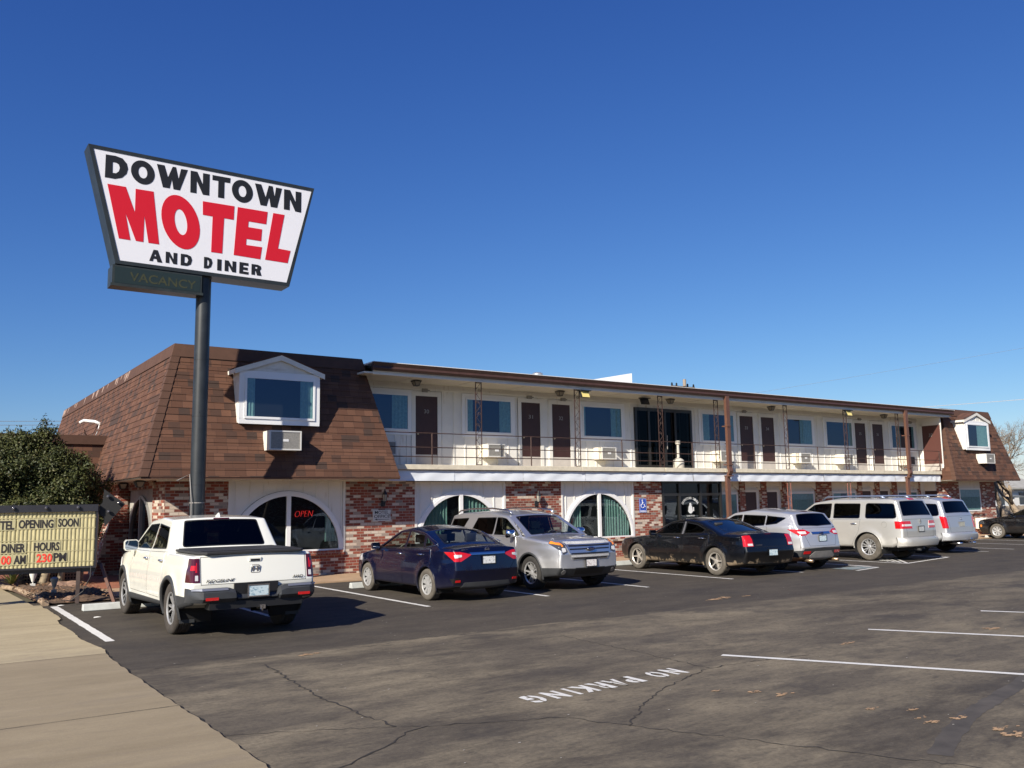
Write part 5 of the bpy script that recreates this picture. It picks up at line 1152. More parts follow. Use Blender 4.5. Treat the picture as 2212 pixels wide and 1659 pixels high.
# ---- 3 silver SUV, nose out
def suv_front():
    pnt=car_paint('paint_silver',(.66,.66,.67),.85,.40,film=.15)
    sp=dict(W=1.98,sil=[(2.24,.30,.06),(2.38,.48,.08),(2.40,.80,.12),(2.34,1.04,.14),(2.05,1.12,.25),(1.20,1.20,.25),(.30,1.67,.4),(-.4,1.765,.9),(-1.9,1.73,.5),(-2.32,1.67,.12),(-2.52,1.18,.1),(-2.58,.8,.1),(-2.55,.42,.1),(-2.1,.3,.1),(1.9,.26,.1)],
        ax=(1.43,-1.43),r=.37,belt=(1.155,-.005),front=2.40,rear=-2.58,plan=((1.0,.22),(.9,.14)),tumble=17,zb=.26,zmax=.65,crease=.95,flare=.024,c=.045,e=.06)
    c=Car(sp,'suv_car',(12.22,17.2,0),-math.pi/2,'silver family SUV with chrome grille parked nose out between the blue and black sedans','car',scale=(.96,.945,.955)); c.paint=pnt; c.GAP=[]; T=c.T
    c.arches(trim=M_PLAS,tw=.035)
    c.cut_side([(.98,1.175),(-.11,1.185),(-.13,1.60),(.32,1.585)],'side_window',G_CLEAR,M_TRIM); c.cut_side([(-.17,1.185),(-1.22,1.20),(-1.0,1.585),(-.17,1.60)],'side_window',G_DARK,M_TRIM); c.cut_side([(-1.66,1.21),(-2.34,1.22),(-2.2,1.55),(-1.40,1.58)],'quarter_window',G_DARK,M_TRIM)
    c.door([(1.0,.42),(-.13,.42),(-.13,1.165),(1.0,1.15)],pnt,(.05,1.03)); c.door([(-.16,.42),(-.86,.42),(-1.08,.75),(-1.28,1.18),(-.16,1.165)],pnt,(-.95,1.03))
    c.cut_skin([(T(1.16,1.22),-.72),(T(1.16,1.22),.72),(T(.36,1.65),.60),(T(.36,1.65),-.60)],'windshield',G_WS); t0,t1=T(-2.34,1.64),T(-2.5,1.22); c.cut_skin([(t0,-.62),(t0,.62),(t1,.7),(t1,-.7)],'rear_window',G_DARK)
    fr=lambda f:f[0][0]>1.5
    c.overlay_c('grille',P('grille_silver',(.62,.62,.64),.22,.9),[(-.50,.68),(.50,.68),(.66,1.0),(.62,1.07),(-.62,1.07),(-.66,1.0)],rear=False,off=.018,thick=.03)
    for z0,z1 in ((.795,.82),(.885,.915),(.955,.985)): c.overlay_c('grille_slot',M_TRIM,[(-.50-.3*(z0-.68),z0),(.50+.3*(z0-.68),z0),(.50+.3*(z1-.68),z1),(-.50-.3*(z1-.68),z1)],rear=False,off=.022,thick=.004)
    c.overlay_c('grille_slot',M_TRIM,[(-.46,.695),(.46,.695),(.48,.72),(-.48,.72)],rear=False,off=.022,thick=.004)
    me=brickmat('mesh_grille',.03,.02,[(0,(.16,.16,.17)),(.5,(.1,.1,.1))],(.7,.7,.7),.004,b=.2,rough=.3)
    for z0,z1 in ((1.005,1.055),(.735,.78)): c.overlay_c('mesh_band',me,[(-.52-.3*(z0-.68),z0),(.52+.3*(z0-.68),z0),(.52+.3*(z1-.68),z1),(-.52-.3*(z1-.68),z1)],rear=False,off=.022,thick=.004)
    for sy in (1,-1):
        c.overlay('headlight',M_LDK,side=[(2.02,1.03),(2.5,.80),(2.5,1.06),(2.02,1.085)],skin=[(.62,.84),(.72,.80),(1.0,.84),(1.0,1.06),(.68,1.05)],rear=False,both=False,one=sy)
        c.overlay('indicator',M_LORG,side=[(2.04,1.035),(2.5,.96),(2.5,1.055),(2.04,1.08)],skin=[(.72,.96),(1.0,.97),(1.0,1.05),(.72,1.045)],rear=False,both=False,one=sy,off=.013)
        c.overlay('headlamp_lens',M_LWHT,skin=[(.66,.86),(.74,.84),(.79,.90),(.74,.94),(.67,.93)],rear=False,both=False,one=sy,off=.014)
        c.overlay('lower_bumper',M_PLAS,side=[(1.83,.2),(2.6,.2),(2.6,.52),(1.85,.50)],skin=[(0,.2),(1.2,.2),(1.2,.52),(.72,.50),(.58,.60),(0,.64)],rear=False,both=False,one=sy,off=.012,thick=.02)
        c.overlay('fog_lamp',P('fog_lamp',(.3,.3,.3),.1,.5,coat=1),skin=[(.70+.055*math.cos(a),.42+.05*math.sin(a)) for a in [k*math.pi/5 for k in range(10)]],rear=False,both=False,one=sy,off=.022)
        c.overlay('sill_cladding',M_PLAS,side=[(1.02,.2),(-1.02,.2),(-1.02,.40),(1.02,.40)],both=False,one=sy,off=.012,thick=.02); c.overlay('taillight',M_LRED,side=[(-2.7,.95),(-2.4,.95),(-2.35,1.2),(-2.7,1.2)],both=False,one=sy)
        if sy==-1:
            c.overlay('pillar_cover',P('floral_print',(.02,.02,.02),.5,dirt=((.8,.78,.72),30,.5)),side=[(1.10,1.17),(1.24,1.17),(.40,1.69),(.30,1.63)],both=False,one=sy,off=.006)
    c.overlay_c('air_intake',M_BLACK,[(-.40,.36),(.40,.36),(.42,.50),(-.42,.50)],rear=False,off=.016,thick=.004)
    b=c.finish(pnt); c.interior(P('seat_tan',(.24,.22,.15),.8),.72,-1.9,.5,rows=(.05,-.9),w=.66)
    R=c.root; x=c.skin_x(0,.9,False)+.055
    mb=MB(); mb.lathe([(1,0),(1,.012),(.9,.018)],(0,0,0),'x',24); mb.v=[(x+v[0],v[1]*.115,.905+v[2]*.045) for v in mb.v]; e=mb.build('oval_badge',M_CHROME,R,smooth=True)
    mb=MB(); mb.lathe([(1,0),(1,.004)],(0,0,0),'x',24); mb.v=[(x+.018+v[0],v[1]*.10,.905+v[2]*.036) for v in mb.v]; mb.build('badge_field',P('badge_blue',(.01,.02,.08),.2),e); mb=MB(); add_text(mb,'Ford',(x+.025,0,.905),(0,1,0),(0,0,1),.12,.042,shear=.3,thick=.002); mb.build('badge_lettering',M_CHROME,e)
    c.plate(0,.60,PL_W2,rear=False,x=2.405,frame=M_TRIM)
    for sy in (1,-1):
        mb=MB(); y=lambda x:sy*(.63+.02*x*0); zr=lambda x:1.775-.03*abs(x+.6)**1.6*.5
        pts=[(.25,y(0),1.70),(.1,y(0),1.755),(-.6,y(0),1.81),(-1.6,y(0),1.795),(-2.1,y(0),1.75),(-2.2,y(0),1.70)]; mb.tube(pts,.02,6); mb.build('roof_rail',M_CHROME,R,smooth=True)
    c.mirror(.80,1.20,M_CHROME,size=(.12,.24,.18)); c.wheels(wheel(.37,.25,.25,'double',5,spoke=P('alloy_chrome',(.6,.6,.6),.28,.55),tyre=M_TIRE),.85)
    mb=MB(); 
    for y0 in (.1,-.45): mb.tube([(1.22,y0,1.215),(1.12,y0+.5,1.27)],.009,4)
    mb.build('wiper',M_TRIM,R)
suv_front()
# ---- 4 black sedan
def sedan_black():
    mud=((.26,.2,.14),3.5,.62)
    pnt=car_paint('paint_black',(.003,.0035,.005),.1,.22,coat=.6,film=.14,mud=.30)
    sp=dict(W=1.89,sil=[(2.30,.22,.06),(2.45,.45,.1),(2.43,.76,.1),(2.2,.90,.2),(1.10,1.01,.25),(.30,1.39,.45),(-.25,1.475,.8),(-.85,1.42,.8),(-1.75,1.10,.3),(-2.42,1.085,.05),(-2.52,.95,.1),(-2.60,.62,.12),(-2.48,.28,.12),(-2.0,.22,.1)],
        ax=(1.525,-1.525),r=.355,belt=(.985,-.03),front=2.45,rear=-2.60,plan=((1.1,.17),(.9,.14)),tumble=21,zb=.22,zmax=.6,crease=.84,flare=.03,c=.045,e=.07)
    c=Car(sp,'sedan_car',(17.70,17.02,0),math.radians(86),'muddy black four door sedan with five spoke wheels parked in front of the glass entrance','car',scale=(1.0,.955,.955)); c.paint=pnt; c.GAP=[]; T=c.T
    c.arches()
    c.cut_side([(.86,1.005),(-.24,1.03),(-.26,1.345),(.26,1.325)],'side_window',G_MID,M_TRIM); c.cut_side([(-.36,1.035),(-1.02,1.06),(-1.16,1.16),(-.80,1.29),(-.36,1.345)],'side_window',G_DARK,M_TRIM)
    c.door([(.96,.32),(-.28,.32),(-.28,1.0),(.96,.975)],pnt,(-.12,.93)); c.door([(-.31,.32),(-1.02,.32),(-1.2,.68),(-1.22,1.03),(-.31,1.0)],pnt,(-1.05,.94))
    c.cut_skin([(T(1.06,1.03),-.68),(T(1.06,1.03),.68),(T(.36,1.37),.56),(T(.36,1.37),-.56)],'windshield',G_WS); t0,t1=T(-.92,1.40),T(-1.69,1.12); c.cut_skin([(t0,-.54),(t0,.54),(t1,.66),(t1,-.66)],'rear_window',glass('rear_tint',(.06,.07,.08),.10),rr=.08)
    c.panel([(-.56,.74),(.56,.74),(.60,1.07),(-.60,1.07)],'boot_lid',pnt,YZ,lambda f:f[0][0]<-2.2)
    for sy in (1,-1):
        c.overlay('taillight',M_LRED,side=[(-2.8,.76),(-2.44,.76),(-2.38,1.02),(-2.8,1.03)],skin=[(.61,.76),(1.0,.76),(1.0,1.03),(.62,1.03)],both=False,one=sy); c.overlay('reverse_lamp',M_LWHT,skin=[(.63,.775),(.80,.775),(.80,.83),(.63,.83)],both=False,one=sy,off=.013)
        c.overlay('mud_splash',P('dried_mud',(.22,.165,.11),.95,var=.3,vs=9),side=[(-2.36,.14),(-2.03,.14),(-1.95,.36),(-2.1,.36)],both=False,one=sy,off=.003,thick=0); c.overlay('mud_splash',MATS['dried_mud'],side=[(.8,.14),(1.12,.14),(1.10,.36),(.98,.33)],both=False,one=sy,off=.003,thick=0)
        c.overlay('pillar_trim',P('pillar_grey',(.10,.10,.11),.35),side=[(-.27,1.03),(-.345,1.03),(-.345,1.36),(-.29,1.36)],both=False,one=sy,off=.003)
        c.overlay('door_moulding',M_TRIM,side=[(.95,.58),(-1.0,.58),(-1.0,.63),(.95,.63)],both=False,one=sy,off=.008)
        c.overlay('headlight',M_LDK,side=[(2.2,.70),(2.6,.68),(2.6,.82),(2.2,.84)],rear=False,both=False,one=sy)
    b=c.finish(pnt); c.interior(P('seat_charcoal',(.035,.035,.038),.8),.62,-1.1,.42,rows=(.0,-.9),w=.6)
    c.overlay_c('high_brake_lamp',M_LDRED,[(-.1,1.045),(.1,1.045),(.1,1.06),(-.1,1.06)],off=.006); c.plate(-.0,.60,PL_BLUE,frame=M_TRIM)
    mb=MB(); add_text(mb,'CHARGER',(c.skin_x(.42,.80)-.014,.44,.79),(0,-1,0),(0,0,1),.22,.024,bold=.01,thick=.003); mb.build('badge_lettering',M_CHROME,c.root,weld=False)
    c.mirror(.80,1.02,pnt,size=(.11,.2,.14)); c.wheels(wheel(.355,.235,.235,'single',5,spoke=P('alloy_bright',(.66,.62,.55),.35,.6),tyre=M_TIRED),.82)
sedan_black()
# ---- 5 silver crossover
def crossover():
    pnt=car_paint('paint_silver_cool',(.56,.56,.57),.6,.38,film=.15)
    sp=dict(W=1.84,sil=[(2.08,.26,.08),(2.24,.5,.1),(2.2,.85,.16),(1.9,1.02,.2),(1.08,1.14,.3),(.22,1.59,.45),(-.5,1.675,.9),(-1.5,1.61,.5),(-1.86,1.56,.08),(-2.12,1.14,.1),(-2.22,.92,.12),(-2.27,.62,.1),(-2.16,.32,.1),(-1.8,.24,.1)],
        ax=(1.345,-1.345),r=.35,belt=(1.11,-.045),front=2.24,rear=-2.27,plan=((1.0,.2),(1.0,.2)),tumble=19,zb=.24,zmax=.62,crease=.92,flare=.025,c=.05,e=.07)
    c=Car(sp,'crossover_car',(19.95,16.95,0),math.radians(88),'silver crossover with muddy lower bumper parked between the black sedan and the large beige SUV','car'); c.paint=pnt; c.GAP=[]; T=c.T
    c.arches(trim=M_PLAS,tw=.04)
    c.cut_side([(.88,1.11),(-.13,1.15),(-.15,1.50),(.26,1.475)],'side_window',G_MID,M_TRIM); c.cut_side([(-.19,1.155),(-1.0,1.20),(-1.0,1.475),(-.19,1.50)],'side_window',G_DARK,M_TRIM); c.cut_side([(-1.04,1.205),(-1.42,1.25),(-1.72,1.42),(-1.04,1.475)],'quarter_window',G_DARK,M_TRIM)
    c.door([(.92,.36),(-.17,.36),(-.17,1.12),(.92,1.08)],pnt,(-.05,1.02)); c.door([(-.2,.36),(-.88,.36),(-1.06,.72),(-1.12,1.17),(-.2,1.12)],pnt,(-.95,1.05))
    c.cut_skin([(T(1.03,1.17),-.66),(T(1.03,1.17),.66),(T(.28,1.57),.54),(T(.28,1.57),-.54)],'windshield',G_WS); t0,t1=T(-1.89,1.52),T(-2.08,1.20); c.cut_skin([(t0,-.56),(t0,.56),(t1,.70),((t1+T(-2.12,1.14))/2,0),(t1,-.70)],'rear_window',G_DARK,rr=.06)
    c.panel([(-.52,.66),(.52,.66),(.62,.9),(.62,1.14),(-.62,1.14),(-.62,.9)],'tailgate',pnt,YZ,lambda f:f[0][0]<-2.0)
    for sy in (1,-1):
        c.overlay('taillight',M_LRED,side=[(-2.5,.93),(-2.1,.94),(-1.78,1.11),(-2.5,1.10)],skin=[(.40,1.02),(.58,.95),(1,.92),(1,1.10),(.58,1.10)],both=False,one=sy); c.overlay('reverse_lamp',M_LWHT,side=[(-2.5,.98),(-2.12,.98),(-2.05,1.05),(-2.5,1.05)],skin=[(.56,.98),(1,.97),(1,1.05),(.56,1.05)],both=False,one=sy,off=.013)
        c.overlay('lower_bumper',M_PLAS,side=[(-2.5,.2),(-1.72,.2),(-1.76,.52),(-2.5,.58)],skin=[(0,.2),(1,.2),(1,.58),(.5,.60),(0,.62)],both=False,one=sy,off=.012,thick=.02)
        c.overlay('rear_reflector',M_LRED,skin=[(.50,.46),(.76,.46),(.76,.53),(.48,.53)],both=False,one=sy,off=.02); c.overlay('mud_splash',P('orange_clay',(.42,.2,.09),.95,var=.3,vs=12,b=1,bsc=30),side=[(-2.5,.2),(-1.8,.2),(-1.78,.38),(-2.5,.36)],skin=[(.55,.2),(1,.2),(1,.37),(.58,.34)],both=False,one=sy,off=.018,thick=.01)
        mb=MB(); mb.tube([(-1.95,sy*.52,.28),(-2.30,sy*.52,.27)],.045,12); mb.build('exhaust_tip',M_EXH,c.root,smooth=True)
    c.overlay_c('skid_plate',P('skid_grey',(.22,.21,.2),.5,var=.15,vs=5),[(-.42,.27),(.42,.27),(.5,.40),(.34,.52),(-.34,.52),(-.5,.40)],off=.022,thick=.01); c.overlay_c('chrome_strip',M_CHROME,[(-.36,.97),(.36,.97),(.38,1.03),(-.38,1.03)],off=.016,thick=.01); c.overlay_c('high_brake_lamp',M_LDRED,[(-.15,1.56),(.15,1.56),(.15,1.585),(-.15,1.585)],off=.006)
    b=c.finish(pnt); c.plate(0,.86,PL_BLUE,frame=M_TRIM); R=c.root; x=c.skin_x(0,1.0)-.02
    mb=MB(); mb.lathe([(1,0),(1,.012)],(0,0,0),'x',20); mb.v=[(x-.012+v[0],v[1]*.06,1.0+v[2]*.026) for v in mb.v]; mb.build('oval_badge',P('badge_blue',(.01,.02,.08),.2),R)
    mb=MB(); mb.prism([(-.85,-.012,1.66),(-1.1,-.012,1.63),(-1.02,-.012,1.70)],(0,.024,0)); mb.build('roof_antenna',M_TRIM,R); c.mirror(.8,1.15,pnt); c.interior(P('seat_charcoal',(.035,.035,.038),.8),.6,-1.2,.5,rows=(.0,-.85),w=.6)
    c.wheels(wheel(.35,.23,.22,'double',5,tyre=M_TIRE),.80)
crossover()
def bigsuv(name,loc,rz,label,pnt,sp,qwin,tail,kind):
    c=Car(sp,name,loc,rz,label,'car'); c.paint=pnt; c.GAP=[]; T=c.T; c.arches()
    fw,rw,qw=qwin
    c.cut_side(fw,'side_window',G_MID,M_TRIM); c.cut_side(rw,'side_window',G_DARK,M_TRIM,rr=.05); c.cut_side(qw,'quarter_window',G_DARK,M_TRIM,rr=.09)
    c.door([(1.08,.46),(-.25,.46),(-.25,1.24),(1.08,1.22)],pnt,(-.1,1.12)); c.door([(-.28,.46),(-.98,.46),(-1.2,.85),(-1.28,1.26),(-.28,1.24)],pnt,(-1.05,1.12))
    c.cut_skin([(T(1.22,1.30),-.72),(T(1.22,1.30),.72),(T(.5,1.80),.62),(T(.5,1.80),-.62)],'windshield',G_WS)
    t0,t1=T(*sp['rg'][0]),T(*sp['rg'][1]); c.cut_skin([(t0,-.64),(t0,.64),(t1,.76),(t1,-.76)],'rear_window',G_DARK,rr=.06)
    c.panel([(-.70,.72),(.70,.72),(.74,1.26),(-.74,1.26)],'tailgate',pnt,YZ,lambda f:f[0][0]<-2.3)
    for sy in (1,-1):
        c.overlay('taillight',M_LRED,side=tail[0],skin=tail[1],both=False,one=sy)
        if kind=='nav': c.overlay('reverse_lamp',M_LWHT,side=[(-2.9,1.05),(-2.60,1.05),(-2.60,1.11),(-2.9,1.11)],skin=[(.46,1.05),(.80,1.05),(.80,1.11),(.46,1.11)],both=False,one=sy,off=.013)
        c.overlay('headlight',M_LWHT,side=[(2.15,.95),(2.7,.95),(2.7,1.12),(2.15,1.14)],rear=False,both=False,one=sy)
        mb=MB(); zt=sp['top']; pts=[(.2,sy*.66,zt-.05),(.05,sy*.66,zt+.045),(-.9,sy*.66,zt+.06),(-1.8,sy*.66,zt+.05),(-1.98,sy*.66,zt-.01)]; mb.tube(pts,.024,6); mb.build('roof_rail',P('rail_bluegrey',(.25,.3,.42),.3,.6),c.root,smooth=True)
    c.overlay_c('high_brake_lamp',M_LRED,[(-.13,sp['top']-.075),(.13,sp['top']-.075),(.13,sp['top']-.035),(-.13,sp['top']-.035)],off=.012,thick=.02)
    b=c.finish(pnt); R=c.root
    mb=MB(); prof=[(-2.58,.42),(-2.80,.46),(-2.84,.56),(-2.82,.68),(-2.74,.72),(-2.58,.72)]; ys=[-.97,-.9,-.7,0,.7,.9,.97]; xs=[.3,.14,.03,0,.03,.14,.3]; m=len(prof); vs=[(x+dx*(1 if x<-2.6 else .4),y,z) for y,dx in zip(ys,xs) for x,z in prof]
    mb.add(vs,[(i*m+k,i*m+(k+1)%m,(i+1)*m+(k+1)%m,(i+1)*m+k) for i in range(len(ys)-1) for k in range(m)]+[tuple(range(m)),tuple(range((len(ys)-1)*m,len(ys)*m))]); mb.build('rear_bumper',pnt,R,smooth_angle=40)
    c.interior(P('seat_charcoal',(.035,.035,.038),.8),.75,-2.0,.6,rows=(.1,-.85),w=.66,steer=False); c.mirror(.9,1.3,pnt,size=(.13,.24,.2)); return c
beige=car_paint('paint_champagne',(.56,.545,.50),.55,.42,film=.12)
sp=dict(W=2.0,sil=[(2.35,.36,.08),(2.5,.6,.1),(2.47,1.05,.14),(2.2,1.17,.2),(1.25,1.28,.2),(.48,1.82,.3),(-.2,1.92,.7),(-2.2,1.92,.4),(-2.42,1.87,.1),(-2.64,1.28,.12),(-2.68,.9,.1),(-2.68,.55,.1),(-2.3,.38,.1),(2.0,.33,.1)],ax=(1.51,-1.51),r=.41,belt=(1.235,0),front=2.5,rear=-2.68,plan=((1.0,.18),(.8,.10)),tumble=13,zb=.33,zmax=.7,crease=.6,flare=.03,c=.04,e=.07,rg=((-2.46,1.80),(-2.61,1.36)),top=1.92)
c=bigsuv('suv_car',(24.8,17.62,0),math.pi/2,'large champagne beige SUV with tall dark windows and multi spoke chrome wheels',beige,sp,([(1.05,1.27),(-.2,1.28),(-.22,1.76),(.55,1.74)],[(-.3,1.28),(-1.24,1.28),(-1.24,1.75),(-.3,1.76)],[(-1.42,1.28),(-2.46,1.28),(-2.34,1.74),(-1.42,1.76)]),([(-2.9,.98),(-2.42,.98),(-2.40,1.2),(-2.9,1.2)],[(.44,.98),(1.1,.98),(1.1,1.2),(.50,1.2)]),'nav')
c.plate(0,.96,platemat('plate_grey',(.42,.44,.44),(.7,.7,.7)),frame=M_TRIM)
x=c.skin_x(0,1.2)-.02; mb=MB(); mb.box(x-.01,x+.004,-.014,.014,1.12,1.26); mb.box(x-.01,x+.004,-.045,.045,1.185,1.2); mb.build('tailgate_emblem',M_CHROME,c.root)
c.overlay('sill_step',P('sill_dark',(.08,.08,.08),.5),side=[(1.0,.50),(-.95,.50),(-.95,.58),(1.0,.58)],off=.008)
for sy in (1,-1):
    mb=MB(); y=c.f(-2.1,1.05)+.001; mb.tube([(-2.08+.085*math.cos(a),sy*(y+.001),1.1+.085*math.sin(a)) for a in [2*math.pi*k/20 for k in range(21)]],.0035,4); mb.build('fuel_door',P('seam',(.25,.24,.21),.5),c.root)
c.wheels(wheel(.41,.27,.255,'double',7,spoke=P('alloy_chrome',(.6,.6,.6),.28,.55),tyre=M_TIRED),.84)
mb=MB(); mb.box(-2.72,-2.5,-.05,.05,.36,.44); mb.tube([(-2.6,.3,.36),(-2.8,.3,.34)],.035,8); mb.build('tow_hitch',M_PLAS,c.root)
silv=car_paint('paint_silver_grey',(.48,.49,.51),.6,.40,film=.12)
sp=dict(sp); sp['sil']=[(2.35,.36,.08),(2.5,.6,.1),(2.47,1.05,.14),(2.2,1.17,.2),(1.25,1.28,.2),(.48,1.82,.3),(-.2,1.93,.7),(-2.05,1.90,.4),(-2.38,1.83,.12),(-2.60,1.28,.12),(-2.66,.9,.1),(-2.68,.55,.1),(-2.3,.38,.1),(2.0,.33,.1)]; sp['rg']=((-2.43,1.74),(-2.58,1.34)); sp['ax']=(1.56,-1.56); sp['top']=1.92; sp['tumble']=14
c=bigsuv('suv_car',(28.75,18.55,0),math.pi/2,'large silver grey SUV with tall vertical taillights, partly hidden by the champagne beige one',silv,sp,([(1.05,1.27),(-.2,1.28),(-.22,1.76),(.55,1.74)],[(-.3,1.28),(-1.2,1.28),(-1.2,1.74),(-.3,1.76)],[(-1.75,1.26),(-2.40,1.27),(-2.28,1.68),(-1.78,1.7)]),([(-2.9,.86),(-2.50,.86),(-2.40,1.26),(-2.9,1.2)],[(.80,.86),(1.1,.86),(1.1,1.24),(.80,1.2)]),'qx')
c.plate(0,.98,platemat('plate_dim',(.4,.4,.34),(.2,.2,.2)),frame=P('plate_surround',(.25,.25,.25),.4))
for sy in (1,-1): mb=MB(); mb.tube([(-2.3,sy*-.42-.0,.36),(-2.84,sy*-.42,.35)],.04,10); mb.build('exhaust_tip',M_CHROME,c.root,smooth=True)
mb=MB(); mb.box(-2.95,-2.6,-.04,.04,.36,.44); mb.sphere((-2.93,0,.5),.035,6); mb.build('tow_hitch',M_CHROME,c.root)
mb=MB(); mb.tube([(c.skin_x(0,1.16)-.02,.05*math.cos(a),1.17+.03*math.sin(a)) for a in [2*math.pi*k/16 for k in range(17)]],.006,5); mb.build('tailgate_emblem',M_CHROME,c.root)
c.wheels(wheel(.40,.26,.24,'single',6,tyre=M_TIRE),.83)
# ---- black car at the right edge
def sedan_edge():
    pnt=car_paint('paint_black_gloss',(.006,.006,.007),.1,.2,film=.08)
    sp=dict(W=1.79,sil=[(2.20,.20,.06),(2.36,.45,.08),(2.34,.74,.1),(2.2,.84,.16),(1.05,1.0,.25),(.25,1.36,.45),(-.3,1.44,.7),(-.9,1.38,.7),(-1.6,1.10,.3),(-2.3,1.06,.06),(-2.44,.9,.1),(-2.46,.6,.1),(-2.4,.26,.1),(-1.8,.2,.1)],ax=(1.44,-1.44),r=.325,belt=(.97,-.02),front=2.36,rear=-2.46,plan=((1.0,.17),(.9,.14)),tumble=21,zb=.2,zmax=.55,crease=.8,flare=.028,c=.04,e=.06)
    c=Car(sp,'sedan_car',(40.12,18.83,0),math.pi/2,'glossy black car with silver seven spoke wheel cut off by the right edge','car',scale=(.98,.98,.98)); c.paint=pnt; c.GAP=[]; T=c.T; c.arches()
    c.cut_side([(.85,.99),(-.25,1.01),(-.27,1.31),(.22,1.29)],'side_window',G_MID,M_TRIM); c.cut_side([(-.32,1.01),(-1.1,1.04),(-.95,1.26),(-.32,1.31)],'side_window',G_DARK,M_TRIM)
    c.door([(.9,.3),(-.28,.3),(-.28,.985),(.9,.96)],pnt,(-.15,.88)); c.door([(-.31,.3),(-1.0,.3),(-1.15,.62),(-1.15,1.01),(-.31,.985)],pnt,(-1.0,.89))
    c.cut_skin([(T(1.0,1.02),-.64),(T(1.0,1.02),.64),(T(.3,1.34),.53),(T(.3,1.34),-.53)],'windshield',G_WS); t0,t1=T(-.95,1.36),T(-1.55,1.12); c.cut_skin([(t0,-.52),(t0,.52),(t1,.62),(t1,-.62)],'rear_window',G_MID)
    for sy in (1,-1): c.overlay('headlight',M_LDK,side=[(2.0,.62),(2.5,.6),(2.5,.78),(2.06,.8)],skin=[(.5,.6),(1,.6),(1,.78),(.5,.78)],rear=False,both=False,one=sy); c.overlay('indicator',M_LORG,side=[(2.12,.50),(2.2,.50),(2.2,.60),(2.12,.60)],both=False,one=sy); c.overlay('taillight',M_LRED,side=[(-2.6,.75),(-2.25,.75),(-2.2,.95),(-2.6,.95)],skin=[(.6,.75),(1,.75),(1,.95),(.6,.95)],both=False,one=sy)
    c.finish(pnt); c.interior(P('seat_charcoal',(.035,.035,.038),.8),.6,-1.0,.42,rows=(.0,-.85),w=.58); c.mirror(.78,1.0,pnt); c.wheels(wheel(.325,.21,.215,'wide',7,tyre=M_TIRED),.78)
sedan_edge()

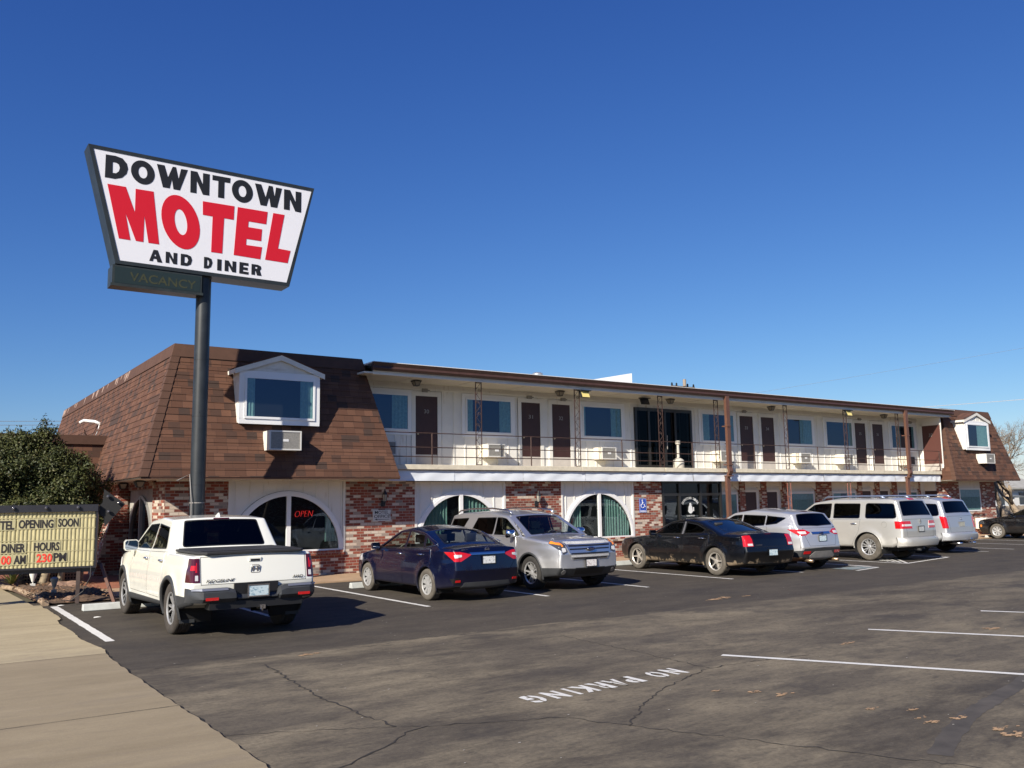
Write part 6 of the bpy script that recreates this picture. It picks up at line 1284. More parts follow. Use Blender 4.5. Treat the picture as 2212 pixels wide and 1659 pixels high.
# ------------------------------------------------------------ pylon sign
SIGN={'motel':[[[(3.367,8.922),(3.746,8.923),(3.956,8.375),(3.951,8.919),(4.33,8.926),(4.491,7.727),(4.265,7.727),(4.156,8.336),(4.157,7.728),(4.0,7.73),(3.762,8.326),(3.886,7.729),(3.649,7.732)]],[[(5.361,8.315),(5.373,8.217),(5.373,8.122),(5.363,8.031),(5.342,7.948),(5.311,7.874),(5.272,7.812),(5.224,7.762),(5.169,7.726),(5.109,7.705),(5.044,7.699),(4.978,7.709),(4.911,7.733),(4.844,7.772),(4.781,7.824),(4.721,7.887),(4.667,7.962),(4.619,8.044),(4.579,8.134),(4.549,8.228),(4.527,8.324),(4.516,8.42),(4.515,8.513),(4.524,8.602),(4.544,8.685),(4.573,8.758),(4.611,8.821),(4.658,8.872),(4.711,8.91),(4.771,8.933),(4.834,8.941),(4.901,8.934),(4.969,8.911),(5.036,8.874),(5.101,8.823),(5.162,8.76),(5.218,8.685),(5.267,8.601),(5.308,8.51),(5.34,8.414)],[(5.081,8.319),(5.086,8.273),(5.088,8.227),(5.086,8.184),(5.081,8.145),(5.072,8.109),(5.06,8.079),(5.045,8.055),(5.028,8.038),(5.009,8.027),(4.989,8.024),(4.967,8.028),(4.945,8.039),(4.923,8.057),(4.901,8.082),(4.88,8.112),(4.862,8.147),(4.845,8.187),(4.83,8.23),(4.819,8.275),(4.81,8.322),(4.805,8.368),(4.803,8.413),(4.805,8.456),(4.81,8.495),(4.819,8.531),(4.831,8.561),(4.845,8.585),(4.862,8.603),(4.881,8.614),(4.902,8.618),(4.923,8.614),(4.945,8.603),(4.968,8.585),(4.99,8.561),(5.01,8.53),(5.029,8.495),(5.046,8.455),(5.061,8.412),(5.072,8.366)]],[[(5.419,8.904),(6.153,8.914),(6.144,8.581),(5.919,8.58),(5.898,7.725),(5.643,7.723),(5.653,8.577),(5.429,8.58)]],[[(6.232,8.91),(6.956,8.916),(6.928,8.604),(6.499,8.604),(6.491,8.461),(6.828,8.461),(6.813,8.167),(6.458,8.167),(6.452,8.017),(6.838,8.02),(6.801,7.718),(6.166,7.731)]],[[(7.095,8.915),(7.377,8.916),(7.231,8.048),(7.545,8.035),(7.477,7.718),(6.919,7.726)]]],'downtown':[[[(3.308,9.582),(3.509,9.59),(3.655,9.56),(3.746,9.461),(3.775,9.342),(3.748,9.224),(3.659,9.118),(3.517,9.063),(3.309,9.062)],[(3.455,9.438),(3.528,9.438),(3.582,9.405),(3.606,9.337),(3.588,9.251),(3.533,9.195),(3.46,9.189)]],[[(4.34,9.327),(4.34,9.284),(4.334,9.242),(4.322,9.202),(4.304,9.165),(4.28,9.133),(4.252,9.105),(4.22,9.083),(4.185,9.066),(4.147,9.056),(4.108,9.053),(4.068,9.057),(4.029,9.067),(3.992,9.083),(3.957,9.106),(3.925,9.134),(3.897,9.166),(3.874,9.202),(3.856,9.242),(3.843,9.283),(3.837,9.325),(3.837,9.368),(3.842,9.409),(3.854,9.449),(3.872,9.485),(3.895,9.518),(3.922,9.546),(3.954,9.569),(3.989,9.586),(4.027,9.596),(4.066,9.6),(4.105,9.597),(4.145,9.587),(4.183,9.571),(4.218,9.549),(4.251,9.521),(4.279,9.489),(4.303,9.452),(4.321,9.412),(4.334,9.37)],[(4.182,9.328),(4.182,9.306),(4.18,9.286),(4.176,9.266),(4.17,9.248),(4.161,9.232),(4.151,9.218),(4.139,9.206),(4.126,9.198),(4.112,9.193),(4.097,9.191),(4.082,9.193),(4.068,9.197),(4.053,9.205),(4.04,9.216),(4.027,9.23),(4.017,9.246),(4.007,9.264),(4.0,9.283),(3.995,9.304),(3.992,9.325),(3.992,9.346),(3.994,9.367),(3.998,9.386),(4.004,9.404),(4.013,9.421),(4.023,9.435),(4.034,9.446),(4.048,9.454),(4.062,9.46),(4.076,9.461),(4.091,9.46),(4.106,9.455),(4.12,9.448),(4.134,9.437),(4.146,9.423),(4.157,9.407),(4.167,9.389),(4.174,9.37),(4.179,9.349)]],[[(4.378,9.588),(4.544,9.589),(4.628,9.322),(4.723,9.593),(4.796,9.596),(4.861,9.323),(4.909,9.577),(5.058,9.583),(4.898,9.066),(4.757,9.066),(4.716,9.294),(4.673,9.071),(4.526,9.069)]],[[(5.123,9.584),(5.273,9.584),(5.407,9.302),(5.404,9.58),(5.557,9.58),(5.56,9.066),(5.414,9.063),(5.265,9.373),(5.269,9.066),(5.131,9.064)]],[[(5.621,9.578),(6.042,9.584),(6.036,9.463),(5.904,9.459),(5.906,9.063),(5.763,9.061),(5.761,9.462),(5.625,9.46)]],[[(6.584,9.316),(6.583,9.273),(6.576,9.231),(6.562,9.19),(6.543,9.153),(6.519,9.12),(6.49,9.092),(6.457,9.07),(6.422,9.053),(6.384,9.043),(6.345,9.04),(6.305,9.044),(6.267,9.054),(6.23,9.071),(6.195,9.093),(6.164,9.121),(6.138,9.154),(6.115,9.191),(6.099,9.231),(6.088,9.272),(6.082,9.315),(6.083,9.358),(6.09,9.4),(6.103,9.44),(6.122,9.477),(6.146,9.51),(6.174,9.538),(6.206,9.561),(6.242,9.578),(6.28,9.588),(6.319,9.592),(6.358,9.589),(6.397,9.579),(6.434,9.563),(6.469,9.541),(6.501,9.512),(6.528,9.48),(6.551,9.442),(6.568,9.402),(6.579,9.36)],[(6.427,9.315),(6.427,9.293),(6.424,9.272),(6.419,9.252),(6.412,9.234),(6.403,9.218),(6.393,9.204),(6.381,9.192),(6.367,9.184),(6.353,9.179),(6.338,9.178),(6.323,9.18),(6.309,9.185),(6.294,9.193),(6.281,9.205),(6.269,9.219),(6.259,9.236),(6.25,9.254),(6.244,9.274),(6.239,9.295),(6.237,9.317),(6.237,9.338),(6.24,9.359),(6.244,9.379),(6.251,9.397),(6.26,9.414),(6.271,9.428),(6.283,9.439),(6.296,9.447),(6.31,9.452),(6.325,9.454),(6.34,9.452),(6.355,9.447),(6.369,9.439),(6.382,9.427),(6.394,9.413),(6.405,9.396),(6.413,9.378),(6.42,9.358),(6.425,9.337)]],[[(6.631,9.574),(6.784,9.576),(6.898,9.273),(6.97,9.583),(7.066,9.582),(7.119,9.321),(7.152,9.57),(7.3,9.57),(7.188,9.06),(7.029,9.06),(6.986,9.296),(6.925,9.06),(6.777,9.059)]],[[(7.355,9.567),(7.507,9.57),(7.653,9.291),(7.648,9.565),(7.796,9.567),(7.798,9.049),(7.647,9.055),(7.505,9.345),(7.504,9.061),(7.358,9.058)]]],'diner':[[[(4.379,7.586),(4.468,7.585),(4.574,7.312),(4.47,7.315),(4.448,7.382),(4.386,7.382),(4.372,7.321),(4.296,7.322)],[(4.417,7.501),(4.438,7.442),(4.395,7.445)]],[[(4.641,7.582),(4.724,7.582),(4.813,7.42),(4.807,7.58),(4.891,7.581),(4.894,7.319),(4.811,7.322),(4.719,7.481),(4.725,7.325),(4.645,7.328)]],[[(4.969,7.583),(5.107,7.583),(5.193,7.551),(5.222,7.465),(5.194,7.362),(5.116,7.315),(4.973,7.315)],[(5.053,7.524),(5.11,7.517),(5.137,7.452),(5.111,7.383),(5.054,7.387)]],[[(5.487,7.585),(5.58,7.586),(5.654,7.558),(5.682,7.471),(5.65,7.366),(5.582,7.32),(5.49,7.319)],[(5.559,7.529),(5.594,7.503),(5.607,7.451),(5.594,7.391),(5.56,7.389)]],[[(5.79,7.578),(5.888,7.576),(5.889,7.308),(5.792,7.31)]],[[(5.962,7.578),(6.051,7.575),(6.144,7.423),(6.14,7.576),(6.23,7.574),(6.231,7.312),(6.141,7.315),(6.048,7.471),(6.052,7.315),(5.963,7.318)]],[[(6.308,7.582),(6.518,7.578),(6.52,7.513),(6.398,7.514),(6.396,7.47),(6.505,7.467),(6.507,7.402),(6.394,7.405),(6.395,7.365),(6.529,7.362),(6.525,7.302),(6.306,7.307)]],[[(6.595,7.576),(6.749,7.573),(6.82,7.545),(6.831,7.487),(6.798,7.439),(6.841,7.314),(6.73,7.314),(6.697,7.413),(6.681,7.414),(6.68,7.317),(6.595,7.318)],[(6.682,7.52),(6.725,7.516),(6.738,7.493),(6.72,7.472),(6.683,7.473)]]]}
t_=thing('pylon_sign',(5.57,20.65,0),'tall black pole sign reading Downtown Motel and Diner with a vacancy box below','sign')
mb=MB(); mb.tube([(5.57,20.66,0),(5.57,20.66,7.2)],.165,24); mb.build('pole',P('pole_black',(.022,.026,.03),.42,var=.35,vs=2.5,dirt=((.08,.08,.08),6,.66)),t_,smooth_angle=40)
mb=MB(); mb.tube([(5.57,20.66,1.95),(5.57,20.66,1.97)],.17,20); mb.tube([(5.1,20.6,2.45),(5.38,20.62,2.6),(5.4,20.5,2.0),(5.42,20.48,.3)],.012,5); mb.build('conduit',M_NUM,t_)
mb=MB()
for zz in (2.35,3.9,5.2): mb.tube([(5.57,20.66,zz),(5.57,20.66,zz+.012)],.1675,24)
for zz,aa in ((4.0,-1.9),(4.0,-1.2),(4.35,-1.5),(6.3,-1.3)): mb.sphere((5.57+.165*math.cos(aa),20.66+.165*math.sin(aa),zz),.012,4)
mb.build('pole_bolt',M_BLACK,t_,weld=False)
yf,yb=20.40,20.95
c4=[(2.95,9.75),(8.13,9.73),(7.53,7.14),(3.6,7.16)]
mb=MB(); mb.prism([(x,yf+.03,z) for x,z in c4],(0,yb-yf-.06,0))
f4=[(3.05,9.67),(8.06,9.65),(7.46,7.23),(3.68,7.24)]
for yy,d in ((yf,.03),(yb-.03,.03)):
    for i in range(4):
        j=(i+1)%4; mb.prism([(c4[i][0],yy,c4[i][1]),(c4[j][0],yy,c4[j][1]),(f4[j][0],yy,f4[j][1]),(f4[i][0],yy,f4[i][1])],(0,d,0))
cab=mb.build('cabinet',P('cabinet_black',(.022,.027,.028),.45,var=.3,vs=3,dirt=((.09,.085,.075),4,.68)),t_)
mb=MB(); mb.prism([(x,yf+.012,z) for x,z in f4],(0,.012,0)); mb.build('sign_face',P('sign_face_white',(.80,.80,.84),.3,var=.02,vs=1.2,dirt=((.66,.65,.66),1.6,.64,(1,1,.25))),cab)
for key,name,mt in (('motel','red_lettering',P('sign_red',(.62,.012,.022),.35)),('downtown','black_lettering',M_BLACK),('diner','small_lettering',M_BLACK)):
    mb=MB()
    for g in (SIGN[key] if key!='diner' else SIGN[key][:3]):
        vs,fs=shape_polys([[(x,z) for x,z in lp] for lp in g],.002); mb.add([(v[0],yf+.008+v[2],v[1]) for v in vs],fs)
    mb.build(name,mt,cab,weld=False)
mb=MB()
for g in SIGN['diner'][3:]:
    vs,fs=shape_polys([[(x,z) for x,z in lp] for lp in g],.002); mb.add([(v[0],yf+.008+v[2],v[1]) for v in vs],fs)
mb.build('small_lettering',M_BLACK,cab,weld=False)
mb=MB(); mb.box(3.55,5.46,20.42,20.93,6.70,7.14); mb.box(3.52,5.49,20.40,20.43,6.67,6.73); vb=mb.build('vacancy_box',P('vac_box',(.03,.036,.032),.4,var=.3,vs=3),t_)
mb=MB(); mb.quad((3.6,20.415,6.74),(5.42,20.415,6.74),(5.42,20.415,7.1),(3.6,20.415,7.1)); mb.build('vacancy_face',P('vac_face',(.022,.03,.018),.18,coat=.4),vb)
mb=MB(); add_text(mb,'VACANCY',(4.62,20.412,6.9),(1,0,-.02),(0,0,1),1.42,.2,bold=.01,thick=.001); mb.build('vacancy_lettering',P('vac_letters',(.055,.055,.02),.5,dirt=((.022,.03,.018),5,.5)),vb)
# ------------------------------------------------------------ portable letter-board sign
A=math.radians(-12.6); du=Vector((math.cos(A),math.sin(A),0)); dn=Vector((du.y,-du.x,0)); 
if dn.y>0: dn=-dn
R0=Vector((3.3,19.5,0))
t_=thing('letter_board_sign',tuple(R0),'yellow letter board sign on legs with black frame reading opening soon and diner hours','sign')
W,z0,z1=2.6,.745,1.81
q=lambda u,z,d=0:tuple(R0+du*u+dn*d+Vector((0,0,z)))
def obox(mb,u0,u1,d0,d1,z0,z1):
    mb.add([q(u0,z0,d0),q(u1,z0,d0),q(u1,z0,d1),q(u0,z0,d1),q(u0,z1,d0),q(u1,z1,d0),q(u1,z1,d1),q(u0,z1,d1)],[(0,3,2,1),(4,5,6,7),(0,1,5,4),(1,2,6,5),(2,3,7,6),(3,0,4,7)])
mb=MB(); obox(mb,-W-.04,.03,-.26,0,z0-.04,z0); obox(mb,-W-.04,.03,-.26,.06,z1,z1+.14); obox(mb,0,.035,-.26,.04,z0-.04,z1+.1); obox(mb,-W-.04,-W,-.26,.02,z0,z1); obox(mb,-W,0,-.26,-.22,z0,z1)
obox(mb,-W,.02,-.15,-.1,z0-.12,z0-.04); mb.build('frame',P('sign_frame',(.018,.018,.024),.4,var=.2),t_)
mb=MB(); n=int(W/.0125); prof=[]
for i in range(n+1):
    u=-W+W*i/n; ph=(u/.070)%1; prof.append((u,-.02+ .022*(1-abs(2*ph-1)**2.4)))
rows=[z0,z0+.13,z0+.155,z0+.42,z0+.445,z0+.66,z0+.685,z0+.91,z0+.935,z1-.10,z1-.08,z1]
rows=[z0,.836,.848,1.048,1.060,1.260,1.272,1.488,1.500,1.694,1.706,z1]
for k in range(0,len(rows)-1):
    a,b=rows[k],rows[k+1]; flat=(k%2==1)
    for (u0,d0),(u1,d1) in zip(prof,prof[1:]):
        if flat: d0=d1=.008
        mb.quad(q(u0,a,d0),q(u1,a,d1),q(u1,b,d1),q(u0,b,d0))
mb.build('ribbed_panel',P('yellow_plastic',(.43,.385,.215),.35,var=.12,vs=7,dirt=((.4,.36,.2),9,.62)),t_)
def letters(s,ur,zc,w,mat,h=.165):
    mb=MB(); add_text(mb,s,q(ur,zc,.014),du,(0,0,1),w,h,bold=.024,thick=.003)
    m2=MB(); vs=mb.v; us=[(Vector(v)-R0).dot(du) for v in vs]; obox(m2,min(us)-.02,max(us)+.02,.006,.009,zc-h/2-.02,zc+h/2+.02)
    m2.build('letter_card',MATS.get('card') or P('card',(.40,.365,.21),.45),t_,weld=False); mb.build('letters',mat,t_,weld=False)
bk=P('letter_black',(.012,.009,.012),.6); rd=P('letter_red',(.72,.05,.03),.45)
letters('OPENING',-1.06,1.585,.60,bk); letters('SOON',-.496,1.60,.36,bk); letters('TEL',-1.555,1.57,.24,bk); letters('MO',-1.79,1.565,.19,bk)
letters('DINER',-1.43,1.13,.40,bk); letters('HOURS',-.855,1.145,.44,bk)
letters('00',-1.54,.905,.17,rd); letters('AM',-1.31,.908,.205,bk); letters('230',-.887,.925,.27,rd); letters('PM',-.615,.935,.225,bk); letters('7',-1.70,.90,.08,rd)
mb=MB(); mb.prism([q(.04,1.92,-.05),q(.1,1.98,-.05),q(.12,2.25,-.05),q(.52,1.95,-.05),q(.16,1.5,-.05),q(.12,1.7,-.05),q(.04,1.75,-.05)],tuple(dn*-.06)); mb.build('arrow',P('arrow_black',(.006,.006,.007),.7),t_)
bl=P('bulb_glass',(.06,.06,.07),.12)
for (u,z,d) in [(-2.02,z1+.08,.06),(-1.45,z1+.08,.06),(-.886,z1+.08,.06),(-.324,z1+.08,.06),(.2,2.1,-.03),(.4,1.97,-.03),(.22,1.8,-.03)]:
    mb=MB(); mb.sphere(q(u,z,d+.03),.035,6); mb.build('bulb',bl,t_,smooth=True)
st=P('leg_steel',(.06,.04,.035),.6,var=.3)
for (a,b,c) in ((-.28,.72,-.1),(-2.2,.72,-.1)):
    mb=MB(); obox(mb,a-.035,a+.035,c-.035,c+.035,0.02,.70); mb.build('leg',st,t_)
mb=MB(); e0=Vector(q(-.2,.78,-.12)); e1=Vector((3.5,20.35,.72)); e2=Vector((3.62,20.0,.02))
mb.tube([e0,e1],.045,4); mb.tube([e1+Vector((-.2,0,.0)),e1+Vector((.06,-.1,0)),Vector((3.58,18.75,.02))],.04,4); mb.build('tow_bar',P('tow_brown',(.13,.07,.05),.6,var=.2),t_)
mb=MB(); pts=[Vector((3.2,19.25,.78)),Vector((3.18,19.15,.55)),Vector((3.05,19.05,.3)),Vector((2.85,19.1,.13)),Vector((2.7,19.4,.12))]; 
pp=[]; 
for i in range(len(pts)-1):
    for k in range(5): pp.append(pts[i].lerp(pts[i+1],k/5))
mb.tube(pp,.008,5); tag(mb.build('power_cord',M_BLACK),'thin dark power cord hanging from the letter board sign to the planting bed','cord')
# ------------------------------------------------------------ bed: logs, floodlights, lattice box, yucca, rocks
lg=P('log_wood',(.33,.24,.16),.9,var=.35,vs=7,b=.6,bsc=25)
for a,b,lab in (((2.5,19.75,.05),(2.52,21.6,.06),'nearest weathered log edging the planting bed'),((2.47,21.7,.06),(2.4,23.6,.06),'middle weathered log edging the planting bed'),((2.36,23.7,.06),(2.1,25.0,.06),'farthest weathered log edging the planting bed')):
    mb=MB(); A_=Vector(a);B_=Vector(b); mb.tube([A_.lerp(B_,k/8)+Vector((random.uniform(-.012,.012),0,random.uniform(-.008,.008))) for k in range(9)],[.062+random.uniform(-.006,.006) for k in range(9)],10); tag(mb.build('edging_log',lg,smooth_angle=50),lab,'log','logs edging the planting bed')
for x,y,hh,lab,mt in ((2.82,21.1,.28,'grey garden floodlight on a box in the shaded bed, nearer one','g'),(2.66,23.2,.3,'white garden floodlight by the yucca plant, farther one','w')):
    t2=thing('garden_floodlight',(x,y,.08),lab,'floodlight','garden floodlights in the planting bed'); c_=P('flood_grey',(.25,.28,.30),.4) if mt=='g' else P('flood_white',(.72,.71,.66),.4)
    mb=rbox(x-.05,x+.05,y-.035,y+.035,.06,.2); mb.box(x-.012,x+.012,y-.012,y+.012,.2,.26); mb.build('junction_box',c_,t2)
    mb=MB(); mb.lathe([(.03,-.06),(.045,0),(.075,.09),(.08,.13),(.03,.16)],(x,y,.26+(.04)),'z',12); mb.build('lamp',c_,t2,smooth_angle=50)
t2=thing('lattice_planter',(3.2,24.6,0),'dark lattice box standing behind the evergreen trunks','planter'); mb=MB()
lw=P('lattice_wood',(.16,.12,.09),.85,var=.3,vs=8)
for k in range(20): x=2.55+k*.067; mb.box(x,x+.03,24.6,24.615,.03,.62)
for k in range(8): z=.06+k*.075; mb.box(2.53,3.92,24.586,24.6,z,z+.03)
mb.box(2.53,2.6,24.58,24.64,0,.66); mb.box(3.86,3.93,24.58,24.64,0,.66); mb.build('lattice',lw,t2); rbox(2.6,3.88,24.63,25.3,.0,.6).build('box',M_DARK,t2)
mb=MB(); rnd=random.Random(21); cx,cy=2.35,24.3
for k in range(90):
    a=rnd.uniform(0,6.28); el=rnd.uniform(.3,1.35); L=rnd.uniform(.35,.62); ww=rnd.uniform(.012,.02); d=Vector((math.cos(a)*math.cos(el),math.sin(a)*math.cos(el),math.sin(el))); s_=Vector((-math.sin(a),math.cos(a),0))*ww
    b0=Vector((cx,cy,.12)); m1=b0+d*L*.55; tp=b0+d*L+Vector((0,0,-.12*L)); mb.quad(b0-s_,b0+s_,m1+s_,m1-s_); mb.quad(m1-s_,m1+s_,tp,tp)
tag(mb.build('yucca_plant',P('yucca_leaf',(.16,.19,.06),.6,dirt=((.36,.30,.11),14,.5)),weld=False),'low spiky yellow green yucca plant beside the log edging','plant')
rk=P('rock',(.27,.17,.12),.95,var=.3,vs=9,b=.6,bsc=20)
for (x,y,s,lab) in ((3.35,23.2,.2,'rough reddish rock lying in the shaded part of the bed'),(2.95,19.95,.09,'small pale rock lying at the front of the planting bed'),(3.1,23.0,.12,'smaller reddish rock left of the larger rock in the bed')):
    bm=bmesh.new(); bmesh.ops.create_icosphere(bm,subdivisions=3,radius=1)
    for v in bm.verts: f=1+.22*math.sin(v.co.x*4+x*9)+.18*math.sin(v.co.y*5+2+y)+random.uniform(-.06,.06); v.co=Vector((x+v.co.x*s*1.5*f,y+v.co.y*s*f,.08+v.co.z*s*.65*f))
    me=bpy.data.meshes.new('rock'); bm.to_mesh(me); bm.free(); me.materials.append(rk); o=bpy.data.objects.new('rock',me); COL.objects.link(o); tag(o,lab,'rock','rocks in the planting bed')
for x,y,lab in ((2.97,17.0,'crumpled scrap of white paper on the asphalt left of the pickup'),(2.75,19.55,'white paper scrap lying at the corner of the planting bed')):
    mb=MB(); mb.add([(x-.07,y-.03,.006),(x+.06,y-.02,.012),(x+.075,y+.03,.006),(x-.05,y+.035,.014),(x,y,.022)],[(0,1,4),(1,2,4),(2,3,4),(3,0,4)]); tag(mb.build('paper_scrap',P('paper',(.75,.74,.7),.8)),lab,'litter','paper scraps on the ground')
# ------------------------------------------------------------ trees
def leafmat(name,cols):
    m,t,bs=newmat(name); 
    gi=N(t,'ShaderNodeNewGeometry'); cr=N(t,'ShaderNodeValToRGB'); e=cr.color_ramp.elements
    while len(e)<len(cols): e.new(.5)
    for i,(p_,c) in enumerate(cols): e[i].position=p_; e[i].color=(*c,1)
    t.links.new(gi.outputs['Random Per Island'],cr.inputs[0]); c=mix(t,ramp(t,noise(t,1.6,3),.35,.65,0,.5),cr.outputs[0],(cols[-2][1][0]*1.2,cols[-2][1][1]*1.1,cols[-2][1][2]))
    t.links.new(c,bs.inputs['Base Color']); bs.inputs['Roughness'].default_value=.55; bs.inputs['Specular IOR Level'].default_value=.35
    return m
def evergreen():
    rs=np.random.RandomState(5)
    t_=thing('evergreen_tree',(3.2,24.9,0),'dense round dark green evergreen tree behind the yellow letter board','tree')
    bark=P('bark_tan',(.30,.24,.16),.9,var=.35,vs=9,b=.6,bsc=25)
    for pts,r in (([(2.98,24.2,.05),(3.1,24.35,.5),(3.2,24.5,1.0),(2.6,24.6,1.7),(2.0,24.8,2.4)],.105),([(3.38,24.3,.05),(3.42,24.4,.6),(3.5,24.6,1.2),(3.4,24.9,2.0)],.085),([(3.2,24.5,1.0),(3.0,25.1,1.8),(2.6,25.4,2.6)],.07)):
        mb=MB(); mb.tube(pts,[r*(1-.13*i) for i in range(len(pts))],10); mb.build('trunk',bark,t_,smooth=True)
    # crown: clumps on lobes
    lobes=[(2.0,24.9,2.35,1.35,1.0),(3.25,24.7,2.1,1.02,.95),(.75,25,2.3,1.3,1.0),(2.45,24.9,3.0,.95,.72),(1.3,25.0,2.75,1.2,.8),(3.35,24.5,1.55,.85,.62),(2.2,24.3,1.65,1.1,.5),(.6,24.5,1.7,1.2,.5),(2.9,24.9,3.35,.38,.55),(1.85,24.9,3.2,.6,.5),(3.55,24.8,2.75,.5,.45),(-.6,25,2.2,1.4,1.2),(3.55,24.6,2.2,.95,.8),(3.0,24.8,2.75,.9,.6),(3.75,24.5,1.6,.7,.5)]
    C=[];Nn=[]
    for (x,y,z,r,rz) in lobes:
        m=int(38*r*r)+8; ld=rs.normal(size=(m,3)); ld/=np.linalg.norm(ld,axis=1)[:,None]; lc=np.array([x,y,z])+ld*rs.uniform(.62,1.0,m)[:,None]*np.array([r,r*.95,rz])*.9
        for c0,l0 in zip(lc,ld):
            rr=rs.uniform(.16,.36)*(.6+.4*r); k=int(420*rr*rr)+10; d=rs.normal(size=(k,3)); d/=np.linalg.norm(d,axis=1)[:,None]; d=d+l0*.5; d/=np.linalg.norm(d,axis=1)[:,None]
            C.append(c0+d*(rs.uniform(.5,1.05,k)**.5)[:,None]*np.array([rr,rr,rr*.75])); Nn.append(d)
        k=int(420*r*r); d=rs.normal(size=(k,3)); d/=np.linalg.norm(d,axis=1)[:,None]; C.append(np.array([x,y,z])+d*rs.uniform(.3,.8,k)[:,None]*np.array([r,r,rz])); Nn.append(d)
    sp=[(2.92,24.9,3.55,.6),(2.45,24.9,3.55,.25),(1.75,24.9,3.5,.3),(3.25,24.9,3.2,.4),(3.9,24.7,2.4,.3),(4.0,24.6,1.9,.25)]
    for (x,y,z,L) in sp:
        n=26; tt=rs.uniform(0,1,n); C.append(np.stack([x+rs.normal(0,.12,n)*(1-tt),y+rs.normal(0,.12,n)*(1-tt),z+tt*L],1)); Nn.append(rs.normal(size=(n,3)))
    C=np.concatenate(C);Nn=np.concatenate(Nn)
    per=9; n=len(C)*per
    cc=np.repeat(C,per,0)+rs.normal(0,.06,(n,3)); nn=np.repeat(Nn,per,0)*.7+rs.normal(0,.6,(n,3))+np.array([0,0,.35]); nn/=np.linalg.norm(nn,axis=1)[:,None]
    a=np.cross(nn,rs.normal(size=(n,3))); a/=np.linalg.norm(a,axis=1)[:,None]; b=np.cross(nn,a)
    s=rs.uniform(.018,.036,n)[:,None]; V=np.stack([cc-a*s*1.3,cc-b*s*.6,cc+a*s*1.3,cc+b*s*.6],1).reshape(-1,3)
    me=bpy.data.meshes.new('crown'); me.vertices.add(len(V)); me.vertices.foreach_set('co',(V-np.array([3.2,24.9,0])).ravel()); me.loops.add(n*4); me.loops.foreach_set('vertex_index',np.arange(n*4,dtype=np.int32)); me.polygons.add(n); me.polygons.foreach_set('loop_start',np.arange(0,n*4,4,dtype=np.int32)); me.polygons.foreach_set('loop_total',np.full(n,4,dtype=np.int32)); me.update(); me.validate()
    me.materials.append(leafmat('holly_leaf',[(0,(.020,.030,.010)),(.45,(.038,.050,.015)),(.85,(.072,.082,.024)),(.96,(.10,.085,.03))])); o=bpy.data.objects.new('crown',me); COL.objects.link(o); o.parent=t_
evergreen()
def bare_tree(base,seed,label,lean=(0,0),H=5,r0=.2,depth=6,mat=None,nchild=3,group=None,name='bare_tree',split=.35,pruned=False):
    rnd=random.Random(seed); t_=thing(name,base,label,'tree',group); mt=mat or P('bark_grey',(.22,.17,.125),.9,var=.3,vs=5,b=.4,bsc=15)
    trunk=MB(); twig=MB()
    def grow(p,d,L,r,k):
        n=4; pts=[Vector(p)]; dd=Vector(d)
        for i in range(n): dd=(dd+Vector((rnd.gauss(0,.13),rnd.gauss(0,.13),rnd.gauss(.03,.08)))).normalized(); pts.append(pts[-1]+dd*L/n)
        (trunk if k>=depth-1 else twig).tube(pts,[r*(1-.1*i) for i in range(n+1)],7 if k>=depth-2 else 4,cap=k>=depth-1)
        if k<=0: return
        nc=nchild if k<depth else nchild
        for j in range(nc):
            a=rnd.uniform(0,6.28); sp=rnd.uniform(.35,.9)*(1 if k<depth else 1); ax=dd.orthogonal().normalized(); ax.rotate(Matrix.Rotation(a,3,dd)); nd=(dd*math.cos(sp)+ax*math.sin(sp)+Vector((lean[0]*.25,lean[1]*.25,.12))).normalized()
            f=pts[rnd.choice([2,3,4,4]) if k<depth else rnd.choice([3,4])]; grow(f,nd,L*rnd.uniform(.6,.85),r*rnd.uniform(.45,.65),k-1)
    grow(base,Vector((lean[0],lean[1],1)).normalized(),H*split,r0,depth)
    trunk.build('trunk',mt,t_,smooth=True,weld=False); twig.build('crown',mt,t_,smooth=True,weld=False); return t_
pale=P('bark_pale',(.36,.28,.2),.9,var=.25,vs=4,b=.4,bsc=12)
bare_tree((50.6,24.3,0),4,'pale bare tree with heavy pruned limbs leaning in from the right edge',lean=(-.75,.25),H=6.0,r0=.22,depth=6,mat=pale,nchild=3,split=.36)
bare_tree((53.2,26.8,0),9,'darker bare tree with fine twigs beyond the right end of the motel',lean=(-.25,.05),H=7.8,r0=.19,depth=6,nchild=4,split=.26)
# ------------------------------------------------------------ background right
fw=P('fence_wood',(.36,.29,.21),.9,var=.25,vs=3,b=.3,bsc=20)
t_=thing('wooden_fence',(50,27,0),'low weathered board fence beyond the right end of the motel','fence'); mb=MB(); x=45.0; i=0; rnd=random.Random(2)
while x<64: mb.box(x,x+.135,27+.0,27.02,0,1.22+rnd.uniform(-.03,.03)); x+=.143
mb.box(45,64,27.02,27.06,.3,.38); mb.box(45,64,27.02,27.06,.95,1.03); mb.build('boards',fw,t_)
t_=thing('white_house',(88,46,0),'white house with pale grey roof beyond the fence at the right','house')
hs=P('house_white',(.78,.77,.73),.7,var=.04,vs=1); rf=P('house_roof',(.36,.35,.32),.9,var=.2,vs=2)
rbox(76,96,44,54,0,2.5).build('wall',hs,t_)
mb=MB(); mb.prism([(75.5,43.4,2.4),(75.5,49,4.0),(75.5,54.6,2.4),(75.5,54.6,2.55),(75.5,49,4.2),(75.5,43.4,2.55)],(21,0,0)); mb.prism([(75.8,44.2,2.5),(75.8,49,3.9),(75.8,53.8,2.5)],(20,0,0)); mb.build('roof',rf,t_)
for x in (78,82,86,90): o=rbox(x,x+1.1,43.93,44,1.0,2.1).build('window',P('house_window',(.05,.06,.07),.2),t_)
for y in (45.5,48.5): rbox(75.93,76,y,y+1,1.0,2.0).build('window',MATS['house_window'],t_)
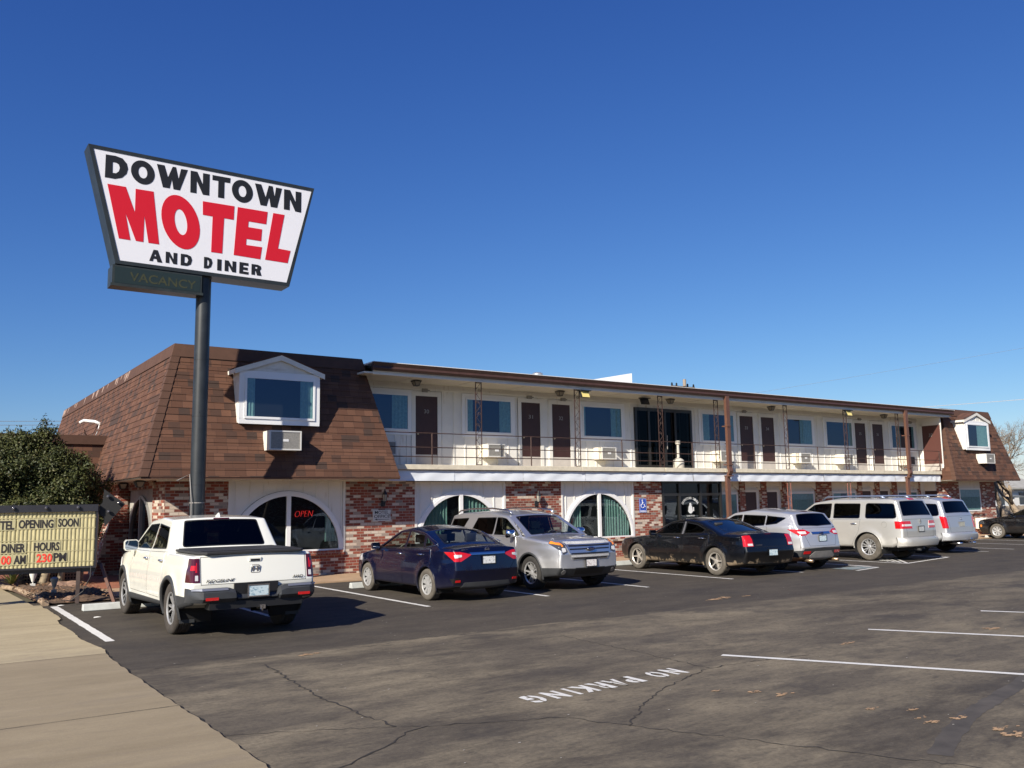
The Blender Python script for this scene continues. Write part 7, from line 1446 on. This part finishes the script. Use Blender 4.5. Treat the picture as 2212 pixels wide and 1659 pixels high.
t_=thing('carport',(72,42,0),'small dark roofed carport with white posts in front of the white house','carport')
mb=MB(); mb.prism([(66,38.5,1.75),(66,41,2.05),(66,43.4,1.75),(66,43.4,1.65),(66,38.5,1.65)],(14,0,0)); mb.build('roof',P('carport_roof',(.14,.15,.15),.8,var=.4,vs=1.5),t_)
for x in (66.3,69,72,75,78): rbox(x,x+.2,38.6,38.8,0,1.7).build('post',hs,t_)
wm=P('wire_light',(.7,.7,.68),.4,.4); mb=MB(); 
def sag(a,b,s,n=16): 
    a=Vector(a);b=Vector(b); return [a.lerp(b,i/n)-Vector((0,0,s*4*(i/n)*(1-i/n))) for i in range(n+1)]
mb.tube(sag((40,58,7.6),(110,9.0,13.2),.9),.022,5); tag(mb.build('utility_wire',wm),'pale overhead wire crossing the sky above the right end','wire','overhead wires')
mb=MB(); mb.tube(sag((30,52,6.0),(72,23.2,13.6),.2),.007,4); tag(mb.build('utility_wire',P('wire_faint',(.25,.27,.3),.5)),'faint thin overhead wire high in the sky above the right roof','wire','overhead wires')
for a,b,lab in (((-30,95,8.9),(45.8,62,9.2),'upper overhead wire beyond the evergreen tree at left'),((-30,95,8.6),(45.8,62,8.9),'lower overhead wire beyond the evergreen tree at left')):
    mb=MB(); mb.tube(sag(a,b,.3),.02,5); tag(mb.build('utility_wire',P('wire_dark',(.15,.15,.16),.5)),lab,'wire','overhead wires')

# ------------------------------------------------------------ across the street, seen in the glass
for (x,y,sd,lab) in ((25,-27,31,'bare tree across the street, mirrored in the dormer window'),(45,-26,32,'bare tree across the street, mirrored in the walkway windows'),(62,-28,33,'bare tree far down the street, mirrored in the far windows')):
    bare_tree((x,y,0),sd,lab,H=11,r0=.26,depth=5,nchild=3,split=.3,group='bare trees across the street')
t_=thing('storefront',(30,-40,0),'long low brick storefront across the street behind the viewer','building'); rbox(-10,80,-52,-40,0,4.6).build('wall',M_BRICK,t_); rbox(-10.2,80.2,-52.2,-39.8,4.6,5.0).build('parapet',M_CAP,t_)
